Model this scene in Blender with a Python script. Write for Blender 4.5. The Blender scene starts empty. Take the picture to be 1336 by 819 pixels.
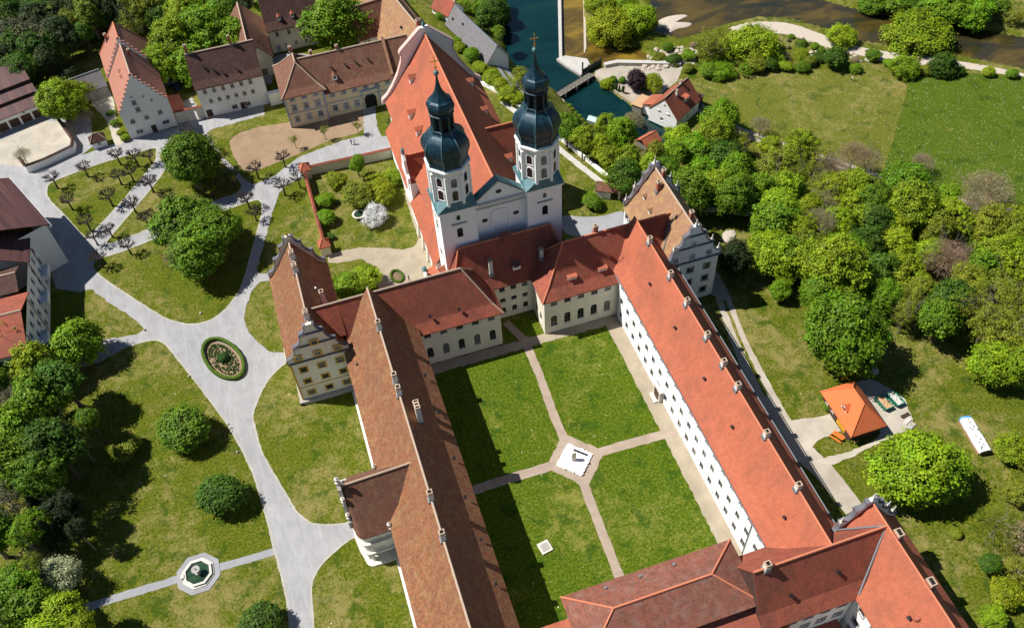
import bpy, bmesh, math, random
import numpy as np
from mathutils import Vector, Matrix
from mathutils.geometry import delaunay_2d_cdt
random.seed(7); RNG = np.random.default_rng(7)
SC = bpy.context.scene
COL = SC.collection

# ------------------------------------------------------------------ camera
# solved from the photograph: vanishing points of the two wall directions (world Y and X) and focal length in pixels
PW, PH, FPX = 1336, 819, 1185.0
CX, CY = 668.0, 409.5
_a = np.array([68 - CX, -979 - CY, FPX]); _a /= np.linalg.norm(_a)
_b = np.array([7540 - CX, -1503 - CY, FPX]); _b -= _a * (_a @ _b); _b /= np.linalg.norm(_b)
ROT = np.stack([_b, _a, np.cross(_b, _a)])
CAMP = np.array([0.0, 0.0, 150.0])
cam_d = bpy.data.cameras.new('camera'); cam = bpy.data.objects.new('camera', cam_d); COL.objects.link(cam)
_r, _u, _f = ROT @ np.array([1, 0, 0.]), ROT @ np.array([0, -1, 0.]), ROT @ np.array([0, 0, 1.])
cam.matrix_world = Matrix(((_r[0], _u[0], -_f[0], 0), (_r[1], _u[1], -_f[1], 0), (_r[2], _u[2], -_f[2], 150), (0, 0, 0, 1)))
cam_d.sensor_width = 36; cam_d.lens = FPX / PW * 36; cam_d.clip_start = 1; cam_d.clip_end = 9000
SC.camera = cam

# ------------------------------------------------------------------ sky, sun, exposure
SUN_DIR = Vector((5.6, -2.6, -8.5)).normalized()
w = bpy.data.worlds.new('World'); SC.world = w; w.use_nodes = True
nt = w.node_tree; bg = nt.nodes['Background']
sky = nt.nodes.new('ShaderNodeTexSky'); sky.sky_type = 'NISHITA'; sky.sun_disc = False
sky.sun_elevation = math.asin(-SUN_DIR.z); sky.sun_rotation = math.atan2(-SUN_DIR.x, -SUN_DIR.y)
sky.altitude = 500; sky.air_density = 1.15; sky.dust_density = 0.05; sky.ozone_density = 4.0
nt.links.new(sky.outputs[0], bg.inputs[0]); bg.inputs[1].default_value = 0.052
sd = bpy.data.lights.new('sun', 'SUN'); sd.energy = 5.0; sd.angle = math.radians(0.53); sd.color = (1.0, 0.97, 0.92)
so = bpy.data.objects.new('sun', sd); COL.objects.link(so); so.rotation_euler = SUN_DIR.to_track_quat('-Z', 'Y').to_euler(); so.location = (-150, 120, 260)
SC.view_settings.view_transform = 'Standard'; SC.view_settings.look = 'None'
SC.view_settings.exposure = 0.60; SC.view_settings.gamma = 1.0

# ------------------------------------------------------------------ pixel -> place
def ray(x, y): return ROT @ np.array([x - CX, y - CY, FPX])
def P(x, y, z=0.0):
    d = ray(x, y); t = (z - CAMP[2]) / d[2]; return CAMP + t * d
def OX(x, y, X):
    d = ray(x, y); return CAMP + (X / d[0]) * d
def OY(x, y, Y):
    d = ray(x, y); return CAMP + (Y / d[1]) * d

def sstep(t): t = np.clip(t, 0, 1); return t * t * (3 - 2 * t)
EDGE = np.array([(36, 900), (38, 300), (41, 250), (46, 225), (52, 203), (60, 180), (68, 153), (75, 143), (84, 137), (92, 128),
                 (94, 112), (97, 100), (106, 90), (116, 83), (124, 69), (114, 52), (105, 40), (101, 25), (99, 0), (97, -400)], float)
VAL = -13.7
def poly_px(pts, z): return np.array([P(x, y, z)[:2] for x, y in pts])
def in_poly(X, Y, poly):
    r = np.zeros(np.shape(X), bool); n = len(poly); j = n - 1
    for i in range(n):
        xi, yi = poly[i]; xj, yj = poly[j]
        if yi != yj:
            c = ((yi > Y) != (yj > Y)) & (X < (xj - xi) * (Y - yi) / (yj - yi) + xi)
            r ^= c
        j = i
    return r
def line_dist(X, Y, pl, closed=False):
    best = np.full(np.shape(X), 1e9); sg = np.ones(np.shape(X)); n = len(pl)
    for i in range(n if closed else n - 1):
        ax, ay = pl[i]; bx, by = pl[(i + 1) % n]; dx, dy = bx - ax, by - ay; L = dx * dx + dy * dy + 1e-9
        t = np.clip(((X - ax) * dx + (Y - ay) * dy) / L, 0, 1)
        d = np.hypot(X - ax - t * dx, Y - ay - t * dy); m = d < best
        best = np.where(m, d, best); sg = np.where(m, -np.sign((X - ax) * dy - (Y - ay) * dx), sg)
    return best, sg
POOL = poly_px([(560, -260), (628, -70), (648, -10), (653, 40), (660, 75), (672, 98), (700, 112), (727, 125), (748, 152), (768, 176), (800, 179), (840, 182), (870, 187),
                (888, 180), (850, 155), (800, 120), (774, 100), (757, 97), (731, 79), (732, 60), (730, -70), (700, -260)], -14)
LOWER = poly_px([(698, -260), (728, -70), (730, 60), (731, 76), (758, 77), (782, 88), (846, 84), (849, 70), (835, 60), (800, 56), (772, 52), (765, 20), (762, -70), (740, -260)], -14.6)
MAIN = poly_px([(742, -262), (800, -90), (842, -8), (848, 12), (857, 30), (850, 42), (885, 52), (915, 46), (945, 36), (985, 24), (1030, 26), (1080, 40), (1120, 55), (1170, 62),
                (1240, 72), (1336, 92), (1700, 190), (1800, 120), (1336, 46), (1270, 34), (1200, 26), (1120, 10), (1060, -6), (1000, -60), (930, -262)], -14.6)
def H(X, Y):
    X = np.asarray(X, float); Y = np.asarray(Y, float)
    d, s = line_dist(X, Y, EDGE)
    h = VAL * sstep(np.where(s > 0, d, 0) / 27.0)
    for pl, dep in ((POOL, 2.2), (LOWER, 1.9), (MAIN, 2.0)):
        dd, _ = line_dist(X, Y, pl, True); ins = in_poly(X, Y, pl)
        h = np.where(ins, np.minimum(h, VAL) - dep * sstep(dd / 1.6), h)
    # far hills of the valley sides
    R = np.hypot(X - 40, Y - 120)
    return h + 26 * sstep((R - 420) / 900) * (1 + 0.4 * np.sin(X / 230.) * np.cos(Y / 310.))
def G(x, y, up=0.0):
    """point where the pixel's ray meets the terrain raised by up"""
    d = ray(x, y); ts = np.linspace((30 - 150) / d[2], (-25 - 150) / d[2], 600)
    pts = CAMP + ts[:, None] * d; f = pts[:, 2] - H(pts[:, 0], pts[:, 1]) - up
    i = int(np.argmax(f < 0)) or 599
    k = f[i - 1] / (f[i - 1] - f[i] + 1e-9); return pts[i - 1] + (pts[i] - pts[i - 1]) * k
def h1(x, y): return float(H(np.array([x]), np.array([y]))[0])

# ------------------------------------------------------------------ objects
def tag(o, label=None, cat=None, group=None, kind=None):
    if label: o['label'] = label
    if cat: o['category'] = cat
    if group: o['group'] = group
    if kind: o['kind'] = kind
    return o
def link(name, data, parent=None, loc=(0, 0, 0), rz=0.0, scale=None):
    o = bpy.data.objects.new(name, data); COL.objects.link(o)
    o.location = loc
    if rz: o.rotation_euler = (0, 0, rz)
    if scale is not None: o.scale = scale
    if parent is not None: o.parent = parent
    return o
def empty(name, loc, rz=0.0, label=None, cat=None, group=None):
    o = link(name, None, None, loc, rz); o.empty_display_size = 1
    return tag(o, label, cat, group)
class MB:
    """mesh builder: faces with a material index"""
    def __init__(s): s.v = []; s.f = []; s.m = []
    def add(s, vs, fs, m=0):
        o = len(s.v); s.v += [tuple(map(float, p)) for p in vs]; s.f += [tuple(i + o for i in f) for f in fs]; s.m += [m] * len(fs); return s
    def box(s, x0, x1, y0, y1, z0, z1, m=0):
        return s.add([(x0, y0, z0), (x1, y0, z0), (x1, y1, z0), (x0, y1, z0), (x0, y0, z1), (x1, y0, z1), (x1, y1, z1), (x0, y1, z1)],
                     [(0, 3, 2, 1), (4, 5, 6, 7), (0, 1, 5, 4), (1, 2, 6, 5), (2, 3, 7, 6), (3, 0, 4, 7)], m)
    def lathe(s, prof, n=16, c=(0, 0), rot=0.0, m=0, cap=True, squash=(1, 1)):
        vs = []; k = len(prof)
        for r, z in prof:
            for i in range(n):
                a = rot + 2 * math.pi * i / n; vs.append((c[0] + r * math.cos(a) * squash[0], c[1] + r * math.sin(a) * squash[1], z))
        fs = [(j * n + i, j * n + (i + 1) % n, (j + 1) * n + (i + 1) % n, (j + 1) * n + i) for j in range(k - 1) for i in range(n)]
        if cap: fs += [tuple(range(n - 1, -1, -1)), tuple((k - 1) * n + i for i in range(n))]
        return s.add(vs, fs, m)
    def tube(s, pts, rads, n=6, m=0):
        pts = [Vector(p) for p in pts]; vs = []
        for i, p in enumerate(pts):
            d = (pts[min(i + 1, len(pts) - 1)] - pts[max(i - 1, 0)]).normalized()
            u = d.cross(Vector((0, 0, 1)) if abs(d.z) < 0.9 else Vector((1, 0, 0))).normalized(); v = d.cross(u)
            for j in range(n):
                a = 2 * math.pi * j / n; vs.append(p + (u * math.cos(a) + v * math.sin(a)) * rads[i])
        k = len(pts)
        fs = [(i * n + j, i * n + (j + 1) % n, (i + 1) * n + (j + 1) % n, (i + 1) * n + j) for i in range(k - 1) for j in range(n)]
        fs.append(tuple((k - 1) * n + j for j in range(n)))
        return s.add(vs, fs, m)
    def prism(s, poly, axis, a0, a1, m=0):
        """poly in the two other axes, extruded along axis ('x','y','z')"""
        n = len(poly)
        mk = {'x': lambda p, a: (a, p[0], p[1]), 'y': lambda p, a: (p[0], a, p[1]), 'z': lambda p, a: (p[0], p[1], a)}[axis]
        vs = [mk(p, a0) for p in poly] + [mk(p, a1) for p in poly]
        fs = [tuple(range(n - 1, -1, -1)), tuple(range(n, 2 * n))] + [(i, (i + 1) % n, n + (i + 1) % n, n + i) for i in range(n)]
        return s.add(vs, fs, m)
    def shell(s, vs, fs, t=0.22, m=0):
        n = len(vs); s0 = len(s.v)
        s.add(list(vs) + [(p[0], p[1], p[2] - t) for p in vs], list(fs) + [tuple(i + n for i in reversed(f)) for f in fs], m)
        cnt = {}
        for f in fs:
            for i in range(len(f)):
                e = (f[i], f[(i + 1) % len(f)]); cnt[e] = 1
        bd = [e for e in cnt if (e[1], e[0]) not in cnt]
        s.f += [(a + s0, a + n + s0, b + n + s0, b + s0) for a, b in bd]; s.m += [m] * len(bd)
        return s
    def mesh(s, name, mats, smooth=False, fix=True):
        me = bpy.data.meshes.new(name); me.from_pydata(s.v, [], s.f)
        for mt in (mats if isinstance(mats, (list, tuple)) else [mats]): me.materials.append(M[mt] if isinstance(mt, str) else mt)
        me.polygons.foreach_set('material_index', s.m)
        if smooth: me.polygons.foreach_set('use_smooth', [True] * len(s.f))
        if fix:
            b = bmesh.new(); b.from_mesh(me); bmesh.ops.recalc_face_normals(b, faces=b.faces); b.to_mesh(me); b.free()
        me.update(); return me
    def obj(s, name, mats, parent=None, smooth=False, off=None, fix=True):
        """vertices are in world coordinates when parent has a location: off is subtracted"""
        if off is not None: s.v = [(p[0] - off[0], p[1] - off[1], p[2] - off[2]) for p in s.v]
        return link(name, s.mesh(name, mats, smooth, fix), parent)

# ------------------------------------------------------------------ materials
M = {}
def new_mat(name, rough=0.8, spec=0.3):
    m = bpy.data.materials.new(name); m.use_nodes = True; M[name] = m
    n = m.node_tree.nodes; b = n['Principled BSDF']; b.inputs['Roughness'].default_value = rough
    b.inputs['Specular IOR Level'].default_value = spec
    return m, m.node_tree, b
def nd(t, kind, **kw):
    n = t.nodes.new(kind)
    for k, v in kw.items():
        if k in n.inputs: n.inputs[k].default_value = v
        else: setattr(n, k, v)
    return n
def noise(t, co, scale, detail=4, rough=0.55, dist=0.0):
    n = nd(t, 'ShaderNodeTexNoise'); n.inputs['Scale'].default_value = scale; n.inputs['Detail'].default_value = detail
    n.inputs['Roughness'].default_value = rough; n.inputs['Distortion'].default_value = dist
    t.links.new(co, n.inputs['Vector']); return n.outputs['Fac']
def ramp(t, fac, stops):
    r = nd(t, 'ShaderNodeValToRGB'); e = r.color_ramp.elements
    while len(e) < len(stops): e.new(0.5)
    for el, (p, c) in zip(e, stops): el.position = p; el.color = (*c, 1) if len(c) == 3 else c
    t.links.new(fac, r.inputs[0]); return r.outputs['Color']
def mix(t, fac, a, b, mode='MIX'):
    n = nd(t, 'ShaderNodeMix', data_type='RGBA', blend_type=mode)
    for sock, v in ((n.inputs[0], fac), (n.inputs[6], a), (n.inputs[7], b)):
        if isinstance(v, (int, float)): sock.default_value = v
        elif isinstance(v, (tuple, list)): sock.default_value = (*v, 1) if len(v) == 3 else v
        else: t.links.new(v, sock)
    return n.outputs[2]
def bump(t, b, h, dist=0.05, strength=0.6):
    n = nd(t, 'ShaderNodeBump'); n.inputs['Distance'].default_value = dist; n.inputs['Strength'].default_value = strength
    t.links.new(h, n.inputs['Height']); t.links.new(n.outputs[0], b.inputs['Normal'])
def coord(t, kind='Object'): return nd(t, 'ShaderNodeTexCoord').outputs[kind]
def wpos(t): return nd(t, 'ShaderNodeNewGeometry').outputs['Position']
def mapping(t, co, scale=(1, 1, 1), rot=(0, 0, 0)):
    n = nd(t, 'ShaderNodeMapping'); n.inputs['Scale'].default_value = scale; n.inputs['Rotation'].default_value = rot
    t.links.new(co, n.inputs['Vector']); return n.outputs[0]

def plaster(name, c, rough=0.85, dirt=0.16, tint=(0.35, 0.33, 0.28)):
    m, t, b = new_mat(name, rough, 0.2); co = wpos(t)
    streak = noise(t, mapping(t, co, (1.2, 1.2, 0.16)), 1.0, 5, 0.65)
    fine = noise(t, co, 1.6, 5, 0.6)
    d = ramp(t, streak, [(0.45, (0, 0, 0)), (0.78, (1, 1, 1))])
    col = mix(t, fine, tuple(v * 0.93 for v in c), tuple(min(1, v * 1.04) for v in c))
    mm = nd(t, 'ShaderNodeMath', operation='MULTIPLY'); t.links.new(d, mm.inputs[0]); mm.inputs[1].default_value = dirt
    t.links.new(mix(t, mm.outputs[0], col, tuple(a * k for a, k in zip(c, tint))), b.inputs['Base Color'])
    bump(t, b, noise(t, co, 9, 3), 0.01, 0.3)
def plain(name, c, rough=0.7, spec=0.3, metal=0.0, var=0.12, sc=2.0):
    m, t, b = new_mat(name, rough, spec); b.inputs['Metallic'].default_value = metal
    f = noise(t, wpos(t), sc, 4)
    t.links.new(mix(t, f, tuple(v * (1 - var) for v in c), tuple(v * (1 + var) for v in c)), b.inputs['Base Color'])
def roof_mat(name, c1, c2, c3, moss=None, moss_amt=0.0, speck=0.5, streak=0.35, row=0.30):
    """clay tiles: c1/c2 single tile tones, c3 weathered tone in down-slope streaks and patches"""
    m, t, b = new_mat(name, 0.85, 0.15); co = coord(t)
    v = nd(t, 'ShaderNodeTexVoronoi'); v.inputs['Scale'].default_value = 3.3; t.links.new(mapping(t, co, (1, 1, 1.3)), v.inputs['Vector'])
    sep = nd(t, 'ShaderNodeSeparateColor'); t.links.new(v.outputs['Color'], sep.inputs[0])
    col = mix(t, sep.outputs[0], c1, c2)
    col = mix(t, speck, mix(t, 0.5, c1, c2), col)
    big = noise(t, co, 0.16, 5, 0.6, 0.4)
    col = mix(t, ramp(t, big, [(0.40, (0, 0, 0)), (0.72, (0.75, 0.75, 0.75))]), col, c3)
    st = noise(t, mapping(t, co, (0.9, 0.9, 0.10)), 1.3, 5, 0.7)
    sm = nd(t, 'ShaderNodeMath', operation='MULTIPLY'); t.links.new(ramp(t, st, [(0.46, (0, 0, 0)), (0.70, (1, 1, 1))]), sm.inputs[0]); sm.inputs[1].default_value = streak
    col = mix(t, sm.outputs[0], col, tuple(x * 0.55 for x in c3))
    if moss:
        mf = noise(t, co, 0.7, 6, 0.7)
        mm = nd(t, 'ShaderNodeMath', operation='MULTIPLY'); t.links.new(ramp(t, mf, [(0.48, (0, 0, 0)), (0.66, (1, 1, 1))]), mm.inputs[0]); mm.inputs[1].default_value = moss_amt
        col = mix(t, mm.outputs[0], col, moss)
    # courses of tiles: darker joint under every row
    sx = nd(t, 'ShaderNodeSeparateXYZ'); t.links.new(co, sx.inputs[0])
    fr = nd(t, 'ShaderNodeMath', operation='FRACT'); dv = nd(t, 'ShaderNodeMath', operation='DIVIDE'); t.links.new(sx.outputs[2], dv.inputs[0]); dv.inputs[1].default_value = row
    t.links.new(dv.outputs[0], fr.inputs[0])
    col = mix(t, 0.35, col, mix(t, 1.0, col, ramp(t, fr.outputs[0], [(0.0, (0.45, 0.42, 0.40)), (0.25, (1, 1, 1))]), 'MULTIPLY'))
    t.links.new(col, b.inputs['Base Color'])
    hb = nd(t, 'ShaderNodeMath', operation='ADD'); t.links.new(fr.outputs[0], hb.inputs[0]); t.links.new(sep.outputs[1], hb.inputs[1])
    bump(t, b, hb.outputs[0], 0.035, 0.5)

plaster('white_plaster', (0.82, 0.81, 0.79), dirt=0.12)
plaster('bright_plaster', (0.84, 0.83, 0.80), dirt=0.08)
plaster('cream_plaster', (0.70, 0.65, 0.53))
plaster('yellow_plaster', (0.66, 0.55, 0.36))
plaster('ochre_paint', (0.55, 0.33, 0.03), dirt=0.1)
plaster('slate_coping', (0.13, 0.125, 0.14), dirt=0.2)
plaster('grey_stone', (0.34, 0.32, 0.29), dirt=0.4)
plaster('pale_stone', (0.58, 0.54, 0.47), dirt=0.4)
plaster('bluegrey_paint', (0.30, 0.36, 0.44), dirt=0.1)
plaster('pink_plaster', (0.56, 0.38, 0.33))
roof_mat('tile_orange', (0.36, 0.100, 0.052), (0.43, 0.130, 0.070), (0.25, 0.088, 0.056), speck=0.8, streak=0.30)
roof_mat('tile_orange_new', (0.62, 0.16, 0.055), (0.56, 0.14, 0.05), (0.60, 0.17, 0.07), speck=0.35, streak=0.03)
roof_mat('tile_red', (0.36, 0.100, 0.058), (0.26, 0.075, 0.046), (0.15, 0.062, 0.046), speck=0.8, streak=0.40)
roof_mat('tile_west', (0.30, 0.122, 0.056), (0.14, 0.062, 0.036), (0.17, 0.082, 0.048), moss=(0.35, 0.29, 0.12), moss_amt=0.25, speck=0.9, streak=0.2)
roof_mat('tile_brown', (0.20, 0.085, 0.055), (0.13, 0.058, 0.040), (0.15, 0.080, 0.055), moss=(0.27, 0.21, 0.12), moss_amt=0.25, speck=0.9, streak=0.3)
roof_mat('tile_tan', (0.36, 0.19, 0.11), (0.25, 0.13, 0.078), (0.28, 0.16, 0.09), moss=(0.42, 0.33, 0.11), moss_amt=0.45, speck=0.9, streak=0.3)
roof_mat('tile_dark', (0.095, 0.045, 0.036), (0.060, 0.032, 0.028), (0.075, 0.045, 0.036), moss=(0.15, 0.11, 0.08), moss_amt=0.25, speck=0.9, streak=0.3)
roof_mat('tile_pink', (0.40, 0.18, 0.125), (0.33, 0.14, 0.095), (0.36, 0.17, 0.125), speck=0.6, streak=0.15)
roof_mat('tile_slate', (0.13, 0.125, 0.13), (0.20, 0.19, 0.195), (0.16, 0.15, 0.15), speck=1.0, streak=0.2)
roof_mat('tile_lichen', (0.27, 0.095, 0.060), (0.19, 0.068, 0.046), (0.17, 0.082, 0.060), moss=(0.25, 0.21, 0.18), moss_amt=0.3, speck=0.8, streak=0.75)
plain('ridge_mortar', (0.40, 0.30, 0.22), 0.9, var=0.3, sc=4)
plain('ridge_orange', (0.50, 0.17, 0.09), 0.9, var=0.25, sc=4)
plain('lead', (0.20, 0.22, 0.24), 0.55, 0.5, 0.3)
plain('chimney_plaster', (0.62, 0.58, 0.52), 0.9, var=0.15, sc=3)
plain('chimney_rim', (0.42, 0.31, 0.22), 0.9, var=0.2, sc=3)
plain('brick_red', (0.36, 0.11, 0.07), 0.9, var=0.25, sc=6)
plain('soot', (0.012, 0.011, 0.010), 0.95)
plain('white_paint', (0.78, 0.77, 0.74), 0.6)
plain('grey_frame', (0.10, 0.095, 0.09), 0.6)
plain('grey_wood', (0.19, 0.17, 0.14), 0.9, var=0.25, sc=5)
plain('dark_wood', (0.055, 0.035, 0.024), 0.85, var=0.25, sc=3)
plain('door_brown', (0.07, 0.035, 0.02), 0.6)
plain('yellow_wood', (0.55, 0.28, 0.02), 0.6, var=0.15)
plain('gold', (0.75, 0.48, 0.10), 0.3, 0.5, 1.0)
plain('iron', (0.03, 0.032, 0.035), 0.5, 0.4, 0.5)
plain('green_paint', (0.01, 0.17, 0.10), 0.45, 0.5)
plain('orange_paint', (0.75, 0.15, 0.03), 0.5, 0.4)
plain('blue_tarp', (0.08, 0.30, 0.55), 0.4, 0.5)
plain('white_tarp', (0.80, 0.80, 0.80), 0.45, 0.5, var=0.12, sc=1.2)
plain('timber', (0.42, 0.26, 0.14), 0.9, var=0.35, sc=8)
plain('concrete', (0.42, 0.40, 0.36), 0.9, var=0.25, sc=0.6)
plain('bark', (0.085, 0.062, 0.045), 0.95, var=0.35, sc=3)
plain('bark_grey', (0.22, 0.18, 0.145), 0.95, var=0.35, sc=3)
plain('bark_dark', (0.045, 0.034, 0.026), 0.95, var=0.35, sc=3)
plain('hedge_soil', (0.16, 0.11, 0.065), 0.95, var=0.3, sc=1.5)
plain('skin', (0.55, 0.32, 0.22), 0.6)
plain('cloth_dark', (0.025, 0.025, 0.035), 0.9)
plain('cloth_light', (0.62, 0.62, 0.60), 0.9)
plain('cloth_blue', (0.05, 0.09, 0.2), 0.9)
plain('fur_black', (0.02, 0.016, 0.013), 0.9)
plain('rubber', (0.02, 0.02, 0.02), 0.9)
plain('car_silver', (0.32, 0.34, 0.37), 0.25, 0.6, 0.6)
plain('car_dark', (0.03, 0.05, 0.09), 0.25, 0.6, 0.4)
plain('stone_white', (0.80, 0.79, 0.76), 0.8, var=0.1, sc=3)
plain('gravel_bar', (0.42, 0.36, 0.29), 0.95, var=0.2, sc=1.5)
m_, t_, b_ = new_mat('glass', 0.08, 0.6)
b_.inputs['Base Color'].default_value = (0.012, 0.014, 0.017, 1)
m_, t_, b_ = new_mat('glass_curtain', 0.12, 0.6)
b_.inputs['Base Color'].default_value = (0.16, 0.16, 0.15, 1)
m_, t_, b_ = new_mat('copper', 0.42, 0.5); b_.inputs['Metallic'].default_value = 0.25
_c = coord(t_); _n = noise(t_, mapping(t_, _c, (1.6, 1.6, 0.22)), 1.2, 6, 0.7)
t_.links.new(ramp(t_, _n, [(0.32, (0.003, 0.010, 0.020)), (0.52, (0.006, 0.030, 0.048)), (0.66, (0.014, 0.066, 0.085)), (0.82, (0.09, 0.17, 0.17))]), b_.inputs['Base Color'])
bump(t_, b_, noise(t_, _c, 2.5, 4), 0.04, 0.4)
m_, t_, b_ = new_mat('copper_light', 0.55, 0.4)
_c = coord(t_); _n = noise(t_, _c, 1.2, 6, 0.7)
t_.links.new(ramp(t_, _n, [(0.35, (0.035, 0.10, 0.115)), (0.6, (0.085, 0.19, 0.20)), (0.8, (0.17, 0.29, 0.28))]), b_.inputs['Base Color'])
m_, t_, b_ = new_mat('sheet_brown', 0.6, 0.4)
_c = coord(t_); _n = noise(t_, mapping(t_, _c, (1.2, 0.05, 0.05)), 1.2, 5, 0.6)
t_.links.new(ramp(t_, _n, [(0.35, (0.060, 0.026, 0.024)), (0.6, (0.11, 0.045, 0.038)), (0.8, (0.16, 0.09, 0.07))]), b_.inputs['Base Color'])

def ground_mat(name, stops1, tan, tan_lo, tan_hi, dark, flowers=0.0, fl_col=(0.75, 0.75, 0.6), fine=2.2):
    m, t, b = new_mat(name, 0.95, 0.1); co = wpos(t)
    n1 = noise(t, co, 0.045, 5, 0.6, 0.6); n2 = noise(t, co, 0.42, 6, 0.72, 0.5); n3 = noise(t, co, fine, 6, 0.75); n4 = noise(t, mapping(t, co, (1, 1, 1), (0, 0, 0.6)), 0.24, 6, 0.7, 0.3)
    col = ramp(t, n3, [(0.36, stops1[0]), (0.51, stops1[1]), (0.68, stops1[2])])
    s = nd(t, 'ShaderNodeMath', operation='ADD'); t.links.new(n1, s.inputs[0]); t.links.new(n2, s.inputs[1])
    s2 = nd(t, 'ShaderNodeMath', operation='MULTIPLY_ADD'); t.links.new(n3, s2.inputs[0]); s2.inputs[1].default_value = 0.55; t.links.new(s.outputs[0], s2.inputs[2])
    dry = ramp(t, s2.outputs[0], [(0.0, (0, 0, 0)), (1.0, (1, 1, 1))])
    mr = nd(t, 'ShaderNodeMapRange', interpolation_type='SMOOTHSTEP'); t.links.new(s2.outputs[0], mr.inputs[0]); mr.inputs[1].default_value = tan_lo; mr.inputs[2].default_value = tan_hi
    mr.inputs[4].default_value = 0.85
    col = mix(t, mr.outputs[0], col, tan)
    dk = nd(t, 'ShaderNodeMapRange', interpolation_type='SMOOTHSTEP'); t.links.new(n4, dk.inputs[0]); dk.inputs[1].default_value = 0.52; dk.inputs[2].default_value = 0.64; dk.inputs[4].default_value = 0.7
    col = mix(t, dk.outputs[0], col, dark)
    # single weeds and tufts, darker and lusher
    v = nd(t, 'ShaderNodeTexVoronoi'); v.inputs['Scale'].default_value = 0.42; t.links.new(co, v.inputs['Vector'])
    vm = nd(t, 'ShaderNodeMapRange'); t.links.new(v.outputs['Distance'], vm.inputs[0]); vm.inputs[1].default_value = 0.30; vm.inputs[2].default_value = 0.12; vm.inputs[3].default_value = 0; vm.inputs[4].default_value = 0.55
    vs = nd(t, 'ShaderNodeSeparateColor'); t.links.new(v.outputs['Color'], vs.inputs[0])
    vg = nd(t, 'ShaderNodeMath', operation='GREATER_THAN'); t.links.new(vs.outputs[0], vg.inputs[0]); vg.inputs[1].default_value = 0.6
    vv = nd(t, 'ShaderNodeMath', operation='MULTIPLY'); t.links.new(vm.outputs[0], vv.inputs[0]); t.links.new(vg.outputs[0], vv.inputs[1])
    v3 = nd(t, 'ShaderNodeMath', operation='MULTIPLY'); t.links.new(vv.outputs[0], v3.inputs[0]); t.links.new(n3, v3.inputs[1])
    col = mix(t, v3.outputs[0], col, dark)
    if flowers:
        f = nd(t, 'ShaderNodeTexVoronoi'); f.inputs['Scale'].default_value = 1.7; t.links.new(co, f.inputs['Vector'])
        fm = nd(t, 'ShaderNodeMath', operation='LESS_THAN'); t.links.new(f.outputs['Distance'], fm.inputs[0]); fm.inputs[1].default_value = 0.16
        fs = nd(t, 'ShaderNodeSeparateColor'); t.links.new(f.outputs['Color'], fs.inputs[0])
        fg = nd(t, 'ShaderNodeMath', operation='GREATER_THAN'); t.links.new(fs.outputs[1], fg.inputs[0]); fg.inputs[1].default_value = 1 - flowers
        fx = nd(t, 'ShaderNodeMath', operation='MULTIPLY'); t.links.new(fm.outputs[0], fx.inputs[0]); t.links.new(fg.outputs[0], fx.inputs[1])
        col = mix(t, fx.outputs[0], col, fl_col)
    t.links.new(col, b.inputs['Base Color'])
    bump(t, b, n3, 0.25, 0.8)
ground_mat('grass', [(0.030, 0.050, 0.002), (0.086, 0.106, 0.005), (0.190, 0.178, 0.024)], (0.235, 0.192, 0.066), 1.19, 1.56, (0.026, 0.060, 0.003), 0.008)
ground_mat('lawn', [(0.022, 0.052, 0.002), (0.068, 0.106, 0.004), (0.170, 0.182, 0.017)], (0.210, 0.200, 0.042), 1.27, 1.64, (0.016, 0.056, 0.003), 0.01)
ground_mat('meadow_dry', [(0.058, 0.078, 0.006), (0.112, 0.120, 0.014), (0.185, 0.170, 0.036)], (0.24, 0.195, 0.068), 1.24, 1.62, (0.040, 0.068, 0.007), 0.30, (0.42, 0.42, 0.32))
ground_mat('meadow_green', [(0.028, 0.058, 0.003), (0.066, 0.104, 0.006), (0.130, 0.145, 0.016)], (0.20, 0.18, 0.055), 1.38, 1.8, (0.022, 0.054, 0.004), 0.45, (0.45, 0.45, 0.33))
def path_mat(name, c, c2, track=0.0, sc=0.25, veins=None):
    m, t, b = new_mat(name, 0.92, 0.15); co = wpos(t)
    n1 = noise(t, co, sc, 6, 0.65, 0.5); n2 = noise(t, co, 6.0, 4, 0.7)
    col = mix(t, ramp(t, n1, [(0.35, (0, 0, 0)), (0.66, (1, 1, 1))]), c2, c)
    if veins:                                            # pale worn wheel lines wandering over the surface
        for rot, scl in ((0.35, (0.30, 0.05, 1)), (-0.75, (0.28, 0.045, 1))):
            nv = noise(t, mapping(t, co, scl, (0, 0, rot)), 0.9, 4, 0.6, 1.6)
            vf = ramp(t, nv, [(0.50, (0, 0, 0)), (0.55, (0.26, 0.26, 0.26)), (0.60, (0, 0, 0))]); col = mix(t, vf, col, veins)
    col = mix(t, 0.35, col, mix(t, 1.0, col, ramp(t, n2, [(0.3, (0.6, 0.6, 0.6)), (0.7, (1.1, 1.1, 1.1))]), 'MULTIPLY'))
    t.links.new(col, b.inputs['Base Color']); bump(t, b, n2, 0.02, 0.5)
path_mat('road_grey', (0.325, 0.318, 0.315), (0.265, 0.260, 0.260), veins=(0.42, 0.415, 0.405))
path_mat('kerb_pale', (0.42, 0.39, 0.33), (0.32, 0.30, 0.25))
path_mat('gravel_tan', (0.37, 0.31, 0.225), (0.28, 0.235, 0.17))
path_mat('gravel_pink', (0.37, 0.295, 0.23), (0.29, 0.225, 0.17))
path_mat('track_pale', (0.42, 0.37, 0.30), (0.32, 0.275, 0.22))
path_mat('soil', (0.30, 0.21, 0.13), (0.24, 0.165, 0.10))
path_mat('yard', (0.46, 0.41, 0.33), (0.35, 0.31, 0.25))
path_mat('paving', (0.31, 0.305, 0.31), (0.25, 0.25, 0.257))
path_mat('litter', (0.10, 0.085, 0.03), (0.06, 0.07, 0.018), sc=0.5)
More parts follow.
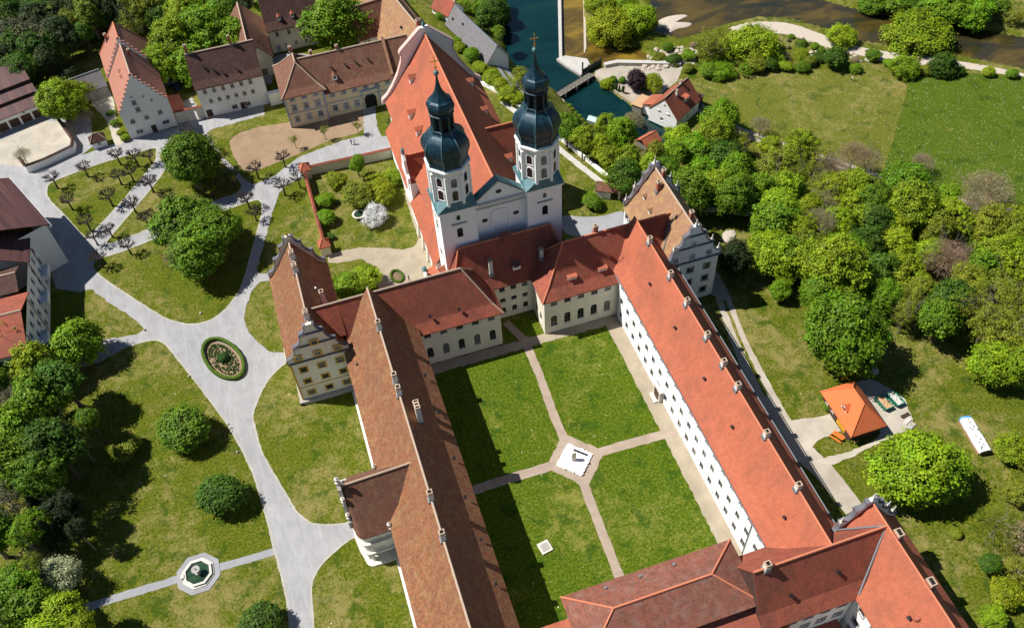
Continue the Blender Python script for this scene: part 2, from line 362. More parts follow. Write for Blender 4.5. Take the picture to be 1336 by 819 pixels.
def water_mat(name, stops, rough=0.06, sc=0.10):
    m, t, b = new_mat(name, rough, 0.5); co = wpos(t)
    n = noise(t, mapping(t, co, (0.6, 1.4, 1), (0, 0, 0.5)), sc, 5, 0.6, 0.8)
    t.links.new(ramp(t, n, stops), b.inputs['Base Color']); bump(t, b, noise(t, co, 1.4, 3), 0.03, 0.25)
water_mat('water_deep', [(0.3, (0.001, 0.013, 0.014)), (0.55, (0.002, 0.022, 0.021)), (0.75, (0.007, 0.030, 0.020))])
water_mat('water_shallow', [(0.30, (0.045, 0.030, 0.008)), (0.5, (0.10, 0.065, 0.012)), (0.62, (0.20, 0.13, 0.015)), (0.8, (0.07, 0.06, 0.015))])
water_mat('water_river', [(0.28, (0.008, 0.016, 0.014)), (0.48, (0.035, 0.028, 0.010)), (0.62, (0.085, 0.058, 0.012)), (0.8, (0.05, 0.045, 0.02))])
water_mat('water_basin', [(0.3, (0.01, 0.03, 0.02)), (0.6, (0.03, 0.06, 0.03)), (0.8, (0.06, 0.09, 0.03))], sc=0.8)

def foliage(name, trans=0.24):
    m, t, b = new_mat(name, 0.6, 0.25)
    oi = nd(t, 'ShaderNodeObjectInfo'); at = nd(t, 'ShaderNodeAttribute', attribute_name='tone')
    hs = nd(t, 'ShaderNodeHueSaturation')
    s1 = nd(t, 'ShaderNodeSeparateColor'); t.links.new(at.outputs['Color'], s1.inputs[0])
    a = nd(t, 'ShaderNodeMapRange'); t.links.new(s1.outputs[0], a.inputs[0]); a.inputs[3].default_value = 0.42; a.inputs[4].default_value = 1.55
    hh = nd(t, 'ShaderNodeMapRange'); t.links.new(s1.outputs[1], hh.inputs[0]); hh.inputs[3].default_value = 0.475; hh.inputs[4].default_value = 0.52
    t.links.new(oi.outputs['Color'], hs.inputs['Color']); t.links.new(a.outputs[0], hs.inputs['Value']); t.links.new(hh.outputs[0], hs.inputs['Hue'])
    t.links.new(hs.outputs[0], b.inputs['Base Color'])
    tr = nd(t, 'ShaderNodeBsdfTranslucent'); t.links.new(hs.outputs[0], tr.inputs['Color'])
    ms = nd(t, 'ShaderNodeMixShader'); ms.inputs[0].default_value = trans
    t.links.new(b.outputs[0], ms.inputs[1]); t.links.new(tr.outputs[0], ms.inputs[2])
    t.links.new(ms.outputs[0], t.nodes['Material Output'].inputs['Surface'])
foliage('leaves')
# ------------------------------------------------------------------ ground, roads, water
def axis_lines(lo, hi, step, far):
    mid = list(np.arange(lo, hi + 1e-6, step)); out = []; s = step; p = hi
    while p < far: s *= 1.35; p += s; out.append(p)
    neg = []; s = step; p = lo
    while p > -far: s *= 1.35; p -= s; neg.append(p)
    return np.array(neg[::-1] + mid + out)
def terrain():
    xs = axis_lines(-100, 235, 1.6, 3200); ys = axis_lines(10, 300, 1.6, 3200)
    X, Y = np.meshgrid(xs, ys); Z = H(X, Y)
    me = bpy.data.meshes.new('ground'); nx, ny = len(xs), len(ys)
    v = np.stack([X.ravel(), Y.ravel(), Z.ravel()], 1)
    i = np.arange(nx * ny).reshape(ny, nx)
    q = np.stack([i[:-1, :-1], i[:-1, 1:], i[1:, 1:], i[1:, :-1]], -1).reshape(-1, 4)
    me.vertices.add(len(v)); me.vertices.foreach_set('co', v.ravel())
    me.loops.add(q.size); me.loops.foreach_set('vertex_index', q.ravel().astype(np.int32))
    me.polygons.add(len(q)); me.polygons.foreach_set('loop_start', np.arange(0, q.size, 4, dtype=np.int32)); me.polygons.foreach_set('loop_total', np.full(len(q), 4, np.int32))
    me.update(); me.validate(); me.materials.append(M['grass']); me.polygons.foreach_set('use_smooth', [True] * len(q))
    tag(link('ground', me), kind='structure')
terrain()

def smooth_closed(pts, k=4):
    pts = [np.array(p, float) for p in pts]; n = len(pts); out = []
    for i in range(n):
        p0, p1, p2, p3 = pts[i - 1], pts[i], pts[(i + 1) % n], pts[(i + 2) % n]
        for j in range(k):
            t = j / k
            out.append(0.5 * ((2 * p1) + (-p0 + p2) * t + (2 * p0 - 5 * p1 + 4 * p2 - p3) * t * t + (-p0 + 3 * p1 - 3 * p2 + p3) * t ** 3))
    return np.array(out)
def smooth_open(pts, k=6):
    pts = [np.array(p, float) for p in pts]; ext = [2 * pts[0] - pts[1]] + pts + [2 * pts[-1] - pts[-2]]; out = []
    for i in range(1, len(ext) - 2):
        p0, p1, p2, p3 = ext[i - 1:i + 3]
        for j in range(k):
            t = j / k
            out.append(0.5 * ((2 * p1) + (-p0 + p2) * t + (2 * p0 - 5 * p1 + 4 * p2 - p3) * t * t + (-p0 + 3 * p1 - 3 * p2 + p3) * t ** 3))
    return np.array(out + [pts[-1]])
def ragged(pl, seg=0.8, jit=0.10):
    """outline cut into short pieces and roughened, so that grass edges are uneven"""
    out = []; n = len(pl)
    for i in range(n):
        a, b_ = pl[i], pl[(i + 1) % n]; L = np.linalg.norm(b_ - a); k = max(1, int(L / seg))
        if L > 60: k = 1
        nrm = np.array([-(b_ - a)[1], (b_ - a)[0]]) / (L + 1e-9)
        for j in range(k): out.append(a + (b_ - a) * j / k + nrm * random.gauss(0, jit) * (0 if j == 0 and k == 1 else 1))
    return np.array(out)
def sheet(name, include, exclude, z, mat, label=None, kind='structure', smooth_inc=False, px=True, zpx=0.0, drape=False, rough=0.10):
    conv = (lambda pl: poly_px(pl, zpx)) if px else (lambda pl: np.array(pl, float))
    inc = [smooth_closed(conv(p)) if smooth_inc else conv(p) for p in include]
    exc = [smooth_closed(conv(p)) for p in exclude]
    if rough: inc = [ragged(p, .8, rough) for p in inc]; exc = [ragged(p, .8, rough) for p in exc]
    vs, es = [], []
    for pl in inc + exc:
        o = len(vs); vs += [Vector(p) for p in pl]; es += [(o + i, o + (i + 1) % len(pl)) for i in range(len(pl))]
    ov, oe, of, *_ = delaunay_2d_cdt(vs, es, [], 0, 1e-4)
    A = np.array([p[:] for p in ov]); keep = []
    C = np.array([A[list(f)].mean(0) for f in of])
    ok = np.zeros(len(of), bool)
    for pl in inc: ok |= in_poly(C[:, 0], C[:, 1], pl)
    for pl in exc: ok &= ~in_poly(C[:, 0], C[:, 1], pl)
    faces = [tuple(f) for f, k in zip(of, ok) if k]
    used = sorted({i for f in faces for i in f}); mp = {i: j for j, i in enumerate(used)}
    zz = (lambda x, y: h1(x, y) + z) if drape else (lambda x, y: z)
    mb = MB(); mb.add([(A[i][0], A[i][1], zz(A[i][0], A[i][1])) for i in used], [tuple(mp[i] for i in f) for f in faces])
    o = mb.obj(name, mat, fix=False)
    me = o.data
    if me.polygons and sum(p.normal.z for p in me.polygons) < 0: me.flip_normals()
    return tag(o, label, None, None, kind)
def strip(name, pts, width, mat, z=0.03, px=True, zpx=0.0, drape=False, kind='structure', k=6):
    c = poly_px(pts, zpx) if px else np.array(pts, float)
    c = smooth_open(c, k)
    if len(c) < 900:
        L_ = np.r_[0, np.cumsum(np.linalg.norm(np.diff(c, axis=0), axis=1))]; tt = np.linspace(0, L_[-1], max(len(c), int(L_[-1] / .8))); c = np.stack([np.interp(tt, L_, c[:, 0]), np.interp(tt, L_, c[:, 1])], 1)
    d = np.gradient(c, axis=0); d /= np.linalg.norm(d, axis=1)[:, None] + 1e-9
    nrm = np.stack([-d[:, 1], d[:, 0]], 1); wd = np.interp(np.linspace(0, 1, len(c)), np.linspace(0, 1, len(width)), width) if isinstance(width, (list, tuple)) else np.full(len(c), width)
    mb = MB(); vs = []
    for p, n_, w_ in zip(c, nrm, wd):
        for s in (1, -1):
            q = p + n_ * (s * w_ / 2 + random.gauss(0, min(.05, w_ * .10))); vs.append((q[0], q[1], (h1(*q) if drape else 0) + z))
    mb.add(vs, [(2 * i, 2 * i + 1, 2 * i + 3, 2 * i + 2) for i in range(len(c) - 1)])
    o = mb.obj(name, mat, fix=False)
    if sum(p.normal.z for p in o.data.polygons) < 0: o.data.flip_normals()
    return tag(o, kind=kind)

L1 = [(61, 248), (67, 238), (103, 223), (144, 209), (180, 199), (203, 193), (204, 203), (200, 214), (159, 263), (133, 291), (117, 307), (108, 307), (85, 282), (64, 260)]
L2 = [(215, 221), (207, 205), (222, 190), (252, 178), (266, 176), (287, 206), (302, 224), (315, 240), (309, 252), (274, 264), (230, 283), (192, 300), (150, 316), (140, 314), (170, 278)]
L3 = [(121, 349), (128, 338), (159, 328), (195, 314), (245, 293), (285, 277), (333, 261), (342, 268), (340, 285), (326, 338), (315, 374), (300, 397), (290, 407), (274, 418), (249, 423), (223, 418), (205, 409), (167, 385), (136, 364)]
ROAD = [(381, 860), (379, 819), (375, 786), (368, 753), (358, 717), (350, 683), (341, 652), (330, 617), (315, 585), (297, 554), (277, 526), (251, 492), (231, 467), (218, 451), (206, 444), (190, 445), (164, 453), (128, 474),
        (100, 480), (60, 470), (60, 452), (126, 445), (154, 440), (179, 436), (188, 430), (184, 423), (167, 411), (149, 399), (118, 377), (104, 381), (73, 376), (60, 330), (30, 275), (0, 238), (-60, 180), (-60, 150),
        (0, 172), (55, 150), (100, 150), (118, 152), (122, 190), (105, 203), (149, 188), (172, 181), (232, 166), (224, 139), (250, 128), (269, 156), (345, 135), (345, 150), (277, 169), (270, 174),
        (290, 204), (318, 232), (330, 241), (356, 231), (388, 206), (443, 185), (475, 177), (474, 140), (489, 138), (492, 165), (497, 178), (521, 178), (525, 202), (399, 230), (376, 240), (365, 251), (357, 272), (345, 315), (335, 352), (338, 357),
        (353, 357), (356, 366), (340, 368), (328, 379), (320, 403), (319, 418), (325, 434), (340, 450), (352, 459), (372, 460), (372, 474), (366, 478), (350, 495), (338, 518), (330, 540), (332, 556), (341, 588), (354, 612), (371, 641), (384, 663), (394, 674), (410, 683), (440, 684), (470, 680),
        (474, 697), (458, 702), (433, 722), (415, 742), (406, 765), (409, 819), (411, 860)]
sheet('forecourt_road', [ROAD], [L1, L2, L3], 0.030, 'road_grey')
def outline(name, pl, mat, wdt=0.38, z=0.036):
    c = smooth_closed(poly_px(pl, 0)); c = np.vstack([c, c[:1]])
    return strip(name, c, wdt, mat, z, px=False, k=1)
for nm, pl in (('lawn_border', L1), ('lawn_border', L2), ('lawn_border', L3)): outline(nm, pl, 'kerb_pale')
strip('lawn_border', ROAD[1:17], 0.38, 'kerb_pale', 0.040); strip('lawn_border', ROAD[-22:-1], 0.38, 'kerb_pale', 0.040)
sheet('gatehouse_forecourt', [[(300, 184), (330, 168), (375, 160), (474, 140), (474, 160), (470, 172), (430, 184), (392, 200), (360, 213), (328, 224), (312, 216)]], [], 0.024, 'soil', smooth_inc=True)
sheet('garage_yard', [[(0, 185), (55, 158), (92, 160), (100, 175), (88, 190), (60, 205), (30, 218), (0, 215), (-30, 200)]], [], 0.044, 'yard')
# court
strip('courtyard_path', [(683, 440), (704, 490), (722, 540), (737, 575)], 1.7, 'gravel_pink', 0.040)
strip('courtyard_path', [(761, 630), (780, 680), (808, 752)], 1.7, 'gravel_pink', 0.040)
strip('courtyard_path', [(604, 644), (640, 632), (724, 606)], 1.9, 'gravel_pink', 0.044)
strip('courtyard_path', [(782, 590), (820, 579), (882, 562)], 1.9, 'gravel_pink', 0.044)
CXW, CYW = 32.5, 82.0
sheet('courtyard_lawn', [[(11.4, 51), (50.2, 51), (50.2, 110.3), (37.0, 110.5), (36.9, 118), (28.6, 118), (28.6, 110.5), (11.4, 110.5)]], [], 0.010, 'lawn', px=False)
sheet('courtyard_perimeter_path', [[(50.2, 51), (53.3, 51), (53.3, 112.6), (28.3, 112.9), (11.4, 113.2), (11.4, 110.6), (28.6, 110.5), (37.0, 110.5), (50.2, 110.3)]], [], 0.034, 'gravel_tan', px=False)
sheet('courtyard_centre', [[(734, 566), (743, 569), (786, 587), (787, 592), (769, 631), (760, 632), (719, 613), (716, 603)]], [], 0.056, 'gravel_pink')
strip('courtyard_path', [(660, 420), (676, 436), (683, 442)], 1.7, 'gravel_pink', 0.048)
# churchyard gravel
sheet('churchyard_path', [[(428, 333), (446, 327), (470, 323), (500, 323), (525, 326), (540, 322), (546, 310), (530, 262), (521, 215), (528, 205), (560, 300), (575, 350), (560, 372), (530, 380), (494, 382), (492, 362), (486, 348), (472, 338), (440, 343), (428, 343)]], [], 0.026, 'gravel_tan')
# south-west path to the fountain
strip('fountain_path', [(90, 800), (140, 783), (190, 768), (232, 755)], 1.5, 'paving', 0.022)
strip('fountain_path', [(286, 740), (320, 730), (362, 718)], 1.5, 'paving', 0.022)
# service track east of the convent
strip('service_track', [(918, 345), (940, 380), (962, 440), (995, 510), (1030, 570), (1075, 615), (1115, 665)], [3.4, 3.2, 3.4, 4.2, 4.6, 4.2, 3.8], 'track_pale', 0.024)
sheet('barn_yard', [[(1012, 548), (1040, 547), (1075, 542), (1094, 534), (1102, 560), (1085, 566), (1066, 574), (1058, 585), (1045, 594), (1028, 575)]], [], 0.030, 'yard')
sheet('barn_yard', [[(1112, 500), (1135, 494), (1160, 506), (1180, 520), (1192, 548), (1180, 562), (1150, 576), (1120, 592), (1085, 607), (1060, 602), (1075, 596), (1105, 590), (1135, 578), (1150, 565), (1140, 540)]], [], 0.035, 'yard')
strip('grass_verge', [(945, 392), (968, 450), (1000, 516)], 0.7, 'grass', 0.036)
# terrace walk north-east of the church
strip('terrace_walk', [(655, 132), (690, 160), (740, 203), (800, 250)], 1.6, 'concrete', 0.030)
sheet('east_yard', [[(735, 282), (760, 283), (785, 282), (812, 276), (815, 292), (790, 304), (750, 308), (735, 300)]], [], 0.030, 'paving', smooth_inc=True)
# village lanes
strip('village_lane', [(500, 70), (470, 80), (420, 78), (372, 76), (350, 86), (345, 110)], 4.0, 'paving', 0.022)
sheet('garden_path', [[(113, 100), (132, 104), (148, 130), (152, 158), (160, 186), (150, 188), (140, 160), (125, 142), (118, 130)]], [], 0.046, 'yard', smooth_inc=True)
strip('riverside_lane', [(560, -20), (600, 12), (628, 45), (648, 82), (664, 120), (690, 165)], [5, 4.5, 4, 4, 3.5, 3.0], 'paving', 0.06, zpx=-7, drape=True, k=10)
# valley
def vsheet(name, pl, mat, z, **kw): return sheet(name, [pl], [], VAL + z, mat, zpx=VAL, **kw)
vsheet('hay_meadow', [(890, 100), (930, 105), (1000, 98), (1060, 92), (1120, 88), (1188, 96), (1178, 140), (1160, 200), (1150, 232), (1080, 208), (1000, 183), (940, 158), (905, 135)], 'meadow_dry', 0.03)
vsheet('flower_meadow', [(1188, 96), (1260, 95), (1336, 100), (1500, 140), (1500, 340), (1336, 278), (1240, 258), (1150, 232), (1160, 200), (1178, 140)], 'meadow_green', 0.034)
strip('meadow_track', [(888, 122), (905, 134), (940, 160), (1000, 184), (1075, 208), (1150, 234), (1240, 262), (1336, 281), (1500, 330)], 3.2, 'track_pale', 0.05 + VAL, zpx=VAL)
strip('grass_verge', [(905, 134), (940, 160), (1000, 184), (1075, 208), (1150, 234), (1240, 262), (1336, 281)], 0.7, 'meadow_dry', 0.058 + VAL, zpx=VAL)
vsheet('gravel_bank', [(950, 38), (985, 29), (1030, 31), (1075, 46), (1120, 61), (1180, 71), (1240, 78), (1336, 96), (1336, 101), (1240, 87), (1180, 84), (1120, 72), (1065, 58), (1030, 46), (990, 42)], 'gravel_bar', 0.012, smooth_inc=True)
vsheet('gravel_bank', [(842, 94), (850, 80), (880, 66), (910, 66), (905, 84), (880, 92)], 'gravel_bar', 0.012, smooth_inc=True)
vsheet('mill_garden', [(775, 92), (800, 86), (890, 88), (885, 105), (862, 122), (850, 148), (800, 116), (778, 102)], 'track_pale', 0.016)
for nm, pl, mat, z in (('water', POOL, 'water_deep', -14.15), ('water', LOWER, 'water_shallow', -14.75), ('water', MAIN, 'water_river', -14.8)):
    cen = pl.mean(0)
    big = np.array([p + (p - cen) / np.linalg.norm(p - cen) * 0.9 for p in pl])
    sheet(nm, [big], [], z, mat, px=False, rough=0)
def gravel_bar(pl, z=-14.55):
    w_ = smooth_closed(poly_px(pl, z)); c = w_.mean(0); mb = MB(); n = len(w_)
    vs = [(p[0], p[1], z - 0.5) for p in w_] + [(*(c + (p - c) * 0.75), z + 0.05) for p in w_] + [(c[0], c[1], z + 0.12)]
    mb.add(vs, [(i, (i + 1) % n, n + (i + 1) % n, n + i) for i in range(n)] + [(n + i, n + (i + 1) % n, 2 * n) for i in range(n)])
    tag(mb.obj('gravel_bar', 'gravel_bar', smooth=True), kind='structure')
gravel_bar([(854, 36), (857, 26), (870, 20), (890, 17), (899, 19), (890, 25), (878, 27), (888, 30), (905, 30), (899, 35), (884, 38), (874, 43), (866, 36)])
# ------------------------------------------------------------------ building kit
SIDE = {'S': 0.0, 'E': math.pi / 2, 'N': math.pi, 'W': -math.pi / 2}
WIN = {}
def win_mesh(w_, h_, arch, frame, style):
    key = (round(w_, 2), round(h_, 2), arch, frame, style)
    if key in WIN: return WIN[key]
    fr = MB(); t = 0.09; hw = w_ / 2
    def ringpts(g):
        if not arch: return [(-hw + g, g), (hw - g, g), (hw - g, h_ - g), (-hw + g, h_ - g)]
        r = hw - g; zc = h_ - hw
        return [(-r, g), (r, g)] + [(r * math.cos(a), zc + r * math.sin(a)) for a in np.linspace(0, math.pi, 9)]
    o, i = ringpts(0), ringpts(t); n = len(o)
    vs = [(p[0], 0, p[1]) for p in o] + [(p[0], 0, p[1]) for p in i] + [(p[0], 0.07, p[1]) for p in i]
    fr.add(vs, [(k, (k + 1) % n, n + (k + 1) % n, n + k) for k in range(n)] + [(n + k, n + (k + 1) % n, 2 * n + (k + 1) % n, 2 * n + k) for k in range(n)])
    fr.box(-0.035, 0.035, 0.01, 0.06, t, h_ - t)
    for z in ((0.66,) if h_ < 2.2 else (0.33, 0.66)): fr.box(-hw + t, hw - t, 0.012, 0.058, h_ * z - 0.03, h_ * z + 0.03)
    pn = MB(); pp = ringpts(t * 0.5); pn.add([(p[0], 0.045, p[1]) for p in pp], [tuple(range(n))])
    sr = None
    if style:
        sr = MB(); b_ = 0.26; so = [(-hw - b_, -b_), (hw + b_, -b_), (hw + b_, h_ + b_), (-hw - b_, h_ + b_)]; si = [(-hw, 0), (hw, 0), (hw, h_), (-hw, h_)]
        vs = [(p[0], -0.20, p[1]) for p in so] + [(p[0], -0.20, p[1]) for p in si] + [(p[0], -0.10, p[1]) for p in so] + [(p[0], -0.10, p[1]) for p in si]
        sr.add(vs, [(k, (k + 1) % 4, 4 + (k + 1) % 4, 4 + k) for k in range(4)] + [(k, (k + 1) % 4, 8 + (k + 1) % 4, 8 + k) for k in range(4)] + [(4 + k, 4 + (k + 1) % 4, 12 + (k + 1) % 4, 12 + k) for k in range(4)])
    sl = MB(); sl.box(-hw - 0.1, hw + 0.1, -0.24, 0.0, -0.10, -0.005)
    res = (fr.mesh('window', frame), (pn.mesh('pane', 'glass', fix=False), pn.mesh('pane', 'glass_curtain', fix=False)), sr.mesh('surround', style) if sr else None, sl.mesh('sill', 'pale_stone'))
    WIN[key] = res; return res
class Bld:
    def __init__(s, name, label, cat, loc, rz=0.0, group=None):
        s.root = empty(name, loc, rz, label, cat, group); s.loc = Vector(loc); s.rz = rz; s.wall = {}; s.name = name; s.roofs = []
    def rel(s, mb):
        if s.rz: return mb          # rotated houses are built in local coordinates
        mb.v = [(p[0] - s.loc.x, p[1] - s.loc.y, p[2] - s.loc.z) for p in mb.v]; return mb
    def part(s, mb, name, mats, parent=None, smooth=False):
        if parent is None or parent is s.root: return link(name, s.rel(mb).mesh(name, mats, smooth), s.root)
        return link(name, s.rel(mb).mesh(name, mats, smooth), parent)
    def facade(s, mb, org, side, L, z0, z1, ops, depth=0.22, m=0):
        """wall from org (its left end seen from outside) with openings (u0,u1,v0,v1,arch) cut through"""
        a = SIDE[side] if isinstance(side, str) else side
        ca, sa = math.cos(a), math.sin(a)
        T = lambda u, y, z: (org[0] + u * ca - y * sa, org[1] + u * sa + y * ca, z)
        us = sorted({0.0, L, *[round(v, 4) for o in ops for v in o[:2]]}); zs = sorted({z0, z1, *[round(v, 4) for o in ops for v in o[2:4]]})
        for i in range(len(us) - 1):
            for j in range(len(zs) - 1):
                uc, zc = (us[i] + us[i + 1]) / 2, (zs[j] + zs[j + 1]) / 2
                if any(o[0] < uc < o[1] and o[2] < zc < o[3] for o in ops): continue
                mb.add([T(us[i], 0, zs[j]), T(us[i + 1], 0, zs[j]), T(us[i + 1], 0, zs[j + 1]), T(us[i], 0, zs[j + 1])], [(0, 1, 2, 3)], m)
        for o in ops:
            u0, u1, v0, v1 = o[:4]
            c = [(u0, v0), (u1, v0), (u1, v1), (u0, v1)]
            for k in range(4):
                p, q = c[k], c[(k + 1) % 4]
                mb.add([T(p[0], 0, p[1]), T(q[0], 0, q[1]), T(q[0], depth, q[1]), T(p[0], depth, p[1])], [(0, 1, 2, 3)], m)
            if len(o) > 4 and o[4]:
                r = (u1 - u0) / 2; um = (u0 + u1) / 2; zc = v1 - r
                for sgn in (1, -1):
                    arc = [(um + sgn * r * math.cos(t), zc + r * math.sin(t)) for t in np.linspace(0, math.pi / 2, 5)]
                    pl = arc + [(um + sgn * r, v1)]
                    f = [T(p[0], 0.003, p[1]) for p in pl]; mb.add(f, [tuple(range(len(f)))], m)
                    for k in range(4):
                        p, q = arc[k], arc[k + 1]; mb.add([T(p[0], 0.003, p[1]), T(q[0], 0.003, q[1]), T(q[0], depth, q[1]), T(p[0], depth, p[1])], [(0, 1, 2, 3)], m)
        return T
    def windows(s, org, side, ops, frame='white_paint', style=None, parent=None, name='window', sill=True):
        a = SIDE[side] if isinstance(side, str) else side; ca, sa = math.cos(a), math.sin(a)
        for o in ops:
            w_, h_ = o[1] - o[0], o[3] - o[2]; um = (o[0] + o[1]) / 2
            arch = len(o) > 4 and o[4]
            if len(o) > 5:                                   # a door
                mb = MB(); mb.box(-w_ / 2, w_ / 2, 0.0, 0.08, 0, h_); mb.box(-0.03, 0.03, -0.03, 0.0, 0.02, h_ - 0.02)
                d = link('door', mb.mesh('door', o[5]), s.root)
                p = Vector((org[0] + um * ca - 0.16 * sa, org[1] + um * sa + 0.16 * ca, o[2]))
                d.location = p - s.loc if not s.rz else p; d.rotation_euler = (0, 0, a); continue
            fm, pm, sm, sl = win_mesh(w_, h_, arch, frame, style)
            p = Vector((org[0] + um * ca - 0.15 * sa, org[1] + um * sa + 0.15 * ca, o[2]))
            wo = link(name, fm, parent or s.root, p - s.loc if not s.rz else p, a)
            if parent is None:
                link('pane', pm[random.random() < .22], wo)
                if sm: link('surround', sm, wo)
                elif sill: link('sill', sl, wo)
    def walls(s, x0, x1, y0, y1, z0, z1, mat, rows=None, frame='white_paint', style=None, name='wall', extra=None, sill=True):
        """rows: {'S': [(n, w, h, z, start, end, arch[, door])...]}"""
        mb = MB(); rows = rows or {}
        for side, org, L in (('S', (x0, y0), x1 - x0), ('E', (x1, y0), y1 - y0), ('N', (x1, y1), x1 - x0), ('W', (x0, y1), y1 - y0)):
            ops = []
            for r in rows.get(side, []):
                n, w_, h_, z, a, b_ = r[:6]; b_ = L - b_
                for i in range(n):
                    u = a + (b_ - a) * (i + 0.5) / n
                    ops.append((u - w_ / 2, u + w_ / 2, z, z + h_, *(r[6:])))
            s.facade(mb, org, side, L, z0, z1, ops)
            s.windows(org, side, ops, frame, style, sill=sill)
        if extra: extra(mb)
        return s.part(mb, name, mat)
    def gable_tri(s, mb, axis, c, lo, hi, ze, zr, t=0.3, dirn=1, kick=0):
        """wall triangle under a gable roof; axis is the ridge direction, c the wall plane"""
        mid = (lo + hi) / 2; poly = [(lo + 0.02, ze - 0.05), (hi - 0.02, ze - 0.05), (mid, zr - 0.32)]
        if kick:
            w_ = (hi - lo) / 2; zk = ze + kick * w_ * (zr - ze) / w_ * 0.72 - 0.36; poly = [(lo + .02, ze - .3), (hi - .02, ze - .3), (hi - kick * w_, zk), (mid, zr - .42), (lo + kick * w_, zk)]
        mb.prism(poly, axis, c, c - dirn * t)
    def roof(s, x0, x1, y0, y1, ze, zr, axis, mat, ends=('gable', 'gable'), over=0.55, kick=0.24, hip=0.9, cap='ridge_mortar', name='roof', verge=0.2, flare=0.72, capr=0.2):
        if axis == 'x': lo, hi, c0, c1 = x0, x1, y0, y1
        else: lo, hi, c0, c1 = y0, y1, x0, x1
        w_ = (c1 - c0) / 2; mid = (c0 + c1) / 2; sl = (zr - ze) / w_
        rings = [(-over, ze - over * sl * flare)]
        if kick: rings.append((kick * w_, ze + kick * w_ * sl * flare))
        vs = []; T = (lambda u, v, z: (u, v, z)) if axis == 'x' else (lambda u, v, z: (v, u, z))
        def eins(d, e): return -verge if e == 'gable' else d * hip
        for d, z in rings:
            a, b_ = lo + eins(d, ends[0]), hi - eins(d, ends[1])
            vs += [T(a, c0 + d, z), T(b_, c0 + d, z), T(b_, c1 - d, z), T(a, c1 - d, z)]
        a, b_ = lo + eins(w_, ends[0]), hi - eins(w_, ends[1])
        vs += [T(a, mid, zr), T(b_, mid, zr)]; k = len(rings); top = 4 * k; fs = []
        for i in range(k - 1):
            o = 4 * i
            fs += [(o, o + 1, o + 5, o + 4), (o + 2, o + 3, o + 7, o + 6)]
            if ends[1] == 'hip': fs.append((o + 1, o + 2, o + 6, o + 5))
            if ends[0] == 'hip': fs.append((o + 3, o, o + 4, o + 7))
        o = 4 * (k - 1)
        fs += [(o, o + 1, top + 1, top), (o + 2, o + 3, top, top + 1)]
        if ends[1] == 'hip': fs.append((o + 1, o + 2, top + 1))
        if ends[0] == 'hip': fs.append((o + 3, o, top))
        if axis == 'y': fs = [tuple(reversed(f)) for f in fs]
        r = s.part(MB().shell(vs, fs, 0.24), name, mat)
        if cap:
            mb = MB(); up = Vector((0, 0, 0.05))
            mb.tube([Vector(vs[top]) + up, Vector(vs[top + 1]) + up], [capr, capr], 6)
            for e, idx, tp in ((ends[0], (0, 3), top), (ends[1], (1, 2), top + 1)):
                if e == 'hip':
                    for q in idx: mb.tube([Vector(vs[4 * i + q]) + up for i in range(k)] + [Vector(vs[tp]) + up], [capr * 0.85] * (k + 1), 6)
            link('ridge_cap', s.rel(mb).mesh('ridge_cap', cap), r)
        r['_'] = 0; del r['_']
        return r
    def chimney(s, roof, x, y, zb, h, w_=0.8, d_=0.8, mat='chimney_plaster', flues=1, name='chimney'):
        mb = MB(); t = 0.14; X0, X1, Y0, Y1 = x - w_ / 2, x + w_ / 2, y - d_ / 2, y + d_ / 2; zt = zb + h
        mb.box(X0, X1, Y0, Y1, zb - 1.2, zt - 0.25)
        mb.box(X0 - 0.08, X1 + 0.08, Y0 - 0.08, Y1 + 0.08, zt - 0.25, zt - 0.12, 1)
        for i in range(flues):                                   # rim round each flue, dark inside
            ya, yb = Y0 + (Y1 - Y0) * i / flues, Y0 + (Y1 - Y0) * (i + 1) / flues
            mb.box(X0, X1, ya, ya + t, zt - 0.12, zt + 0.12, 1); mb.box(X0, X1, yb - t, yb, zt - 0.12, zt + 0.12, 1)
            mb.box(X0, X0 + t, ya + t, yb - t, zt - 0.12, zt + 0.12, 1); mb.box(X1 - t, X1, ya + t, yb - t, zt - 0.12, zt + 0.12, 1)
            mb.box(X0 + t, X1 - t, ya + t, yb - t, zt - 0.12, zt - 0.09, 2)
        mb.box(X0 - 0.12, X1 + 0.12, Y0 - 0.12, Y1 + 0.12, zb - 1.25, zb - 0.02, 3)
        return link(name, s.rel(mb).mesh(name, [mat, 'chimney_rim', 'soot', 'lead']), roof)
    def valley(s, roof, p0, p1, w_=0.5, name='valley_gutter'):
        p0, p1 = Vector(p0), Vector(p1); mb = MB(); mb.tube([p0, p1], [w_ / 2, w_ / 2], 4)
        return link(name, s.rel(mb).mesh(name, 'lead'), roof)
    def hatch(s, roof, p, n, size=0.5, name='roof_hatch', mat='iron'):
        """small vent box sitting on a slope of normal n"""
        q = Vector(n).to_track_quat('Z', 'Y').to_matrix(); mb = MB().box(-size / 2, size / 2, -size / 2, size / 2, -0.15, 0.22); mb.box(-size / 2 - .06, size / 2 + .06, -size / 2 - .06, size / 2 + .06, 0.22, 0.28)
        mb.v = [tuple(q @ Vector(v) + Vector(p)) for v in mb.v]
        return link(name, s.rel(mb).mesh(name, mat), roof)
    def finial(s, parent, x, y, z, h, mat='pale_stone', name='pinnacle'):
        mb = MB().lathe([(0.42, z - 0.3), (0.42, z + 0.25), (0.30, z + 0.3), (0.34, z + 0.42), (0.26, z + 0.5), (0.05, z + h * 0.86), (0.13, z + h * 0.9), (0.13, z + h * 0.96), (0.02, z + h)], 4, (x, y), math.pi / 4)
        return link(name, s.rel(mb).mesh(name, mat), parent)
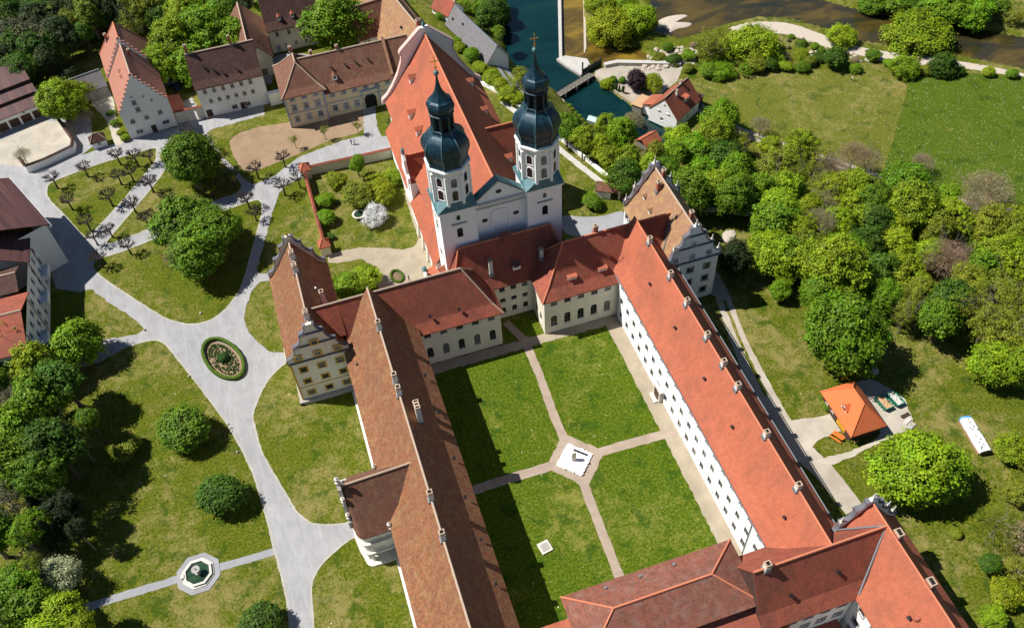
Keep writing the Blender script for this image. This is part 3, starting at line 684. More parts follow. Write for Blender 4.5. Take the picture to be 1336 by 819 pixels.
    def urn(s, parent, x, y, z, h, mat='pale_stone', name='urn'):
        mb = MB().lathe([(0.40, z - 0.3), (0.40, z + 0.2), (0.2, z + 0.3), (0.18, z + 0.4 * h), (0.42, z + 0.55 * h), (0.36, z + 0.75 * h), (0.12, z + 0.82 * h), (0.14, z + 0.9 * h), (0.02, z + h)], 8, (x, y))
        return link(name, s.rel(mb).mesh(name, mat), parent)
    def dormer(s, roof, x, y, z, w_=1.4, h_=1.2, L=2.4, face='W', rmat='tile_orange', gable=True):
        """small dormer whose front stands at (x,y,z), running L into the slope"""
        a = SIDE[face]; ca, sa = math.cos(a), math.sin(a)
        T = lambda u, v, zz: (x + u * ca - v * sa, y + u * sa + v * ca, z + zz)
        hw = w_ / 2; mb = MB()
        mb.add([T(-hw, 0, -0.5), T(hw, 0, -0.5), T(hw, 0, h_), T(-hw, 0, h_), T(-hw, L, -0.5), T(hw, L, -0.5), T(hw, L, h_), T(-hw, L, h_)],
               [(0, 1, 2, 3), (1, 5, 6, 2), (0, 3, 7, 4)])
        if gable: mb.add([T(-hw, 0, h_), T(hw, 0, h_), T(0, 0, h_ + hw * 0.8)], [(0, 1, 2)])
        d = link('dormer', s.rel(mb).mesh('dormer', 'white_plaster'), roof)
        r = MB()
        if gable: r.shell([T(-hw - .15, -.2, h_ - .1), T(0, -.2, h_ + hw * .9), T(0, L + 0.6, h_ + hw * .9), T(-hw - .15, L, h_ - .1), T(hw + .15, -.2, h_ - .1), T(hw + .15, L, h_ - .1)], [(0, 1, 2, 3), (1, 4, 5, 2)], 0.1)
        else: r.shell([T(-hw - .12, -.25, h_), T(hw + .12, -.25, h_), T(hw + .12, L + .8, h_ + 0.45), T(-hw - .12, L + .8, h_ + 0.45)], [(0, 1, 2, 3)], 0.12)
        link('dormer_roof', s.rel(r).mesh('dormer_roof', rmat), roof)
        wn = MB(); wn.add([T(-hw * .62, -.015, .15), T(hw * .62, -.015, .15), T(hw * .62, -.015, h_ - .12), T(-hw * .62, -.015, h_ - .12)], [(0, 1, 2, 3)])
        link('dormer_window', s.rel(wn).mesh('dormer_window', 'glass', fix=False), roof)
def scroll_gable(b, axis, c, mid, half, z0, ztop, thick=0.7, mat='white_plaster', cap='slate_coping', steps=3, fin=True, dirn=1):
    """curved baroque gable: a parapet wall with volute steps, stone coping and pinnacles; stands across the ridge at plane c"""
    pts = [(half, z0)]; hz = (ztop - z0)
    lv = [(half * 1.0, z0 + 0.10 * hz), (half * 0.72, z0 + 0.42 * hz), (half * 0.42, z0 + 0.74 * hz)]
    prof = [(half + 0.25, z0 - 0.2), (half + 0.25, z0 + 0.12 * hz)]
    for i, (r0, r1, za, zb) in enumerate(((1.0, 0.70, 0.12, 0.42), (0.66, 0.38, 0.46, 0.74), (0.36, 0.16, 0.78, 0.94))):
        for t in np.linspace(0, 1, 6):
            a = t * math.pi / 2                                   # concave sweep
            prof.append((half * (r0 - (r0 - r1) * math.sin(a)), z0 + hz * (za + (zb - za) * (1 - math.cos(a)))))
        prof.append((half * (r1 + 0.015), z0 + hz * (zb + 0.04)))
    prof += [(half * 0.10, z0 + hz * 1.0)]
    poly = [(mid + p, z) for p, z in prof] + [(mid - p, z) for p, z in reversed(prof)]
    g = b.part(MB().prism(poly, axis, c, c - dirn * thick), 'gable', mat)
    mb = MB()                                                     # coping along the outline
    n = len(prof)
    for sgn in (1, -1):
        for i in range(n - 1):
            (r0, za), (r1, zb) = prof[i], prof[i + 1]
            d = Vector((r1 - r0, zb - za)); L = d.length
            if L < 0.02: continue
            nn = Vector((d.y, -d.x)).normalized() * 0.14
            q = [(mid + sgn * r0, za), (mid + sgn * r1, zb), (mid + sgn * (r1 + nn.x), zb + nn.y), (mid + sgn * (r0 + nn.x), za + nn.y)]
            mb.prism(q, axis, c + dirn * 0.1, c - dirn * (thick + 0.1))
    link('coping', b.rel(mb).mesh('coping', cap), g)
    mb = MB()
    for f_, hw in ((0.0, 1.02), (0.44, 0.70), (0.76, 0.40)):      # string courses across the face
        zc = z0 + hz * f_
        p0, p1 = (c, c + dirn * 0.28)
        if axis == 'y': mb.box(mid - half * hw - .2, mid + half * hw + .2, min(p0, p1), max(p0, p1), zc - 0.16, zc + 0.16)
        else: mb.box(min(p0, p1), max(p0, p1), mid - half * hw - .2, mid + half * hw + .2, zc - 0.16, zc + 0.16)
    link('cornice', b.rel(mb).mesh('cornice', cap), g)
    if fin:
        cc = c - dirn * thick / 2
        for r_, f_, hh in ((0.98, 0.12, 1.7), (0.68, 0.44, 1.6), (0.0, 1.0, 1.7)):
            for sgn in ((1, -1) if r_ else (1,)):
                u = mid + sgn * half * r_
                b.finial(g, *((u, cc) if axis == 'y' else (cc, u)), z0 + hz * f_, hh)
    return g
def flat_windows(b, side, org, items, frame='white_paint', style=None):
    """windows set on a plain face: (u, z, w, h[, arch])"""
    ops = [(u - w_ / 2, u + w_ / 2, z, z + h_, *r) for u, z, w_, h_, *r in items]
    a = SIDE[side]; off = 0.19
    b.windows((org[0] + off * math.sin(a), org[1] - off * math.cos(a)), side, ops, frame, style)
# ------------------------------------------------------------------ the convent
def tri_extra(b, specs):
    def f(mb):
        for sp in specs: b.gable_tri(mb, *sp)
    return f
# west wing
b = Bld('convent_wing', 'convent wing with weathered brown roof and ridge chimneys, adjoining the curved portal pavilion', 'building', (4, 80, 0))
b.walls(-3, 11, 30, 114, 0, 12, 'white_plaster', {'W': [(22, 1.1, 1.7, 1.4, 4, 3), (22, 1.1, 1.7, 5.2, 4, 3), (22, 1.1, 1.5, 9.0, 4, 3)], 'E': [(20, 1.1, 1.7, 1.6, 3, 4), (20, 1.1, 1.7, 5.4, 3, 4), (20, 1.1, 1.4, 9.2, 3, 4)]}, frame='grey_frame')
r = b.roof(-3, 11, 30, 119, 12, 21.2, 'y', 'tile_west', kick=0.24, cap='ridge_mortar', verge=0.0)
for y, h_ in ((108.3, 2.3), (95.8, 2.3), (92.9, 2.3), (71.6, 2.3), (64.4, 2.3), (57.0, 0.0)):
    if h_: b.chimney(r, 4.0, y, 21.2, h_, 0.85, 0.85)
b.chimney(r, 6.2, 88.9, 18.4, 4.2, 0.9, 1.9, flues=3)
for x, y in ((9.6, 100.5), (9.8, 92), (9.9, 82), (9.6, 74), (9.9, 66), (9.9, 58)): b.hatch(r, (x, y, 21.2 - (x - 4) * 9.2 / 7 + 0.3), (0.72, 0, 0.69), 0.4)
b.hatch(r, (-1.6, 108, 13.3), (-0.72, 0, 0.69), 0.35)
mb = MB().box(-4.3, -3, 56, 112, 0, 0.22); b.part(mb, 'plinth', 'pale_stone')

# curved portal pavilion on the west wing
b = Bld('portal_pavilion', 'curved stone portal pavilion with steep brown roof, open porch and urns', 'building', (-6.5, 80, 0))
Y0, Y1 = 74.8, 86.0; XW = -9.4
plan = [(-3.05, Y0 + 0.4), (-4.4, Y0)] + [(XW + 1.6 - 1.9 * math.cos(t) * 0.6, Y0 + 1.6 - 1.6 * math.sin(t)) for t in np.linspace(math.pi / 2, 0, 6)]
plan += [(XW, 78.0), (XW - 0.3, 80.4), (XW, 82.8)] + [(p[0], Y0 + Y1 - p[1]) for p in reversed(plan)]
mb = MB().prism(plan, 'z', 4.0, 10.3); b.part(mb, 'wall', 'pale_stone')
mb = MB()
for i in range(3, len(plan) - 4, 2): mb.lathe([(0.42, 0), (0.42, 0.4), (0.30, 0.5), (0.27, 3.6), (0.42, 3.75), (0.42, 4.0)], 10, (plan[i][0] + 0.25, plan[i][1] + (0.25 if plan[i][1] < 80 else -0.25)))
b.part(mb, 'column', 'pale_stone')
mb = MB().prism([(p[0] + 1.6 * (1 if p[0] < -4 else 0), 80.4 + (p[1] - 80.4) * 0.72) for p in plan], 'z', 0.2, 4.0); b.part(mb, 'porch_wall', 'grey_stone')
cen = np.array([-5.5, 80.4])
big = [tuple(cen + (np.array(p) - cen) * 1.16) for p in plan]; big2 = [tuple(cen + (np.array(p) - cen) * 1.10) for p in plan]
mb = MB().prism([(min(p[0], -3.05), p[1]) for p in big], 'z', 0, 0.35); b.part(mb, 'step', 'pale_stone')
for z, nm in ((4.0, 'cornice'), (7.4, 'cornice'), (10.3, 'cornice')):
    mb = MB().prism([(min(p[0], -3.1), p[1]) for p in big2], 'z', z - 0.15, z + 0.2); b.part(mb, nm, 'pale_stone')
flat_windows(b, 'S', (-8.6, Y0 + 0.1), [(1.6, 8.0, 0.9, 1.4), (3.0, 8.0, 0.9, 1.4), (2.3, 5.0, 1.8, 1.1), (4.2, 8.0, 0.9, 1.4)])
flat_windows(b, 'W', (XW - 0.15, 82.4), [(0.9, 7.9, 1.0, 1.6), (2.0, 7.9, 1.0, 1.6), (3.1, 7.9, 1.0, 1.6), (0.9, 4.7, 1.0, 1.6), (3.1, 4.7, 1.0, 1.6)])
# roof: half-cone front running back into the long roof
rp = [tuple(cen + (np.array(p) - cen) * 1.12) for p in plan if p[0] < -3.5]; n = len(rp)
vs = [(p[0], p[1], 10.5) for p in rp] + [(-4.0 + 0, 80.6, 18.6) if i in (0, n - 1) else (-9.0, 80.6, 18.4) for i in range(n)]
vs = [(1.0, rp[0][1], 10.5 + 0)] + [(p[0], p[1], 10.5) for p in rp] + [(1.0, rp[-1][1], 10.5)]
k = len(vs); top = [(4.0, 80.5, 18.9), (-9.2, 80.5, 18.3)]
fs = []
A, B_ = k, k + 1
south = [i for i in range(k) if vs[i][1] < 79.0]; north = [i for i in range(k) if vs[i][1] > 81.8]; west = [i for i in range(k) if i not in south and i not in north]
for i in range(k - 1): fs.append((i, i + 1, B_))
fs.append((0, B_, A)); fs.append((B_, k - 1, A))
r = b.part(MB().shell(vs + top, [tuple(reversed(f)) for f in fs], 0.2), 'roof', 'tile_brown')
mb = MB().tube([(4.0, 80.5, 18.95), (-9.2, 80.5, 18.35)], [0.2, 0.2], 6); link('ridge_cap', b.rel(mb).mesh('ridge_cap', 'ridge_mortar'), r)
gp = [(76.9, 10.2), (84.1, 10.2), (84.1, 12.2), (83.0, 13.0), (82.6, 15.5), (81.8, 16.4), (81.4, 18.6), (80.5, 19.6), (79.6, 18.6), (79.2, 16.4), (78.4, 15.5), (78.0, 13.0), (76.9, 12.2)]
g = b.part(MB().prism(gp, 'x', -10.0, -9.4), 'gable', 'pale_stone')
for y, z, h_ in ((80.5, 19.6, 1.7), (83.5, 12.9, 1.6), (77.5, 12.9, 1.6), (82.2, 16.2, 1.3), (78.8, 16.2, 1.3)): b.urn(g, -9.7, y, z, h_)
b.urn(b.root.children[0], -3.6, Y0 - 0.2, 10.6, 2.0); b.urn(b.root.children[0], -3.6, Y1 + 0.2, 10.6, 2.0)

# north-west pavilion with yellow window frames
b = Bld('corner_pavilion', 'corner pavilion with scrolled gables and ochre window frames at the convent end by the forecourt', 'building', (-8, 125, 0))
S3 = [(3, 1.25, 1.35, 1.9, .3, .3), (3, 1.25, 1.35, 5.6, .3, .3), (3, 1.3, 1.5, 9.2, .3, .3)]
b.walls(-13.9, -2.6, 113.0, 137.5, 0, 12.6, 'cream_plaster', {'S': S3, 'W': [(7, 1.2, 1.6, 1.9, 1, 1), (7, 1.2, 1.6, 5.6, 1, 1), (7, 1.2, 1.5, 9.2, 1, 1)], 'E': [(5, 1.2, 1.6, 1.9, 1, 11), (5, 1.2, 1.6, 5.6, 1, 11)]}, style='ochre_paint', frame='grey_frame')
r = b.roof(-13.9, -2.6, 113.6, 137.1, 12.6, 21.0, 'y', 'tile_west', kick=0.22, verge=0.0)
g = scroll_gable(b, 'y', 112.95, -8.25, 5.65, 12.6, 22.3, 0.65, 'cream_plaster', dirn=-1, fin=False)
flat_windows(b, 'S', (-13.9, 112.9), [(1.9, 13.4, 1.1, 1.1), (5.65, 13.4, 1.1, 1.1), (9.4, 13.4, 1.1, 1.1), (5.65, 16.8, 1.1, 1.1)], style='ochre_paint')
g2 = scroll_gable(b, 'y', 137.55, -8.25, 5.65, 12.6, 22.3, 0.65, 'cream_plaster', dirn=1, fin=False)
mb = MB().lathe([(0.12, 22.3), (0.3, 22.6), (0.3, 22.9), (0.05, 23.1), (0.05, 23.6)], 8, (-8.25, 137.2)); link('finial', b.rel(mb).mesh('finial', 'gold'), g2)
mb = MB()
for x in (-14.05, -2.75): mb.box(x, x + 0.3, 112.86, 113.2, 0.9, 12.4)
mb.box(-13.7, -2.8, 112.9, 113.1, 4.55, 4.75); b.part(mb, 'corner_strip', 'ochre_paint')
mb = MB().box(-14.7, -13.9, 112.2, 138, 0, 0.5); mb.box(-14.7, -2.4, 112.2, 113.0, 0, 0.9); b.part(mb, 'plinth', 'grey_stone')
mb = MB().box(-15.1, -13.8, 122.0, 125.0, 0, 3.6); mb.prism([(-15.4, 3.6), (-13.8, 3.6), (-13.8, 5.0)], 'y', 121.8, 125.2); b.part(mb, 'side_porch', 'pale_stone')
for y in (132.0, 128.4, 115.8): b.chimney(r, -8.2, y, 21.0, 1.9, 0.9, 1.2, flues=2)
b.chimney(r, -4.6, 122.8, 16.0, 3.6, 0.8, 0.9, flues=1)
for x, y in ((-5.6, 126), (-3.2, 123.2)): b.hatch(r, (x, y, 21 - (x + 8.25) * 1.48 + 0.3), (0.83, 0, 0.56), 0.35, mat='white_paint')

# north-west wing
b = Bld('convent_wing', 'convent wing with red tile roof and arched windows between west wing and church', 'building', (12, 119, 0))
b.walls(-3, 28.2, 113.3, 124.9, 0, 11, 'cream_plaster', {'S': [(5, 1.3, 3.2, 2.2, 14.3, .3, True), (5, 1.4, 1.3, 8.6, 14.3, .3)], 'N': [(9, 1.2, 2.2, 2.0, 1, 3), (9, 1.2, 1.6, 6.8, 1, 3)], 'E': [(2, 1.2, 1.6, 2.2, 1, 5), (2, 1.2, 1.6, 7.2, 1, 5)]}, frame='grey_frame')
r = b.roof(-2.3, 28.2, 113.3, 124.9, 11, 19.5, 'x', 'tile_red', ('gable', 'hip'), kick=0.2, verge=0, hip=1.0, cap='ridge_mortar')
b.roof(-7.4, -2.2, 115.4, 122.8, 14.0, 19.46, 'x', 'tile_red', kick=0, verge=0, over=0.1, cap='ridge_mortar', name='roof_saddle')
for x, y in ((14.3, 114.6), (20.2, 114.5)): b.hatch(r, (x, y, 11.9 + (y - 113.3) * 1.1), (0, -0.8, 0.6), 0.45)
# junction in front of the church
b = Bld('convent_link', 'cream convent link with dark red roof directly below the church towers', 'building', (33, 124, 0))
b.walls(20.2, 46, 119.9, 128.4, 0, 11.2, 'cream_plaster', {'S': [(3, 1.1, 1.7, 1.6, 9.2, 9.2, True), (3, 1.2, 1.2, 5.0, 9.2, 9.2), (3, 1.2, 1.2, 8.4, 9.2, 9.2)], 'W': [(2, 1.1, 1.7, 2, 1, 1), (2, 1.1, 1.4, 6.4, 1, 1)]}, frame='grey_frame')
r = b.roof(20.2, 46, 119.9, 128.4, 11.2, 19.7, 'x', 'tile_red', ('hip', 'hip'), kick=0.2, hip=0.75, cap='ridge_orange')
b.chimney(r, 29.0, 121.3, 13.6, 3.6, 0.75, 0.75)
mb = MB().lathe([(1.1, 17.2), (1.1, 19.9), (0.95, 20.2), (0.5, 20.6), (0, 20.75)], 14, (33.3, 124.2)); link('ridge_turret', b.rel(mb).mesh('ridge_turret', 'tile_red'), r)
b.dormer(r, 34.3, 120.6, 13.5, 1.6, 0.9, 2.0, 'S', 'tile_brown', gable=False)
# north-east wing
b = Bld('convent_wing', 'convent wing with orange-red roof and two dormers over arched court windows', 'building', (46, 119, 0))
b.walls(37.3, 64, 112.6, 125.2, 0, 11, 'cream_plaster', {'S': [(5, 1.4, 3.2, 2.0, .6, 11.4, True), (5, 1.4, 1.3, 8.5, .6, 11.4)], 'W': [(2, 1.2, 2.4, 2.0, 6.2, 1.0, True), (2, 1.2, 1.3, 8.4, 6.2, 1.0)], 'N': [(7, 1.2, 1.8, 2.0, 9, 1), (7, 1.2, 1.6, 6.8, 9, 1)]}, frame='grey_frame')
r = b.roof(37.3, 69, 112.6, 125.2, 11, 19.3, 'x', 'tile_red', ('hip', 'gable'), kick=0.2, hip=1.0, verge=0, cap='ridge_orange')
for x in (44.0, 50.6): b.dormer(r, x, 114.3, 13.0, 1.9, 0.7, 2.4, 'S', 'tile_orange', gable=False)
b.chimney(r, 50.8, 119.4, 19.3, 1.6, 0.9, 0.7, 'brick_red')
b.chimney(r, 39.6, 120.5, 15.2, 2.2, 0.7, 0.7)
# east wing
b = Bld('convent_wing', 'longest convent wing with bright orange roof and three window rows in its white wall', 'building', (59, 82, 0))
b.walls(53.3, 64.6, 44, 113, 0, 13, 'bright_plaster', {'W': [(19, 1.3, 2.0, 1.4, 1.2, 7.0), (19, 1.3, 1.9, 5.6, 1.2, 7.0), (19, 1.3, 1.6, 9.8, 1.2, 7.0)], 'E': [(19, 1.1, 1.75, 1.5, 1.2, 1.2), (19, 1.1, 1.6, 5.7, 1.2, 1.2), (19, 1.1, 1.4, 9.9, 1.2, 1.2)]}, frame='grey_frame', sill=False)
r = b.roof(53.3, 64.6, 44, 119, 13, 21, 'y', 'tile_orange', kick=0.28, verge=0, cap='ridge_orange', capr=0.16)
for px_ in ((846, 313), (876, 357), (896, 393), (922, 437), (945, 472), (962, 503), (1000, 565), (1040, 634)):
    q = P(*px_, 21.8); b.chimney(r, 58.95, q[1], 21, 1.35, 0.85, 0.85, flues=1)
for px_ in ((882, 420), (921, 485), (957.5, 549), (1027, 666), (849, 361)):
    q = OX(*px_, 56.2); b.hatch(r, (56.2, q[1], 21 - (58.95 - 56.2) * 1.42 + 0.2), (-0.8, 0, 0.6), 0.35)
mb = MB(); mb.box(52.55, 53.25, 88.6, 91.4, 0, 3.1); b.part(mb, 'court_door_surround', 'pale_stone')
mb = MB(); mb.box(52.4, 52.6, 89.2, 90.8, 0.2, 2.6); b.part(mb, 'court_door', 'door_brown')
mb = MB(); mb.box(51.6, 53.3, 88.8, 91.2, 0, 0.35); b.part(mb, 'door_step', 'pale_stone')
mb = MB(); mb.tube([(53.15, 54.9, 0.1), (53.15, 54.9, 12.8)], [0.09, 0.09], 6); mb.tube([(53.15, 111.8, 0.1), (53.15, 111.8, 12.8)], [0.09, 0.09], 6); b.part(mb, 'downpipe', 'lead')
mb = MB()
for x in (52.62, 65.2): mb.tube([(x, 50, 12.72), (x, 112.5, 12.72)], [0.11, 0.11], 6)
b.part(mb, 'gutter', 'lead')
# north-east pavilion
b = Bld('corner_pavilion', 'corner pavilion with pinnacled gables beside the wooded slope', 'building', (68, 120, 0))
b.walls(62.4, 74.6, 110.6, 131.0, 0, 12.8, 'white_plaster', {'S': [(3, 1.3, 1.6, 1.8, .5, .5), (3, 1.3, 1.6, 5.4, .5, .5), (3, 1.3, 1.5, 9.2, .5, .5)], 'W': [(3, 1.2, 1.5, 2.0, .5, 14), (3, 1.2, 1.5, 5.6, .5, 14), (3, 1.2, 1.4, 9.2, .5, 14)], 'E': [(7, 1.2, 1.5, 2.0, .5, .5), (7, 1.2, 1.5, 5.6, .5, .5)]}, style='grey_stone', frame='grey_frame')
r = b.roof(62.4, 74.6, 111.2, 130.5, 12.8, 21.6, 'y', 'tile_tan', kick=0.2, verge=0, cap='ridge_mortar')
scroll_gable(b, 'y', 110.55, 68.5, 6.1, 12.8, 22.6, 0.65, 'white_plaster', dirn=-1)
scroll_gable(b, 'y', 131.05, 68.5, 6.1, 12.8, 22.6, 0.65, 'white_plaster', dirn=1)
flat_windows(b, 'S', (62.4, 110.45), [(2.4, 13.7, 1.1, 1.2), (6.1, 13.7, 1.1, 1.2), (9.8, 13.7, 1.1, 1.2), (6.1, 17.2, 1.1, 1.1)])
for x, y in ((67.2, 125.6), (69.4, 128.0), (69.6, 115.0)): b.chimney(r, x, y, 21.6 - abs(x - 68.5) * 1.4, 2.3, 0.8, 0.8, 'brick_red')
for x, y in ((65.0, 127.6), (64.6, 123.8)): b.dormer(r, x, y, 21.6 - (68.5 - x) * 1.42 - 0.2, 0.9, 0.7, 1.4, 'W', 'tile_tan')
b.valley(r, (68.2, 119.0, 20.8), (62.6, 112.9, 12.9), 0.34)
mb = MB().box(74.6, 75.4, 110, 131, 0, 1.2); b.part(mb, 'plinth', 'grey_stone')
# south-east pavilion and wing
b = Bld('corner_pavilion', 'corner pavilion with orange roof and pinnacled gable near the service track end', 'building', (68, 35, 0))
b.walls(62.2, 74.5, 10, 48.4, 0, 13, 'bright_plaster', {'W': [(5, 1.3, 1.6, 2.0, 10.5, 12), (5, 1.3, 1.6, 5.8, 10.5, 12), (5, 1.3, 1.4, 9.8, 10.5, 12)], 'E': [(10, 1.2, 1.6, 2.0, 1, 1), (10, 1.2, 1.6, 5.8, 1, 1)], 'N': [(2, 1.2, 1.5, 2.0, 1, 5), (2, 1.2, 1.5, 5.8, 1, 5)]}, style='grey_stone', frame='grey_frame')
r = b.roof(62.2, 74.5, 10, 48.0, 13, 21.2, 'y', 'tile_orange', kick=0.25, verge=0, cap='ridge_orange', capr=0.15)
scroll_gable(b, 'y', 48.6, 68.35, 6.15, 13, 22.0, 0.65, 'white_plaster', dirn=1)
for y in (42.0, 33.9): b.chimney(r, 68.8, y, 20.9, 1.5, 1.0, 1.3, 'brick_red')
b.hatch(r, (65.2, 31.6, 17.4), (-0.8, 0, 0.6), 0.4); mb = MB().lathe([(0.3, 17.2), (0.45, 17.9), (0.35, 18.3), (0, 18.4)], 8, (65.9, 31.0)); link('vent_cowl', b.rel(mb).mesh('vent_cowl', 'brick_red'), r)
b.valley(r, (68.2, 44.0, 20.9), (62.2, 38.2, 13.0), 0.34); b.valley(r, (68.2, 44.2, 20.9), (62.2, 49.2, 13.5), 0.3)
b = Bld('convent_wing', 'south convent wing with dark red roof between hipped hall and orange pavilion', 'building', (56, 44, 0))
b.walls(46.5, 62, 38.4, 49.6, 0, 13, 'white_plaster', {'S': [(5, 1.3, 1.6, 2.0, .6, .3), (5, 1.3, 1.6, 5.8, .6, .3), (5, 1.3, 1.4, 9.8, .6, .3)]}, style='grey_stone', extra=tri_extra(b, [('x', 46.5, 38.4, 49.6, 13, 21, 0.3, -1, .25)]))
r = b.roof(46.0, 68.3, 38.4, 49.6, 13, 21, 'x', 'tile_red', kick=0.25, verge=0.1, cap='ridge_orange')
b.chimney(r, 48.1, 44.0, 21, 1.5, 0.9, 0.9)
for x, y in ((51.2, 40.6), (59.4, 41.2)): b.hatch(r, (x, y, 13.3 + (y - 38.4) * 1.35), (0, -0.8, 0.6), 0.45)
mb = MB().prism([(38.0, 8.0), (50.0, 8.0), (50.0, 12.3), (48.2, 14.0), (44.0, 20.5), (39.8, 14.0), (38.0, 12.3)], 'x', 46.1, 46.44); b.part(mb, 'gable_shade_panel', 'tile_dark')  # added dark panel: shade of the gap beside the hall, put into colour
mb = MB(); mb.box(53.0, 60.5, 30.5, 37.8, 0, 3.2); b.part(mb, 'court_annex', 'white_plaster')
mb = MB(); mb.shell([(52.7, 30.2, 3.4), (60.8, 30.2, 3.4), (60.8, 38.3, 4.2), (52.7, 38.3, 4.2)], [(0, 1, 2, 3)], 0.2); b.part(mb, 'annex_roof', 'tile_red')
# south hall with lichen-streaked hipped roof
b = Bld('convent_hall', 'convent hall under a low hipped roof streaked with grey lichen', 'building', (33, 47, 0))
b.walls(19.6, 46.5, 42.1, 51.6, 0, 14.9, 'white_plaster', {'N': [(7, 1.4, 3.4, 2.2, 1, 1, True), (7, 1.3, 1.6, 8.5, 1, 1)], 'S': [(7, 1.3, 1.4, 12.4, 1, 1)]}, frame='grey_frame')
r = b.roof(19.6, 46.5, 42.1, 51.6, 14.9, 18.0, 'x', 'tile_lichen', ('hip', 'hip'), over=0.8, kick=0, hip=1.15, cap='ridge_orange')
for x in (25.6, 31.3, 37.0): b.hatch(r, (x, 51.0, 15.4), (0, 0.45, 0.89), 0.35, mat='lead')
mb = MB(); mb.box(15, 50, 35.5, 42.1, 0, 10.8); b.part(mb, 'aisle_wall', 'white_plaster')
mb = MB(); mb.shell([(14.6, 34.9, 10.6), (50.4, 34.9, 10.6), (50.4, 42.1, 13.4), (14.6, 42.1, 13.4)], [(0, 1, 2, 3)], 0.25); b.part(mb, 'aisle_roof', 'tile_red')
b = Bld('convent_wing', 'low orange-roofed convent link between west wing and hipped hall', 'building', (15, 45, 0))
b.walls(11, 19.4, 39.5, 50.3, 0, 9.4, 'white_plaster', {'N': [(2, 1.2, 1.6, 2.0, .6, .6), (2, 1.2, 1.6, 6.0, .6, .6)]}, frame='grey_frame')
b.roof(9, 19.5, 39.5, 50.3, 9.4, 13.6, 'x', 'tile_orange', kick=0, verge=0, cap='ridge_orange')

# ------------------------------------------------------------------ the church
b = Bld('church', 'white twin-towered baroque church with orange roof and dark green onion domes', 'church', (33.3, 150, 0)); church = b
b.walls(22.0, 44.6, 127.3, 183.4, 0, 15, 'white_plaster', {'W': [(9, 1.3, 3.0, 10.4, 2, 16, True)], 'E': [(9, 1.3, 3.0, 8.4, 16, 2, True)]}, sill=False)
r = b.roof(22.0, 44.6, 128.0, 183.2, 15, 30.2, 'y', 'tile_orange', kick=0.14, verge=0.0, over=0.7, cap='ridge_orange')
for x, y, z in ((24.9, 169.5, 19.2), (27.6, 177.5, 22.8), (25.0, 163.0, 19.2)): b.dormer(r, x - 0.4, y, z - 0.35, 1.3, 1.3, 2.0, 'W', 'tile_orange')
for x, y in ((41.6, 176.5), (41.6, 165.0), (41.8, 147.5)): b.dormer(r, x + 0.4, y, 30.2 - (x - 33.3) * 1.35 - 0.6, 1.3, 1.4, 2.0, 'E', 'tile_orange')
half = [(12.6, 13.6), (12.4, 14.8), (11.0, 15.9), (9.3, 18.2), (7.6, 21.2), (6.4, 24.2), (6.1, 26.0), (6.6, 26.3), (6.3, 27.0), (0.9, 31.8)]
poly = [(33.3 + a, z) for a, z in half] + [(33.3 - a, z) for a, z in reversed(half)]
g = b.part(MB().prism(poly, 'y', 183.2, 184.1), 'rear_gable', 'bright_plaster')
mb = MB()
for sgn in (1, -1):
    for (r0, za), (r1, zb) in zip(half[:-1], half[1:]):
        d = Vector((r1 - r0, zb - za)); nn = Vector((d.y, -d.x)).normalized() * 0.16
        mb.prism([(33.3 + sgn * r0, za), (33.3 + sgn * r1, zb), (33.3 + sgn * (r1 + nn.x), zb + nn.y), (33.3 + sgn * (r0 + nn.x), za + nn.y)], 'y', 183.05, 184.25)
link('coping', b.rel(mb).mesh('coping', 'pink_plaster'), g)
mb = MB().lathe([(0.3, 31.6), (0.3, 32.3), (0.45, 32.6), (0.2, 33.1), (0.03, 33.9)], 8, (33.3, 183.6)); link('finial', b.rel(mb).mesh('finial', 'copper_light'), g)
# front between the towers
fac = [(28.0, 0), (38.5, 0), (38.5, 28.2), (33.25, 32.6), (28.0, 28.2)]
g = b.part(MB().prism(fac, 'y', 126.6, 127.9), 'front', 'bright_plaster')
mb = MB()
for sgn in (1, -1):
    q = [(33.25, 32.5), (33.25 + sgn * 5.5, 28.0), (33.25 + sgn * 5.6, 28.35), (33.25, 32.95)]
    mb.prism(q, 'y', 126.35, 128.1)
link('pediment_coping', b.rel(mb).mesh('pediment_coping', 'copper_light'), g)
mb = MB().box(28.0, 38.5, 126.1, 126.6, 27.5, 27.9); mb.box(28.0, 38.5, 126.3, 126.6, 26.4, 26.6); link('cornice', b.rel(mb).mesh('cornice', 'pale_stone'), g)
mb = MB()
for cx, z, rr in ((30.0, 23.0, 0.62), (36.5, 23.0, 0.62), (33.25, 29.8, 0.6)):
    mb.add([(cx + rr * math.cos(t), 126.56, z + rr * 0.85 * math.sin(t)) for t in np.linspace(0, 2 * math.pi, 14, endpoint=False)], [tuple(range(14))])
link('oval_window', b.rel(mb).mesh('oval_window', 'glass', fix=False), g)
mb = MB(); arc = [(31.3, 19), (31.3, 24.3)] + [(33.25 + 1.95 * math.cos(t), 24.3 + 1.1 * math.sin(t)) for t in np.linspace(math.pi, 0, 8)] + [(35.2, 24.3), (35.2, 19)]
inn = [(33.25 + (p[0] - 33.25) * 0.82, 19 + (p[1] - 19) * 0.94) for p in arc]; n = len(arc)
mb.add([(p[0], 126.35, p[1]) for p in arc] + [(p[0], 126.35, p[1]) for p in inn] + [(p[0], 126.62, p[1]) for p in arc] + [(p[0], 126.62, p[1]) for p in inn],
       [(i, i + 1, n + i + 1, n + i) for i in range(n - 1)] + [(i, i + 1, 2 * n + i + 1, 2 * n + i) for i in range(n - 1)] + [(n + i, n + i + 1, 3 * n + i + 1, 3 * n + i) for i in range(n - 1)])
link('niche_frame', b.rel(mb).mesh('niche_frame', 'bright_plaster'), g)
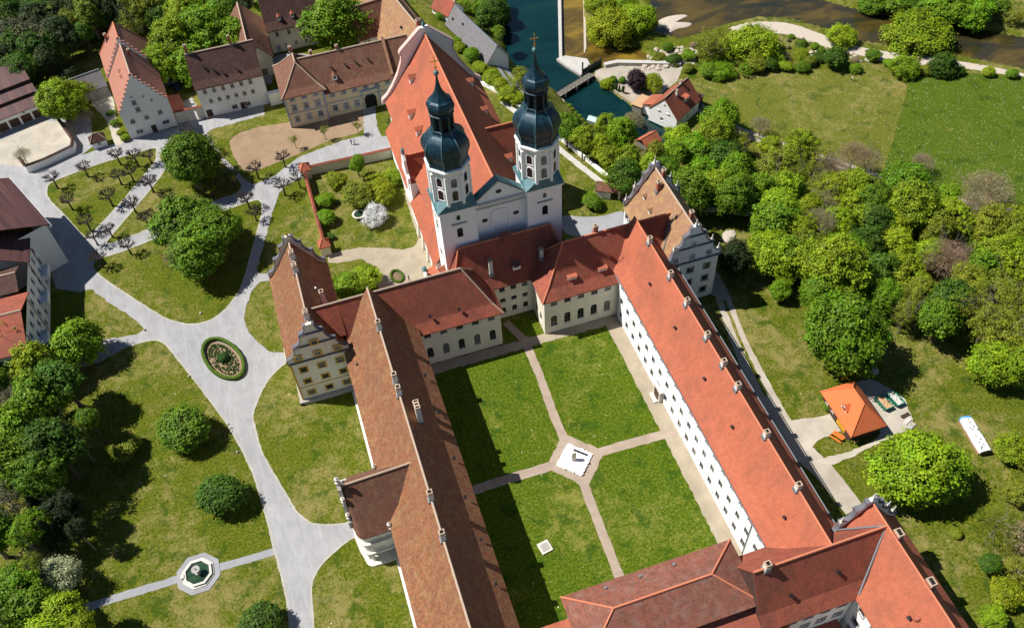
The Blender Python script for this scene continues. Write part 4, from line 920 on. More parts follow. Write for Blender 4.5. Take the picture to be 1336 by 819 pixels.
def combo_window(w_, h_, arch=True):
    key = ('combo', w_, h_)
    if key in WIN: return WIN[key]
    hw = w_ / 2; mb = MB()
    def ring(g_):
        r_ = hw + g_; zc = h_ - hw; return [(-r_, -g_), (r_, -g_)] + [(r_ * math.cos(a), zc + r_ * math.sin(a)) for a in np.linspace(0, math.pi, 9)]
    o, i = ring(0.16), ring(0.0); n = len(o)
    mb.add([(p[0], -0.10, p[1]) for p in o] + [(p[0], -0.10, p[1]) for p in i] + [(p[0], 0.05, p[1]) for p in o] + [(p[0], 0.0, p[1]) for p in i],
           [(k, (k + 1) % n, n + (k + 1) % n, n + k) for k in range(n)] + [(k, (k + 1) % n, 2 * n + (k + 1) % n, 2 * n + k) for k in range(n)] + [(n + k, n + (k + 1) % n, 3 * n + (k + 1) % n, 3 * n + k) for k in range(n)])
    mb.add([(p[0], -0.012, p[1]) for p in i], [tuple(range(n))], 1)
    for z in np.arange(0.25, h_ - 0.3, 0.28): mb.box(-hw * 0.9, hw * 0.9, -0.03, -0.014, z, z + 0.04, 2)
    WIN[key] = mb.mesh('window', ['bright_plaster', 'glass', 'soot']); return WIN[key]
def tower(cx, cy):
    hw = 3.6
    mb = MB(); mb.box(cx - hw, cx + hw, cy - hw, cy + hw, 0, 29.2)
    t = b.part(mb, 'tower', 'bright_plaster'); L = b.loc
    mb = MB().box(cx - hw - 0.35, cx + hw + 0.35, cy - hw - 0.35, cy + hw + 0.35, 29.0, 29.45)
    link('cornice', b.rel(mb).mesh('cornice', 'bright_plaster'), t)
    # copper skirt from the square to the octagon
    s_, o_ = hw + 0.45, 3.55; R8 = o_ / math.cos(math.pi / 8)
    octv = [(cx + R8 * math.cos(math.pi / 8 + k * math.pi / 4), cy + R8 * math.sin(math.pi / 8 + k * math.pi / 4), 31.2) for k in range(8)]
    sq = [(cx + s_, cy + s_, 29.45), (cx - s_, cy + s_, 29.45), (cx - s_, cy - s_, 29.45), (cx + s_, cy - s_, 29.45)]
    mb = MB(); mb.add(octv + sq, [(0, 1, 9, 8), (1, 2, 9), (2, 3, 10, 9), (3, 4, 10), (4, 5, 11, 10), (5, 6, 11), (6, 7, 8, 11), (7, 0, 8)])
    link('skirt_roof', b.rel(mb).mesh('skirt_roof', 'copper_light'), t)
    prof = [(R8, 29.5), (R8, 37.9), (R8 + 0.12, 38.0), (R8 + 0.3, 38.4), (R8 + 0.55, 38.9), (R8 + 0.55, 39.15), (R8 + 0.2, 39.3)]
    mb = MB().lathe(prof, 8, (cx, cy), math.pi / 8); link('belfry', b.rel(mb).mesh('belfry', 'bright_plaster'), t)
    mb = MB()
    for k in range(8):
        a = math.pi / 8 + k * math.pi / 4; x, y = cx + (R8 + 0.02) * math.cos(a), cy + (R8 + 0.02) * math.sin(a); mb.lathe([(0.34, 30.6), (0.34, 37.8)], 8, (x, y))
    link('pilaster', b.rel(mb).mesh('pilaster', 'bright_plaster'), t)
    for k in range(8):
        a = k * math.pi / 4
        for z, h_ in ((31.7, 2.5), (35.0, 2.2)):
            p = Vector((cx + (o_ + 0.0) * math.cos(a), cy + (o_ + 0.0) * math.sin(a), z)) - L
            link('window', combo_window(1.15, h_), t, p, a + math.pi / 2)
        mb = MB().box(-0.28, 0.28, -0.03, 0.0, 0, 0.5); p = Vector((cx + (o_ + 0.13) * math.cos(a), cy + (o_ + 0.13) * math.sin(a), 38.05)) - L
        link('louvre', mb.mesh('louvre', 'soot'), t, p, a + math.pi / 2)
    # shaft windows
    for side, org in (('S', (cx, cy - hw)), ('W', (cx - hw, cy)), ('E', (cx + hw, cy)), ('N', (cx, cy + hw))):
        a = SIDE[side]
        for z, w_, h_ in ((22.0, 1.2, 2.5), (26.6, 0.75, 1.3), (14.5, 1.1, 2.4), (8.0, 1.1, 2.4)):
            if side in 'SN' and z < 20: continue
            link('window', combo_window(w_, h_), t, Vector((org[0], org[1], z)) - L, a)
        mb = MB().box(-1.6, 1.6, -0.3, 0, 0, 0.2); link('string_course', mb.mesh('string_course', 'grey_stone'), t, Vector((org[0], org[1], 25.6)) - L, a)
    r8 = lambda r_: r_ / math.cos(math.pi / 8)
    dome = [(3.75, 39.2), (4.05, 39.6), (3.9, 40.2), (4.0, 41.0), (4.3, 42.0), (4.42, 42.9), (4.25, 43.9), (3.8, 44.8), (3.1, 45.5), (2.45, 46.0), (2.2, 46.4), (2.25, 46.7), (2.0, 46.8)]
    dome = [tuple(p) for p in smooth_open(dome, 4)]
    mb = MB().lathe([(r8(r_) * 0.935, z) for r_, z in dome], 8, (cx, cy), math.pi / 8); link('dome', b.rel(mb).mesh('dome', 'copper'), t)
    mb = MB()                                                    # standing seams on the ribs of the dome
    for k in range(8):
        a = math.pi / 8 + k * math.pi / 4
        mb.tube([(cx + r8(r_) * 0.9355 * math.cos(a), cy + r8(r_) * 0.9355 * math.sin(a), z) for r_, z in dome], [0.09] * len(dome), 5)
    link('dome_rib', b.rel(mb).mesh('dome_rib', 'copper_light'), t)
    mb = MB().lathe([(1.55, 46.6), (1.55, 50.0)], 8, (cx, cy), math.pi / 8)
    for k in range(8):
        a = math.pi / 8 + k * math.pi / 4; mb.lathe([(0.26, 46.7), (0.26, 49.9)], 6, (cx + 1.9 * math.cos(a), cy + 1.9 * math.sin(a)))
    link('lantern', b.rel(mb).mesh('lantern', 'copper'), t)
    mb = MB()
    for k in range(8):
        a = k * math.pi / 4; q = Matrix.Rotation(a, 3, 'Z')
        mb.add([q @ Vector(v) + Vector((cx, cy, 0)) for v in ((1.46, -0.35, 47.2), (1.46, 0.35, 47.2), (1.46, 0.35, 49.5), (1.46, -0.35, 49.5))], [(0, 1, 2, 3)])
    link('lantern_opening', b.rel(mb).mesh('lantern_opening', 'soot', fix=False), t)
    cap = [(2.2, 49.8), (2.35, 50.1), (2.1, 50.3), (2.35, 50.7), (2.52, 51.4), (2.4, 52.0), (2.1, 52.45), (2.15, 52.6), (1.75, 52.8), (1.2, 53.6), (0.75, 54.5), (0.42, 55.6), (0.22, 56.8), (0.16, 57.6), (0.1, 57.8)]
    cap = [tuple(p) for p in smooth_open(cap, 3)]
    mb = MB().lathe([(r8(r_) * 0.935, z) for r_, z in cap], 8, (cx, cy), math.pi / 8); link('lantern_cap', b.rel(mb).mesh('lantern_cap', 'copper'), t)
    mb = MB().lathe([(0.05, 57.5), (0.38, 57.7), (0.5, 58.05), (0.38, 58.4), (0.05, 58.6)], 10, (cx, cy)); link('ball', b.rel(mb).mesh('ball', 'copper_light'), t)
    mb = MB(); mb.box(cx - 0.05, cx + 0.05, cy - 0.05, cy + 0.05, 58.5, 61.2); mb.box(cx - 0.6, cx + 0.6, cy - 0.05, cy + 0.05, 60.3, 60.45)
    for x, z in ((0, 61.25), (-0.65, 60.38), (0.65, 60.38)): mb.lathe([(0.02, z - 0.14), (0.14, z), (0.02, z + 0.14)], 6, (cx + x, cy))
    for k in range(6):
        a = k * math.pi / 3; mb.tube([(cx, cy, 59.1), (cx + 0.38 * math.cos(a), cy, 59.1 + 0.38 * math.sin(a))], [0.08, 0.02], 4)
    link('cross', b.rel(mb).mesh('cross', 'gold'), t)
tower(24.4, 128.6); tower(42.1, 128.6)
# west aisle with its lean-to roof, cross gable and porch
mb = MB(); mb.box(19.9, 22.0, 133.0, 153.0, 0, 7.6); mb.box(20.3, 22.0, 158.5, 180, 0, 7.6); b.part(mb, 'aisle', 'bright_plaster')
mb = MB(); mb.shell([(19.3, 132.5, 7.5), (19.3, 153.6, 7.5), (22.05, 153.6, 11.2), (22.05, 132.5, 11.2)], [(0, 3, 2, 1)], 0.2); b.part(mb, 'aisle_roof', 'tile_orange')
mb = MB(); mb.shell([(19.7, 158.6, 7.5), (19.7, 180.5, 7.5), (22.05, 180.5, 10.6), (22.05, 158.6, 10.6)], [(0, 3, 2, 1)], 0.2); b.part(mb, 'aisle_roof', 'tile_orange')
b.walls(20.0, 26, 153.2, 158.4, 0, 14.2, 'bright_plaster', {'W': [(1, 1.6, 3.2, 8.5, .5, .5, True)]}, name='cross_wing', sill=False)
cr = b.roof(20.0, 30.5, 153.2, 158.4, 14.2, 19.4, 'x', 'tile_red', kick=0, over=0.3, verge=0, name='cross_roof', cap='ridge_orange')
gp = [(152.8, 13.8), (158.8, 13.8), (158.7, 15.2), (157.7, 15.8), (157.3, 17.6), (156.9, 18.9), (155.8, 20.6), (154.7, 18.9), (154.3, 17.6), (153.9, 15.8), (152.9, 15.2)]
g = b.part(MB().prism(gp, 'x', 19.6, 20.2), 'cross_gable', 'bright_plaster'); b.urn(g, 19.9, 155.8, 20.5, 1.3, 'copper_light')
b.walls(40, 48.6, 150.0, 158.6, 0, 14.2, 'white_plaster', {'E': [(1, 1.8, 3.4, 8.5, .5, .5, True)]}, name='cross_wing', sill=False, extra=tri_extra(b, [('x', 48.6, 150, 158.6, 14.2, 22.6, 0.3, 1)]))
b.roof(37.5, 48.6, 150.0, 158.6, 14.2, 22.6, 'x', 'tile_red', kick=0, over=0.4, verge=0.2, name='cross_roof', cap='ridge_orange')
mb = MB(); mb.box(17.8, 20.8, 131.0, 134.6, 0, 4.4); b.part(mb, 'porch', 'cream_plaster')
mb = MB(); mb.shell([(17.4, 130.6, 4.3), (17.4, 135.0, 4.3), (20.8, 135.0, 6.0), (20.8, 130.6, 6.0)], [(0, 3, 2, 1)], 0.18); b.part(mb, 'porch_roof', 'tile_orange')
gp = [(130.6, 0), (135.0, 0), (135.0, 4.6), (134.2, 5.2), (133.6, 6.4), (132.8, 7.0), (132.0, 6.4), (131.4, 5.2), (130.6, 4.6)]
g = b.part(MB().prism(gp, 'x', 17.1, 17.45), 'porch_gable', 'bright_plaster')
for y in (130.8, 134.8, 132.8): b.urn(g, 17.3, y, 4.8 if y != 132.8 else 7.0, 1.1, 'copper_light')
for y in np.arange(137, 152, 4.2): b.part(MB().prism([(19.2, 0), (19.95, 0), (19.95, 6.5)], 'y', y, y + 0.8), 'buttress', 'cream_plaster')
mb = MB(); mb.box(22.0, 22.3, 134, 152, 11.3, 12.0); b.part(mb, 'string_course', 'bright_plaster')
# ------------------------------------------------------------------ village buildings, mill, walls
R = math.radians
def step_gable(b, c, lo, hi, ze, zr, n=9, t=0.5, mat='white_plaster', d0=0):
    mid = (lo + hi) / 2; w_ = (hi - lo) / 2; pts = [(lo - 0.2, 0.0)]
    for i in range(n):
        x = lo - 0.2 + (w_ + 0.2 - 0.5) * i / (n - 1); z = ze + 0.7 + (zr + 0.9 - ze - 0.7) * i / (n - 1)
        pts += [(x, z), (x + (w_ - 0.3) / (n - 1), z)]
    right = [(2 * mid - x, z) for x, z in reversed(pts)]
    g = b.part(MB().prism(pts + right, 'y', c, c + t), 'step_gable', mat)
    mb = MB()
    for i in range(1, len(pts) - 1, 2):
        x0, x1, z = pts[i][0], pts[i + 1][0], pts[i][1]
        mb.box(x0 - .06, x1 + .02, c - .08, c + t + .08, z, z + 0.14)
        mb.box(2 * mid - x1 - .02, 2 * mid - x0 + .06, c - .08, c + t + .08, z, z + 0.14)
    link('coping', mb.mesh('coping', 'tile_pink'), g); return g
b = Bld('stepped_gable_house', 'tall white house with crow-stepped gables and pink tile roof', 'house', (-36.7, 212.3, 0), R(7))
b.walls(-6, 6, 0.5, 17.6, 0, 8.4, 'white_plaster', {'W': [(5, 1.1, 1.4, 2, 1, 1), (5, 1.1, 1.4, 5.4, 1, 1)], 'E': [(5, 1.1, 1.4, 2, 1, 1), (5, 1.1, 1.4, 5.4, 1, 1)]})
r = b.roof(-6, 6, 0.5, 17.6, 8.4, 17.0, 'y', 'tile_pink', kick=0, verge=0, over=0.4)
step_gable(b, 0, -6, 6, 8.4, 17.0); step_gable(b, 17.4, -6.1, 6.1, 8.6, 17.3)
flat_windows(b, 'S', (-6, -0.02), [(2.0, 4.6, 1.2, 1.2), (5.6, 4.6, 1.2, 1.2), (9.2, 4.9, 1.2, 1.2), (2.6, 1.2, 1.9, 1.1), (9.6, 1.6, 1.9, 1.1), (4.4, 7.4, 1.2, 1.4), (4.2, 9.6, 1.2, 1.4), (4.2, 11.9, 0.5, 0.6), (6.8, 11.2, 0.5, 0.6), (8.4, 9.4, 0.6, 0.7)])
mb = MB().box(-0.4, 0.9, -0.05, 0.1, 0.1, 2.3); b.part(mb, 'door', 'door_brown')
for y in (7.5, 10.2): b.dormer(r, -2.6, y, 13.0, 0.9, 0.8, 1.4, 'W', 'tile_pink')
b.chimney(r, 1.4, 13.5, 15.2, 1.8, 0.6, 0.6, 'brick_red')
b.walls(-6.1, 6.1, 17.9, 30.5, 0, 8.4, 'white_plaster', {'W': [(4, 1.1, 1.4, 2, 1, 1), (4, 1.1, 1.4, 5.4, 1, 1)]}, name='rear_wall')
r = b.roof(-6.1, 6.1, 17.9, 30.5, 8.4, 16.6, 'y', 'tile_pink', ('gable', 'hip'), kick=0, hip=0.25, verge=0, name='rear_roof', cap='ridge_orange')
b.chimney(r, -3.2, 28.5, 12.8, 1.6, 0.7, 0.7, 'brick_red')

b = Bld('townhouse', 'white house with dark brown roof and two tall ridge chimneys', 'house', (-14.4, 219, 0))
b.walls(-23.1, -5.8, 213.3, 224.7, 0, 9.8, 'white_plaster', {'S': [(6, 1.0, 1.5, 7.2, .8, 2.2), (6, 1.0, 1.3, 4.2, 1.6, 2.4), (1, 1.6, 2.3, 0.1, .4, 15, False, 'door_brown'), (1, 1.8, 2.2, 0.1, 9.5, 5.8, False, 'door_brown'), (2, 1.5, 1.4, 0.7, 6.3, 4.0)], 'W': [(3, 1, 1.3, 4.4, 1, 1), (3, 1, 1.3, 7.2, 1, 1)], 'E': [(3, 1, 1.3, 4.4, 1, 1), (3, 1, 1.3, 7.2, 1, 1)]}, extra=tri_extra(b, [('x', -23.1, 213.3, 224.7, 9.8, 16.2, .3, -1, .2), ('x', -5.8, 213.3, 224.7, 9.8, 16.2, .3, 1, .2)]))
r = b.roof(-23.1, -5.8, 213.3, 224.7, 9.8, 16.2, 'x', 'tile_dark', kick=0.2, verge=0.25, cap='ridge_mortar')
for x in (-22.5, -11.3): b.chimney(r, x, 219.2, 16.2, 2.6, 0.6, 0.7, 'brick_red')
for x, y in ((-19.5, 216.2), (-15.2, 214.6), (-11.6, 214.7), (-17.3, 215.4)): b.hatch(r, (x, y, 10.1 + (y - 213.3) * 1.1), (0, -.75, .66), 0.45)
mb = MB().box(-5.75, -2.4, 212.0, 213.6, 0, 3.6); b.part(mb, 'yard_wall', 'white_plaster')

b = Bld('gatehouse', 'yellow gatehouse with arched passage, blue-grey window frames and brown roof', 'building', (12, 208, 0))
WS = dict(frame='white_paint', style='bluegrey_paint')
b.walls(-2.0, 8.2, 200.6, 215.0, 0, 10, 'yellow_plaster', {'S': [(3, 1.1, 1.7, 1.5, .5, .5), (3, 1.1, 1.7, 5.0, .5, .5), (3, 1.0, 0.9, 8.2, .5, .5)], 'W': [(4, 1.1, 1.7, 1.5, .5, .5), (4, 1.1, 1.7, 5.0, .5, .5)]}, **WS)
b.walls(8.2, 33, 201.3, 214.4, 0, 8.2, 'yellow_plaster', {'S': [(3, 1.1, 1.8, 1.5, .6, 15.4), (8, 1.0, 1.0, 6.2, .6, .6), (3, 1.1, 1.8, 1.5, 14.6, .6), (1, 3.2, 4.4, 0.05, 9.6, 11.2, True, 'soot')]}, name='gate_wall', **WS)
r = b.roof(-2.0, 8.4, 200.6, 215.0, 10, 15.6, 'y', 'tile_brown', ('hip', 'hip'), kick=0.2, hip=1.0)
r2 = b.roof(4, 33, 201.3, 214.4, 8.2, 15.0, 'x', 'tile_brown', kick=0.2, verge=0, name='gate_roof')
mb = MB()
for x in (-2.12, 7.8): mb.box(x, x + 0.45, 200.5, 200.9, 0, 9.9)
mb.box(17.6, 18.0, 201.0, 201.35, 0, 5.6); mb.box(22.2, 22.6, 201.0, 201.35, 0, 5.6); mb.box(17.4, 22.8, 200.9, 201.35, 5.6, 6.0); mb.box(8.3, 32, 201.15, 201.32, 4.3, 4.5); mb.box(-2, 8.2, 200.42, 200.6, 4.2, 4.4)
b.part(mb, 'corner_strip', 'bluegrey_paint')
b.dormer(r2, 12.0, 203.0, 10.0, 1.2, 0.9, 1.6, 'S', 'tile_brown')
for x in (11.8, 15.4, 21.5, 18.2): b.hatch(r2, (x, 205.0, 12.3), (0, -.7, .7), 0.4)
b.chimney(r, 3.0, 211.5, 15.2, 1.5, 0.7, 0.7, 'brick_red'); b.chimney(r2, 14.5, 208.2, 15.0, 1.3, .7, .7, 'brick_red'); b.chimney(r2, 7.8, 209.8, 13.8, 1.5, .7, .9, 'brick_red')
mb = MB(); mb.prism([(200.9, 8.4), (207.9, 15.3), (207.9, 15.9), (200.9, 9.0)], 'x', 26.2, 26.9); link('fire_wall_coping', b.rel(mb).mesh('fire_wall_coping', 'tile_tan'), r2)

b = Bld('townhouse', 'cream house with very dark roof behind the big round tree', 'house', (6, 243, 0))
b.walls(-1.5, 13.5, 236.2, 250, 0, 7.8, 'cream_plaster', {'S': [(4, 1.0, 1.6, 4.9, .7, .7), (4, 0.9, 1.1, 1.4, 2.6, .7), (1, 1.2, 2.2, 0.1, 1.0, 12.4, False, 'bluegrey_paint')], 'W': [(3, 1, 1.4, 4.9, 1, 1)]}, extra=tri_extra(b, [('x', -1.5, 236.2, 250, 7.8, 16.4, .3, -1, .2), ('x', 13.5, 236.2, 250, 7.8, 16.4, .3, 1, .2)]))
r = b.roof(-1.5, 13.5, 236.2, 250, 7.8, 16.4, 'x', 'tile_dark', kick=0.2, cap='ridge_mortar')
for x in (2.6, 6.4): b.dormer(r, x, 237.3, 9.5, 0.9, 0.7, 1.6, 'S', 'tile_red')
b = Bld('old_barn', 'old barn with brown tiled saddle roof and cream gable', 'barn', (-7.5, 236, 0))
b.walls(-12.6, -2.2, 226.2, 246, 0, 6, 'cream_plaster', {'S': [(1, 1.6, 2.2, 0.1, 6.0, 1.4, False, 'grey_wood'), (1, .8, .8, 3.2, 1.5, 6)]}, extra=tri_extra(b, [('y', 226.2, -12.6, -2.2, 6, 12, .3, -1), ('y', 246, -12.6, -2.2, 6, 12, .3, 1)]))
r = b.roof(-12.6, -2.2, 226.2, 246, 6, 12, 'y', 'tile_brown', kick=0)
b.hatch(r, (-4.6, 229.0, 9.2), (.7, 0, .7), .4); b.hatch(r, (-9.6, 236.0, 10.0), (-.7, 0, .7), .4, mat='white_paint')
b = Bld('long_barn', 'long barn with moss-yellow tan roof behind the church', 'barn', (37.2, 199.5, 0), R(9))
b.walls(-6.4, 6.4, 0, 52, 0, 8, 'white_plaster', {'W': [(9, 1.0, 1.4, 1.6, 10, 2), (9, 1.0, 1.3, 5.0, 10, 2)]}, extra=tri_extra(b, [('y', 0, -6.4, 6.4, 8, 17.4, .3, -1, .15)]))
r = b.roof(-6.4, 6.4, 0, 52, 8, 17.4, 'y', 'tile_tan', kick=0.15)
b.chimney(r, 0.3, 7.4, 17.4, 1.8, 1.2, 1.0, 'brick_red'); b.hatch(r, (-2.4, 14, 14.2), (-.8, 0, .6), .5); b.hatch(r, (-4.4, 10, 11.4), (-.8, 0, .6), .35, mat='white_paint')
b.walls(-11.5, -4.0, 24, 34, 0, 8.2, 'white_plaster', {'S': [(2, 1, 1.3, 4.8, .8, 1)], 'W': [(3, 1, 1.3, 4.8, .8, 1)]}, name='cross_wing', extra=tri_extra(b, [('x', -11.5, 24, 34, 8.2, 14.8, .3, -1)]))
b.roof(-11.5, -2.2, 24, 34, 8.2, 14.8, 'x', 'tile_brown', kick=0, name='cross_roof')
# riverside houses below the church
g0 = G(577, 40); b = Bld('cottage', 'small cottage with dull red roof on the riverside lane', 'house', (51.2, 238.5, h1(51.2, 238.5) - 0.5), R(28))
b.walls(-3.0, 3.0, -3.6, 3.6, 0, 4.6, 'white_plaster', {'S': [(2, .9, 1.1, 1.6, .6, .6)], 'E': [(2, .9, 1.1, 1.6, .6, .6)]}, extra=tri_extra(b, [('y', -3.6, -3, 3, 4.6, 7.6, .25, -1), ('y', 3.6, -3, 3, 4.6, 7.6, .25, 1)]))
r = b.roof(-3, 3, -3.6, 3.6, 4.6, 7.6, 'y', 'tile_red', kick=0, over=.4); b.chimney(r, 1.2, -1.5, 6.6, 1.3, .5, .5, 'brick_red')
zz = h1(56.5, 226) - 0.6
b = Bld('slate_roofed_house', 'long house with blue-grey slate roof on the riverside lane', 'house', (54.6, 223.5, zz), R(13))
b.walls(-3.4, 3.4, -14, 10, 0, 5.0, 'white_plaster', {'E': [(7, .9, 1.2, 1.6, 1, 1)], 'W': [(7, .9, 1.2, 1.6, 1, 1)]}, extra=tri_extra(b, [('y', -14, -3.4, 3.4, 5, 9.2, .25, -1), ('y', 10, -3.4, 3.4, 5, 9.2, .25, 1)]))
r = b.roof(-3.4, 3.4, -14, 10, 5, 9.2, 'y', 'tile_slate', kick=0, over=.4, cap='lead')
b.hatch(r, (-1.4, 3, 7.6), (-.8, 0, .6), .5); b.hatch(r, (-2.0, 8, 6.9), (-.8, 0, .6), .5)
# school at the forecourt's west edge
b = Bld('school_building', 'white three-storey school building with dark red roofs on the forecourt edge', 'building', (-72, 152, 0))
b.walls(-84, -63.4, 136, 170, 0, 11.2, 'bright_plaster', {'E': [(10, 1.3, 1.7, 1.4, 1, 1), (10, 1.3, 1.7, 4.7, 1, 1), (10, 1.3, 1.7, 8.0, 1, 1)], 'S': [(6, 1.3, 1.7, 1.4, 1, 1), (6, 1.3, 1.7, 4.7, 1, 1), (6, 1.3, 1.7, 8.0, 1, 1)]}, frame='bluegrey_paint')
r = b.roof(-84, -63.4, 136, 152, 11.2, 14.4, 'x', 'tile_red', kick=0, over=0.4, verge=0.3)
r2 = b.roof(-84, -65.5, 153.5, 161, 11.2, 12.8, 'x', 'tile_dark', kick=0, over=0.3, verge=0.3, name='link_roof')
r3 = b.roof(-84, -63.4, 161.5, 170.5, 11.2, 16.4, 'y', 'sheet_brown', kick=0, over=0.3, verge=0.2, name='north_roof')
for y in (140.2, 150.0, 161.0, 166.5): b.part(MB().tube([(-63.3, y, 0.1), (-63.3, y, 11.1)], [0.09, 0.09], 6), 'downpipe', 'brick_red')
for y in (156.2, 164.4, 144.4):
    mb = MB(); mb.box(-63.4, -61.8, y - 2, y + 2, 3.9, 4.1); mb.box(-61.9, -61.8, y - 2, y + 2, 4.1, 5.2); mb.box(-63.4, -61.8, y - 2, y - 1.9, 4.1, 5.2); mb.box(-63.4, -61.8, y + 1.9, y + 2, 4.1, 5.2)
    b.part(mb, 'balcony', 'bright_plaster')
b = Bld('school_building', 'angled school block with brown metal roof and pale eaves by the garage yard', 'building', (-66.5, 177.0, 0), R(25))
b.walls(-16, 4.0, -8.5, 13, 0, 12.2, 'bright_plaster', {'E': [(6, 1.3, 1.7, 1.4, 1, 1), (6, 1.3, 1.7, 5.0, 1, 1), (6, 1.3, 1.7, 8.6, 1, 1)]}, frame='bluegrey_paint')
r = b.roof(-16, 4.0, -8.5, 13, 12.2, 17.5, 'y', 'sheet_brown', kick=0, over=0.7, verge=0.3, cap='lead')
mb = MB(); mb.box(4.2, 4.9, -9, 13.4, 11.3, 11.62); b.part(mb, 'eaves_board', 'white_paint')
# garages and yard wall
b = Bld('garage_block', 'white garage block with brown sheet-metal roof and dark garage doors', 'garage', (-71.0, 229.0, 0), R(17))
b.walls(-22, 7.2, 0, 12, 0, 4.2, 'white_plaster', {'S': [(9, 2.6, 2.5, 0.05, .5, .5, False, 'door_brown'), (3, .7, .6, 3.0, .5, .5)]})
mb = MB(); mb.shell([(-22.4, -.6, 4.0), (7.6, -.6, 4.0), (7.6, 3.4, 5.4), (-22.4, 3.4, 5.4)], [(0, 1, 2, 3)], .2); b.part(mb, 'eaves_roof', 'sheet_brown')
mb = MB(); mb.shell([(-22.4, 3.0, 6.0), (7.6, 3.0, 6.0), (7.6, 6.6, 7.2), (-22.4, 6.6, 7.2)], [(0, 1, 2, 3)], .2); b.part(mb, 'middle_roof', 'sheet_brown')
mb = MB(); mb.shell([(-22.4, 6.2, 7.9), (7.6, 6.2, 7.9), (7.6, 12.6, 10.0), (-22.4, 12.6, 10.0), (7.6, 17.0, 8), (-22.4, 17, 8)], [(0, 1, 2, 3), (3, 2, 4, 5)], .2); b.part(mb, 'upper_roof', 'sheet_brown')
mb = MB(); mb.box(-22, 7.2, 3.3, 3.6, 4.2, 6.0); mb.box(-22, 7.2, 6.5, 6.8, 4.2, 7.9); mb.box(-22, 7.2, 11.8, 16.5, 0, 7.8); b.part(mb, 'clerestory', 'dark_wood')
def wall_run(name, label, pts, h, t, mat, cap='tile_red', cat='wall', px=True, z0=None, capw=0.45):
    c = [P(x, y, 0)[:2] for x, y in pts] if px else [np.array(p, float) for p in pts]
    base = c[0]; zb = 0 if z0 is None else z0
    root = empty(name, (base[0], base[1], zb), 0, label, cat)
    for p, q in zip(c[:-1], c[1:]):
        d = q - p; L = np.linalg.norm(d); d = d / L; n_ = np.array([-d[1], d[0]]) * t / 2; e = d * t * 0.5
        f = [p - n_ - base, q + e * 0.98 - n_ - base, q + e * 0.98 + n_ - base, p + n_ - base]
        mb = MB().prism([tuple(v) for v in f], 'z', -0.4, h); link('wall_segment', mb.mesh('wall_segment', mat), root)
        if cap:
            m_ = np.array([-d[1], d[0]]) * capw; a, b__ = p - base - e * 0.3, q - base + e * 0.9
            vs = [(*(a - m_), h), (*(b__ - m_), h), (*b__, h + capw * 0.75), (*a, h + capw * 0.75), (*(a + m_), h), (*(b__ + m_), h)]
            link('coping', MB().shell(vs, [(0, 1, 2, 3), (3, 2, 5, 4)], 0.1).mesh('coping', cap), root)
    return root
wall_run('yard_wall', 'low white yard wall with brown coping round the garage yard', [(30, 214), (38, 225), (62, 216), (98, 199), (99, 190), (78, 160)], 2.2, 0.4, 'white_plaster', 'tile_dark')
b = Bld('gate_lodge', 'tiny hipped lodge at the corner of the garage yard wall', 'shed', (-50.8, 212.2, 0), R(10))
b.walls(-1.8, 1.8, -1.3, 1.3, 0, 2.5, 'white_plaster', {'S': [(1, .8, .9, 1.1, .5, .5)]}); b.roof(-1.8, 1.8, -1.3, 1.3, 2.5, 3.9, 'x', 'tile_dark', ('hip', 'hip'), kick=0, over=.3, capr=.1)
b = Bld('outbuilding', 'low outbuilding with grey slate roof joining the stepped-gable house', 'shed', (-55.0, 236.0, 0), R(14))
b.walls(-10, 7, -3.2, 3.2, 0, 3.2, 'grey_stone', {'S': [(4, .8, .9, 1.4, 1, 1)]})
r = b.roof(-10, 7, -3.2, 3.2, 3.2, 6.0, 'x', 'tile_slate', kick=0, cap='lead'); b.chimney(r, -5.5, .8, 5.2, 1.5, .6, .6); b.chimney(r, -8.0, 1.6, 4.6, 1.4, .5, .5, 'brick_red')
b = Bld('carport', 'open carport with red metal roof beside the stepped-gable house', 'shed', (-29.8, 219.3, 0), R(8))
mb = MB()
for x in (-1.3, 1.3):
    for y in (-3.6, 0, 3.6): mb.box(x - .08, x + .08, y - .08, y + .08, 0, 2.5)
b.part(mb, 'post', 'grey_wood')
mb = MB().shell([(-1.7, -4, 2.9), (1.7, -4, 2.45), (1.7, 4, 2.45), (-1.7, 4, 2.9)], [(0, 1, 2, 3)], .12); b.part(mb, 'roof', 'brick_red')
b = Bld('arched_gateway', 'cream courtyard wall with arched gateway between stepped house and white house', 'wall', (-27, 213.9, 0))
mb = MB(); b.facade(mb, (-30.4, 213.7), 'S', 7.2, 0, 3.6, [(3.4, 5.4, 0.02, 3.0, True)], 0.5); b.facade(mb, (-23.2, 214.2), 'N', 7.2, 0, 3.6, [(1.8, 3.8, 0.02, 3.0, True)], 0.1); mb.box(-30.4, -23.2, 213.702, 214.198, 3.4, 3.6); b.part(mb, 'wall', 'cream_plaster')
mb = MB().shell([(-30.4, 213.5, 3.62), (-23.2, 213.5, 3.62), (-23.2, 213.95, 3.95), (-30.4, 213.95, 3.95), (-23.2, 214.4, 3.62), (-30.4, 214.4, 3.62)], [(0, 1, 2, 3), (3, 2, 4, 5)], .08); b.part(mb, 'coping', 'tile_red')
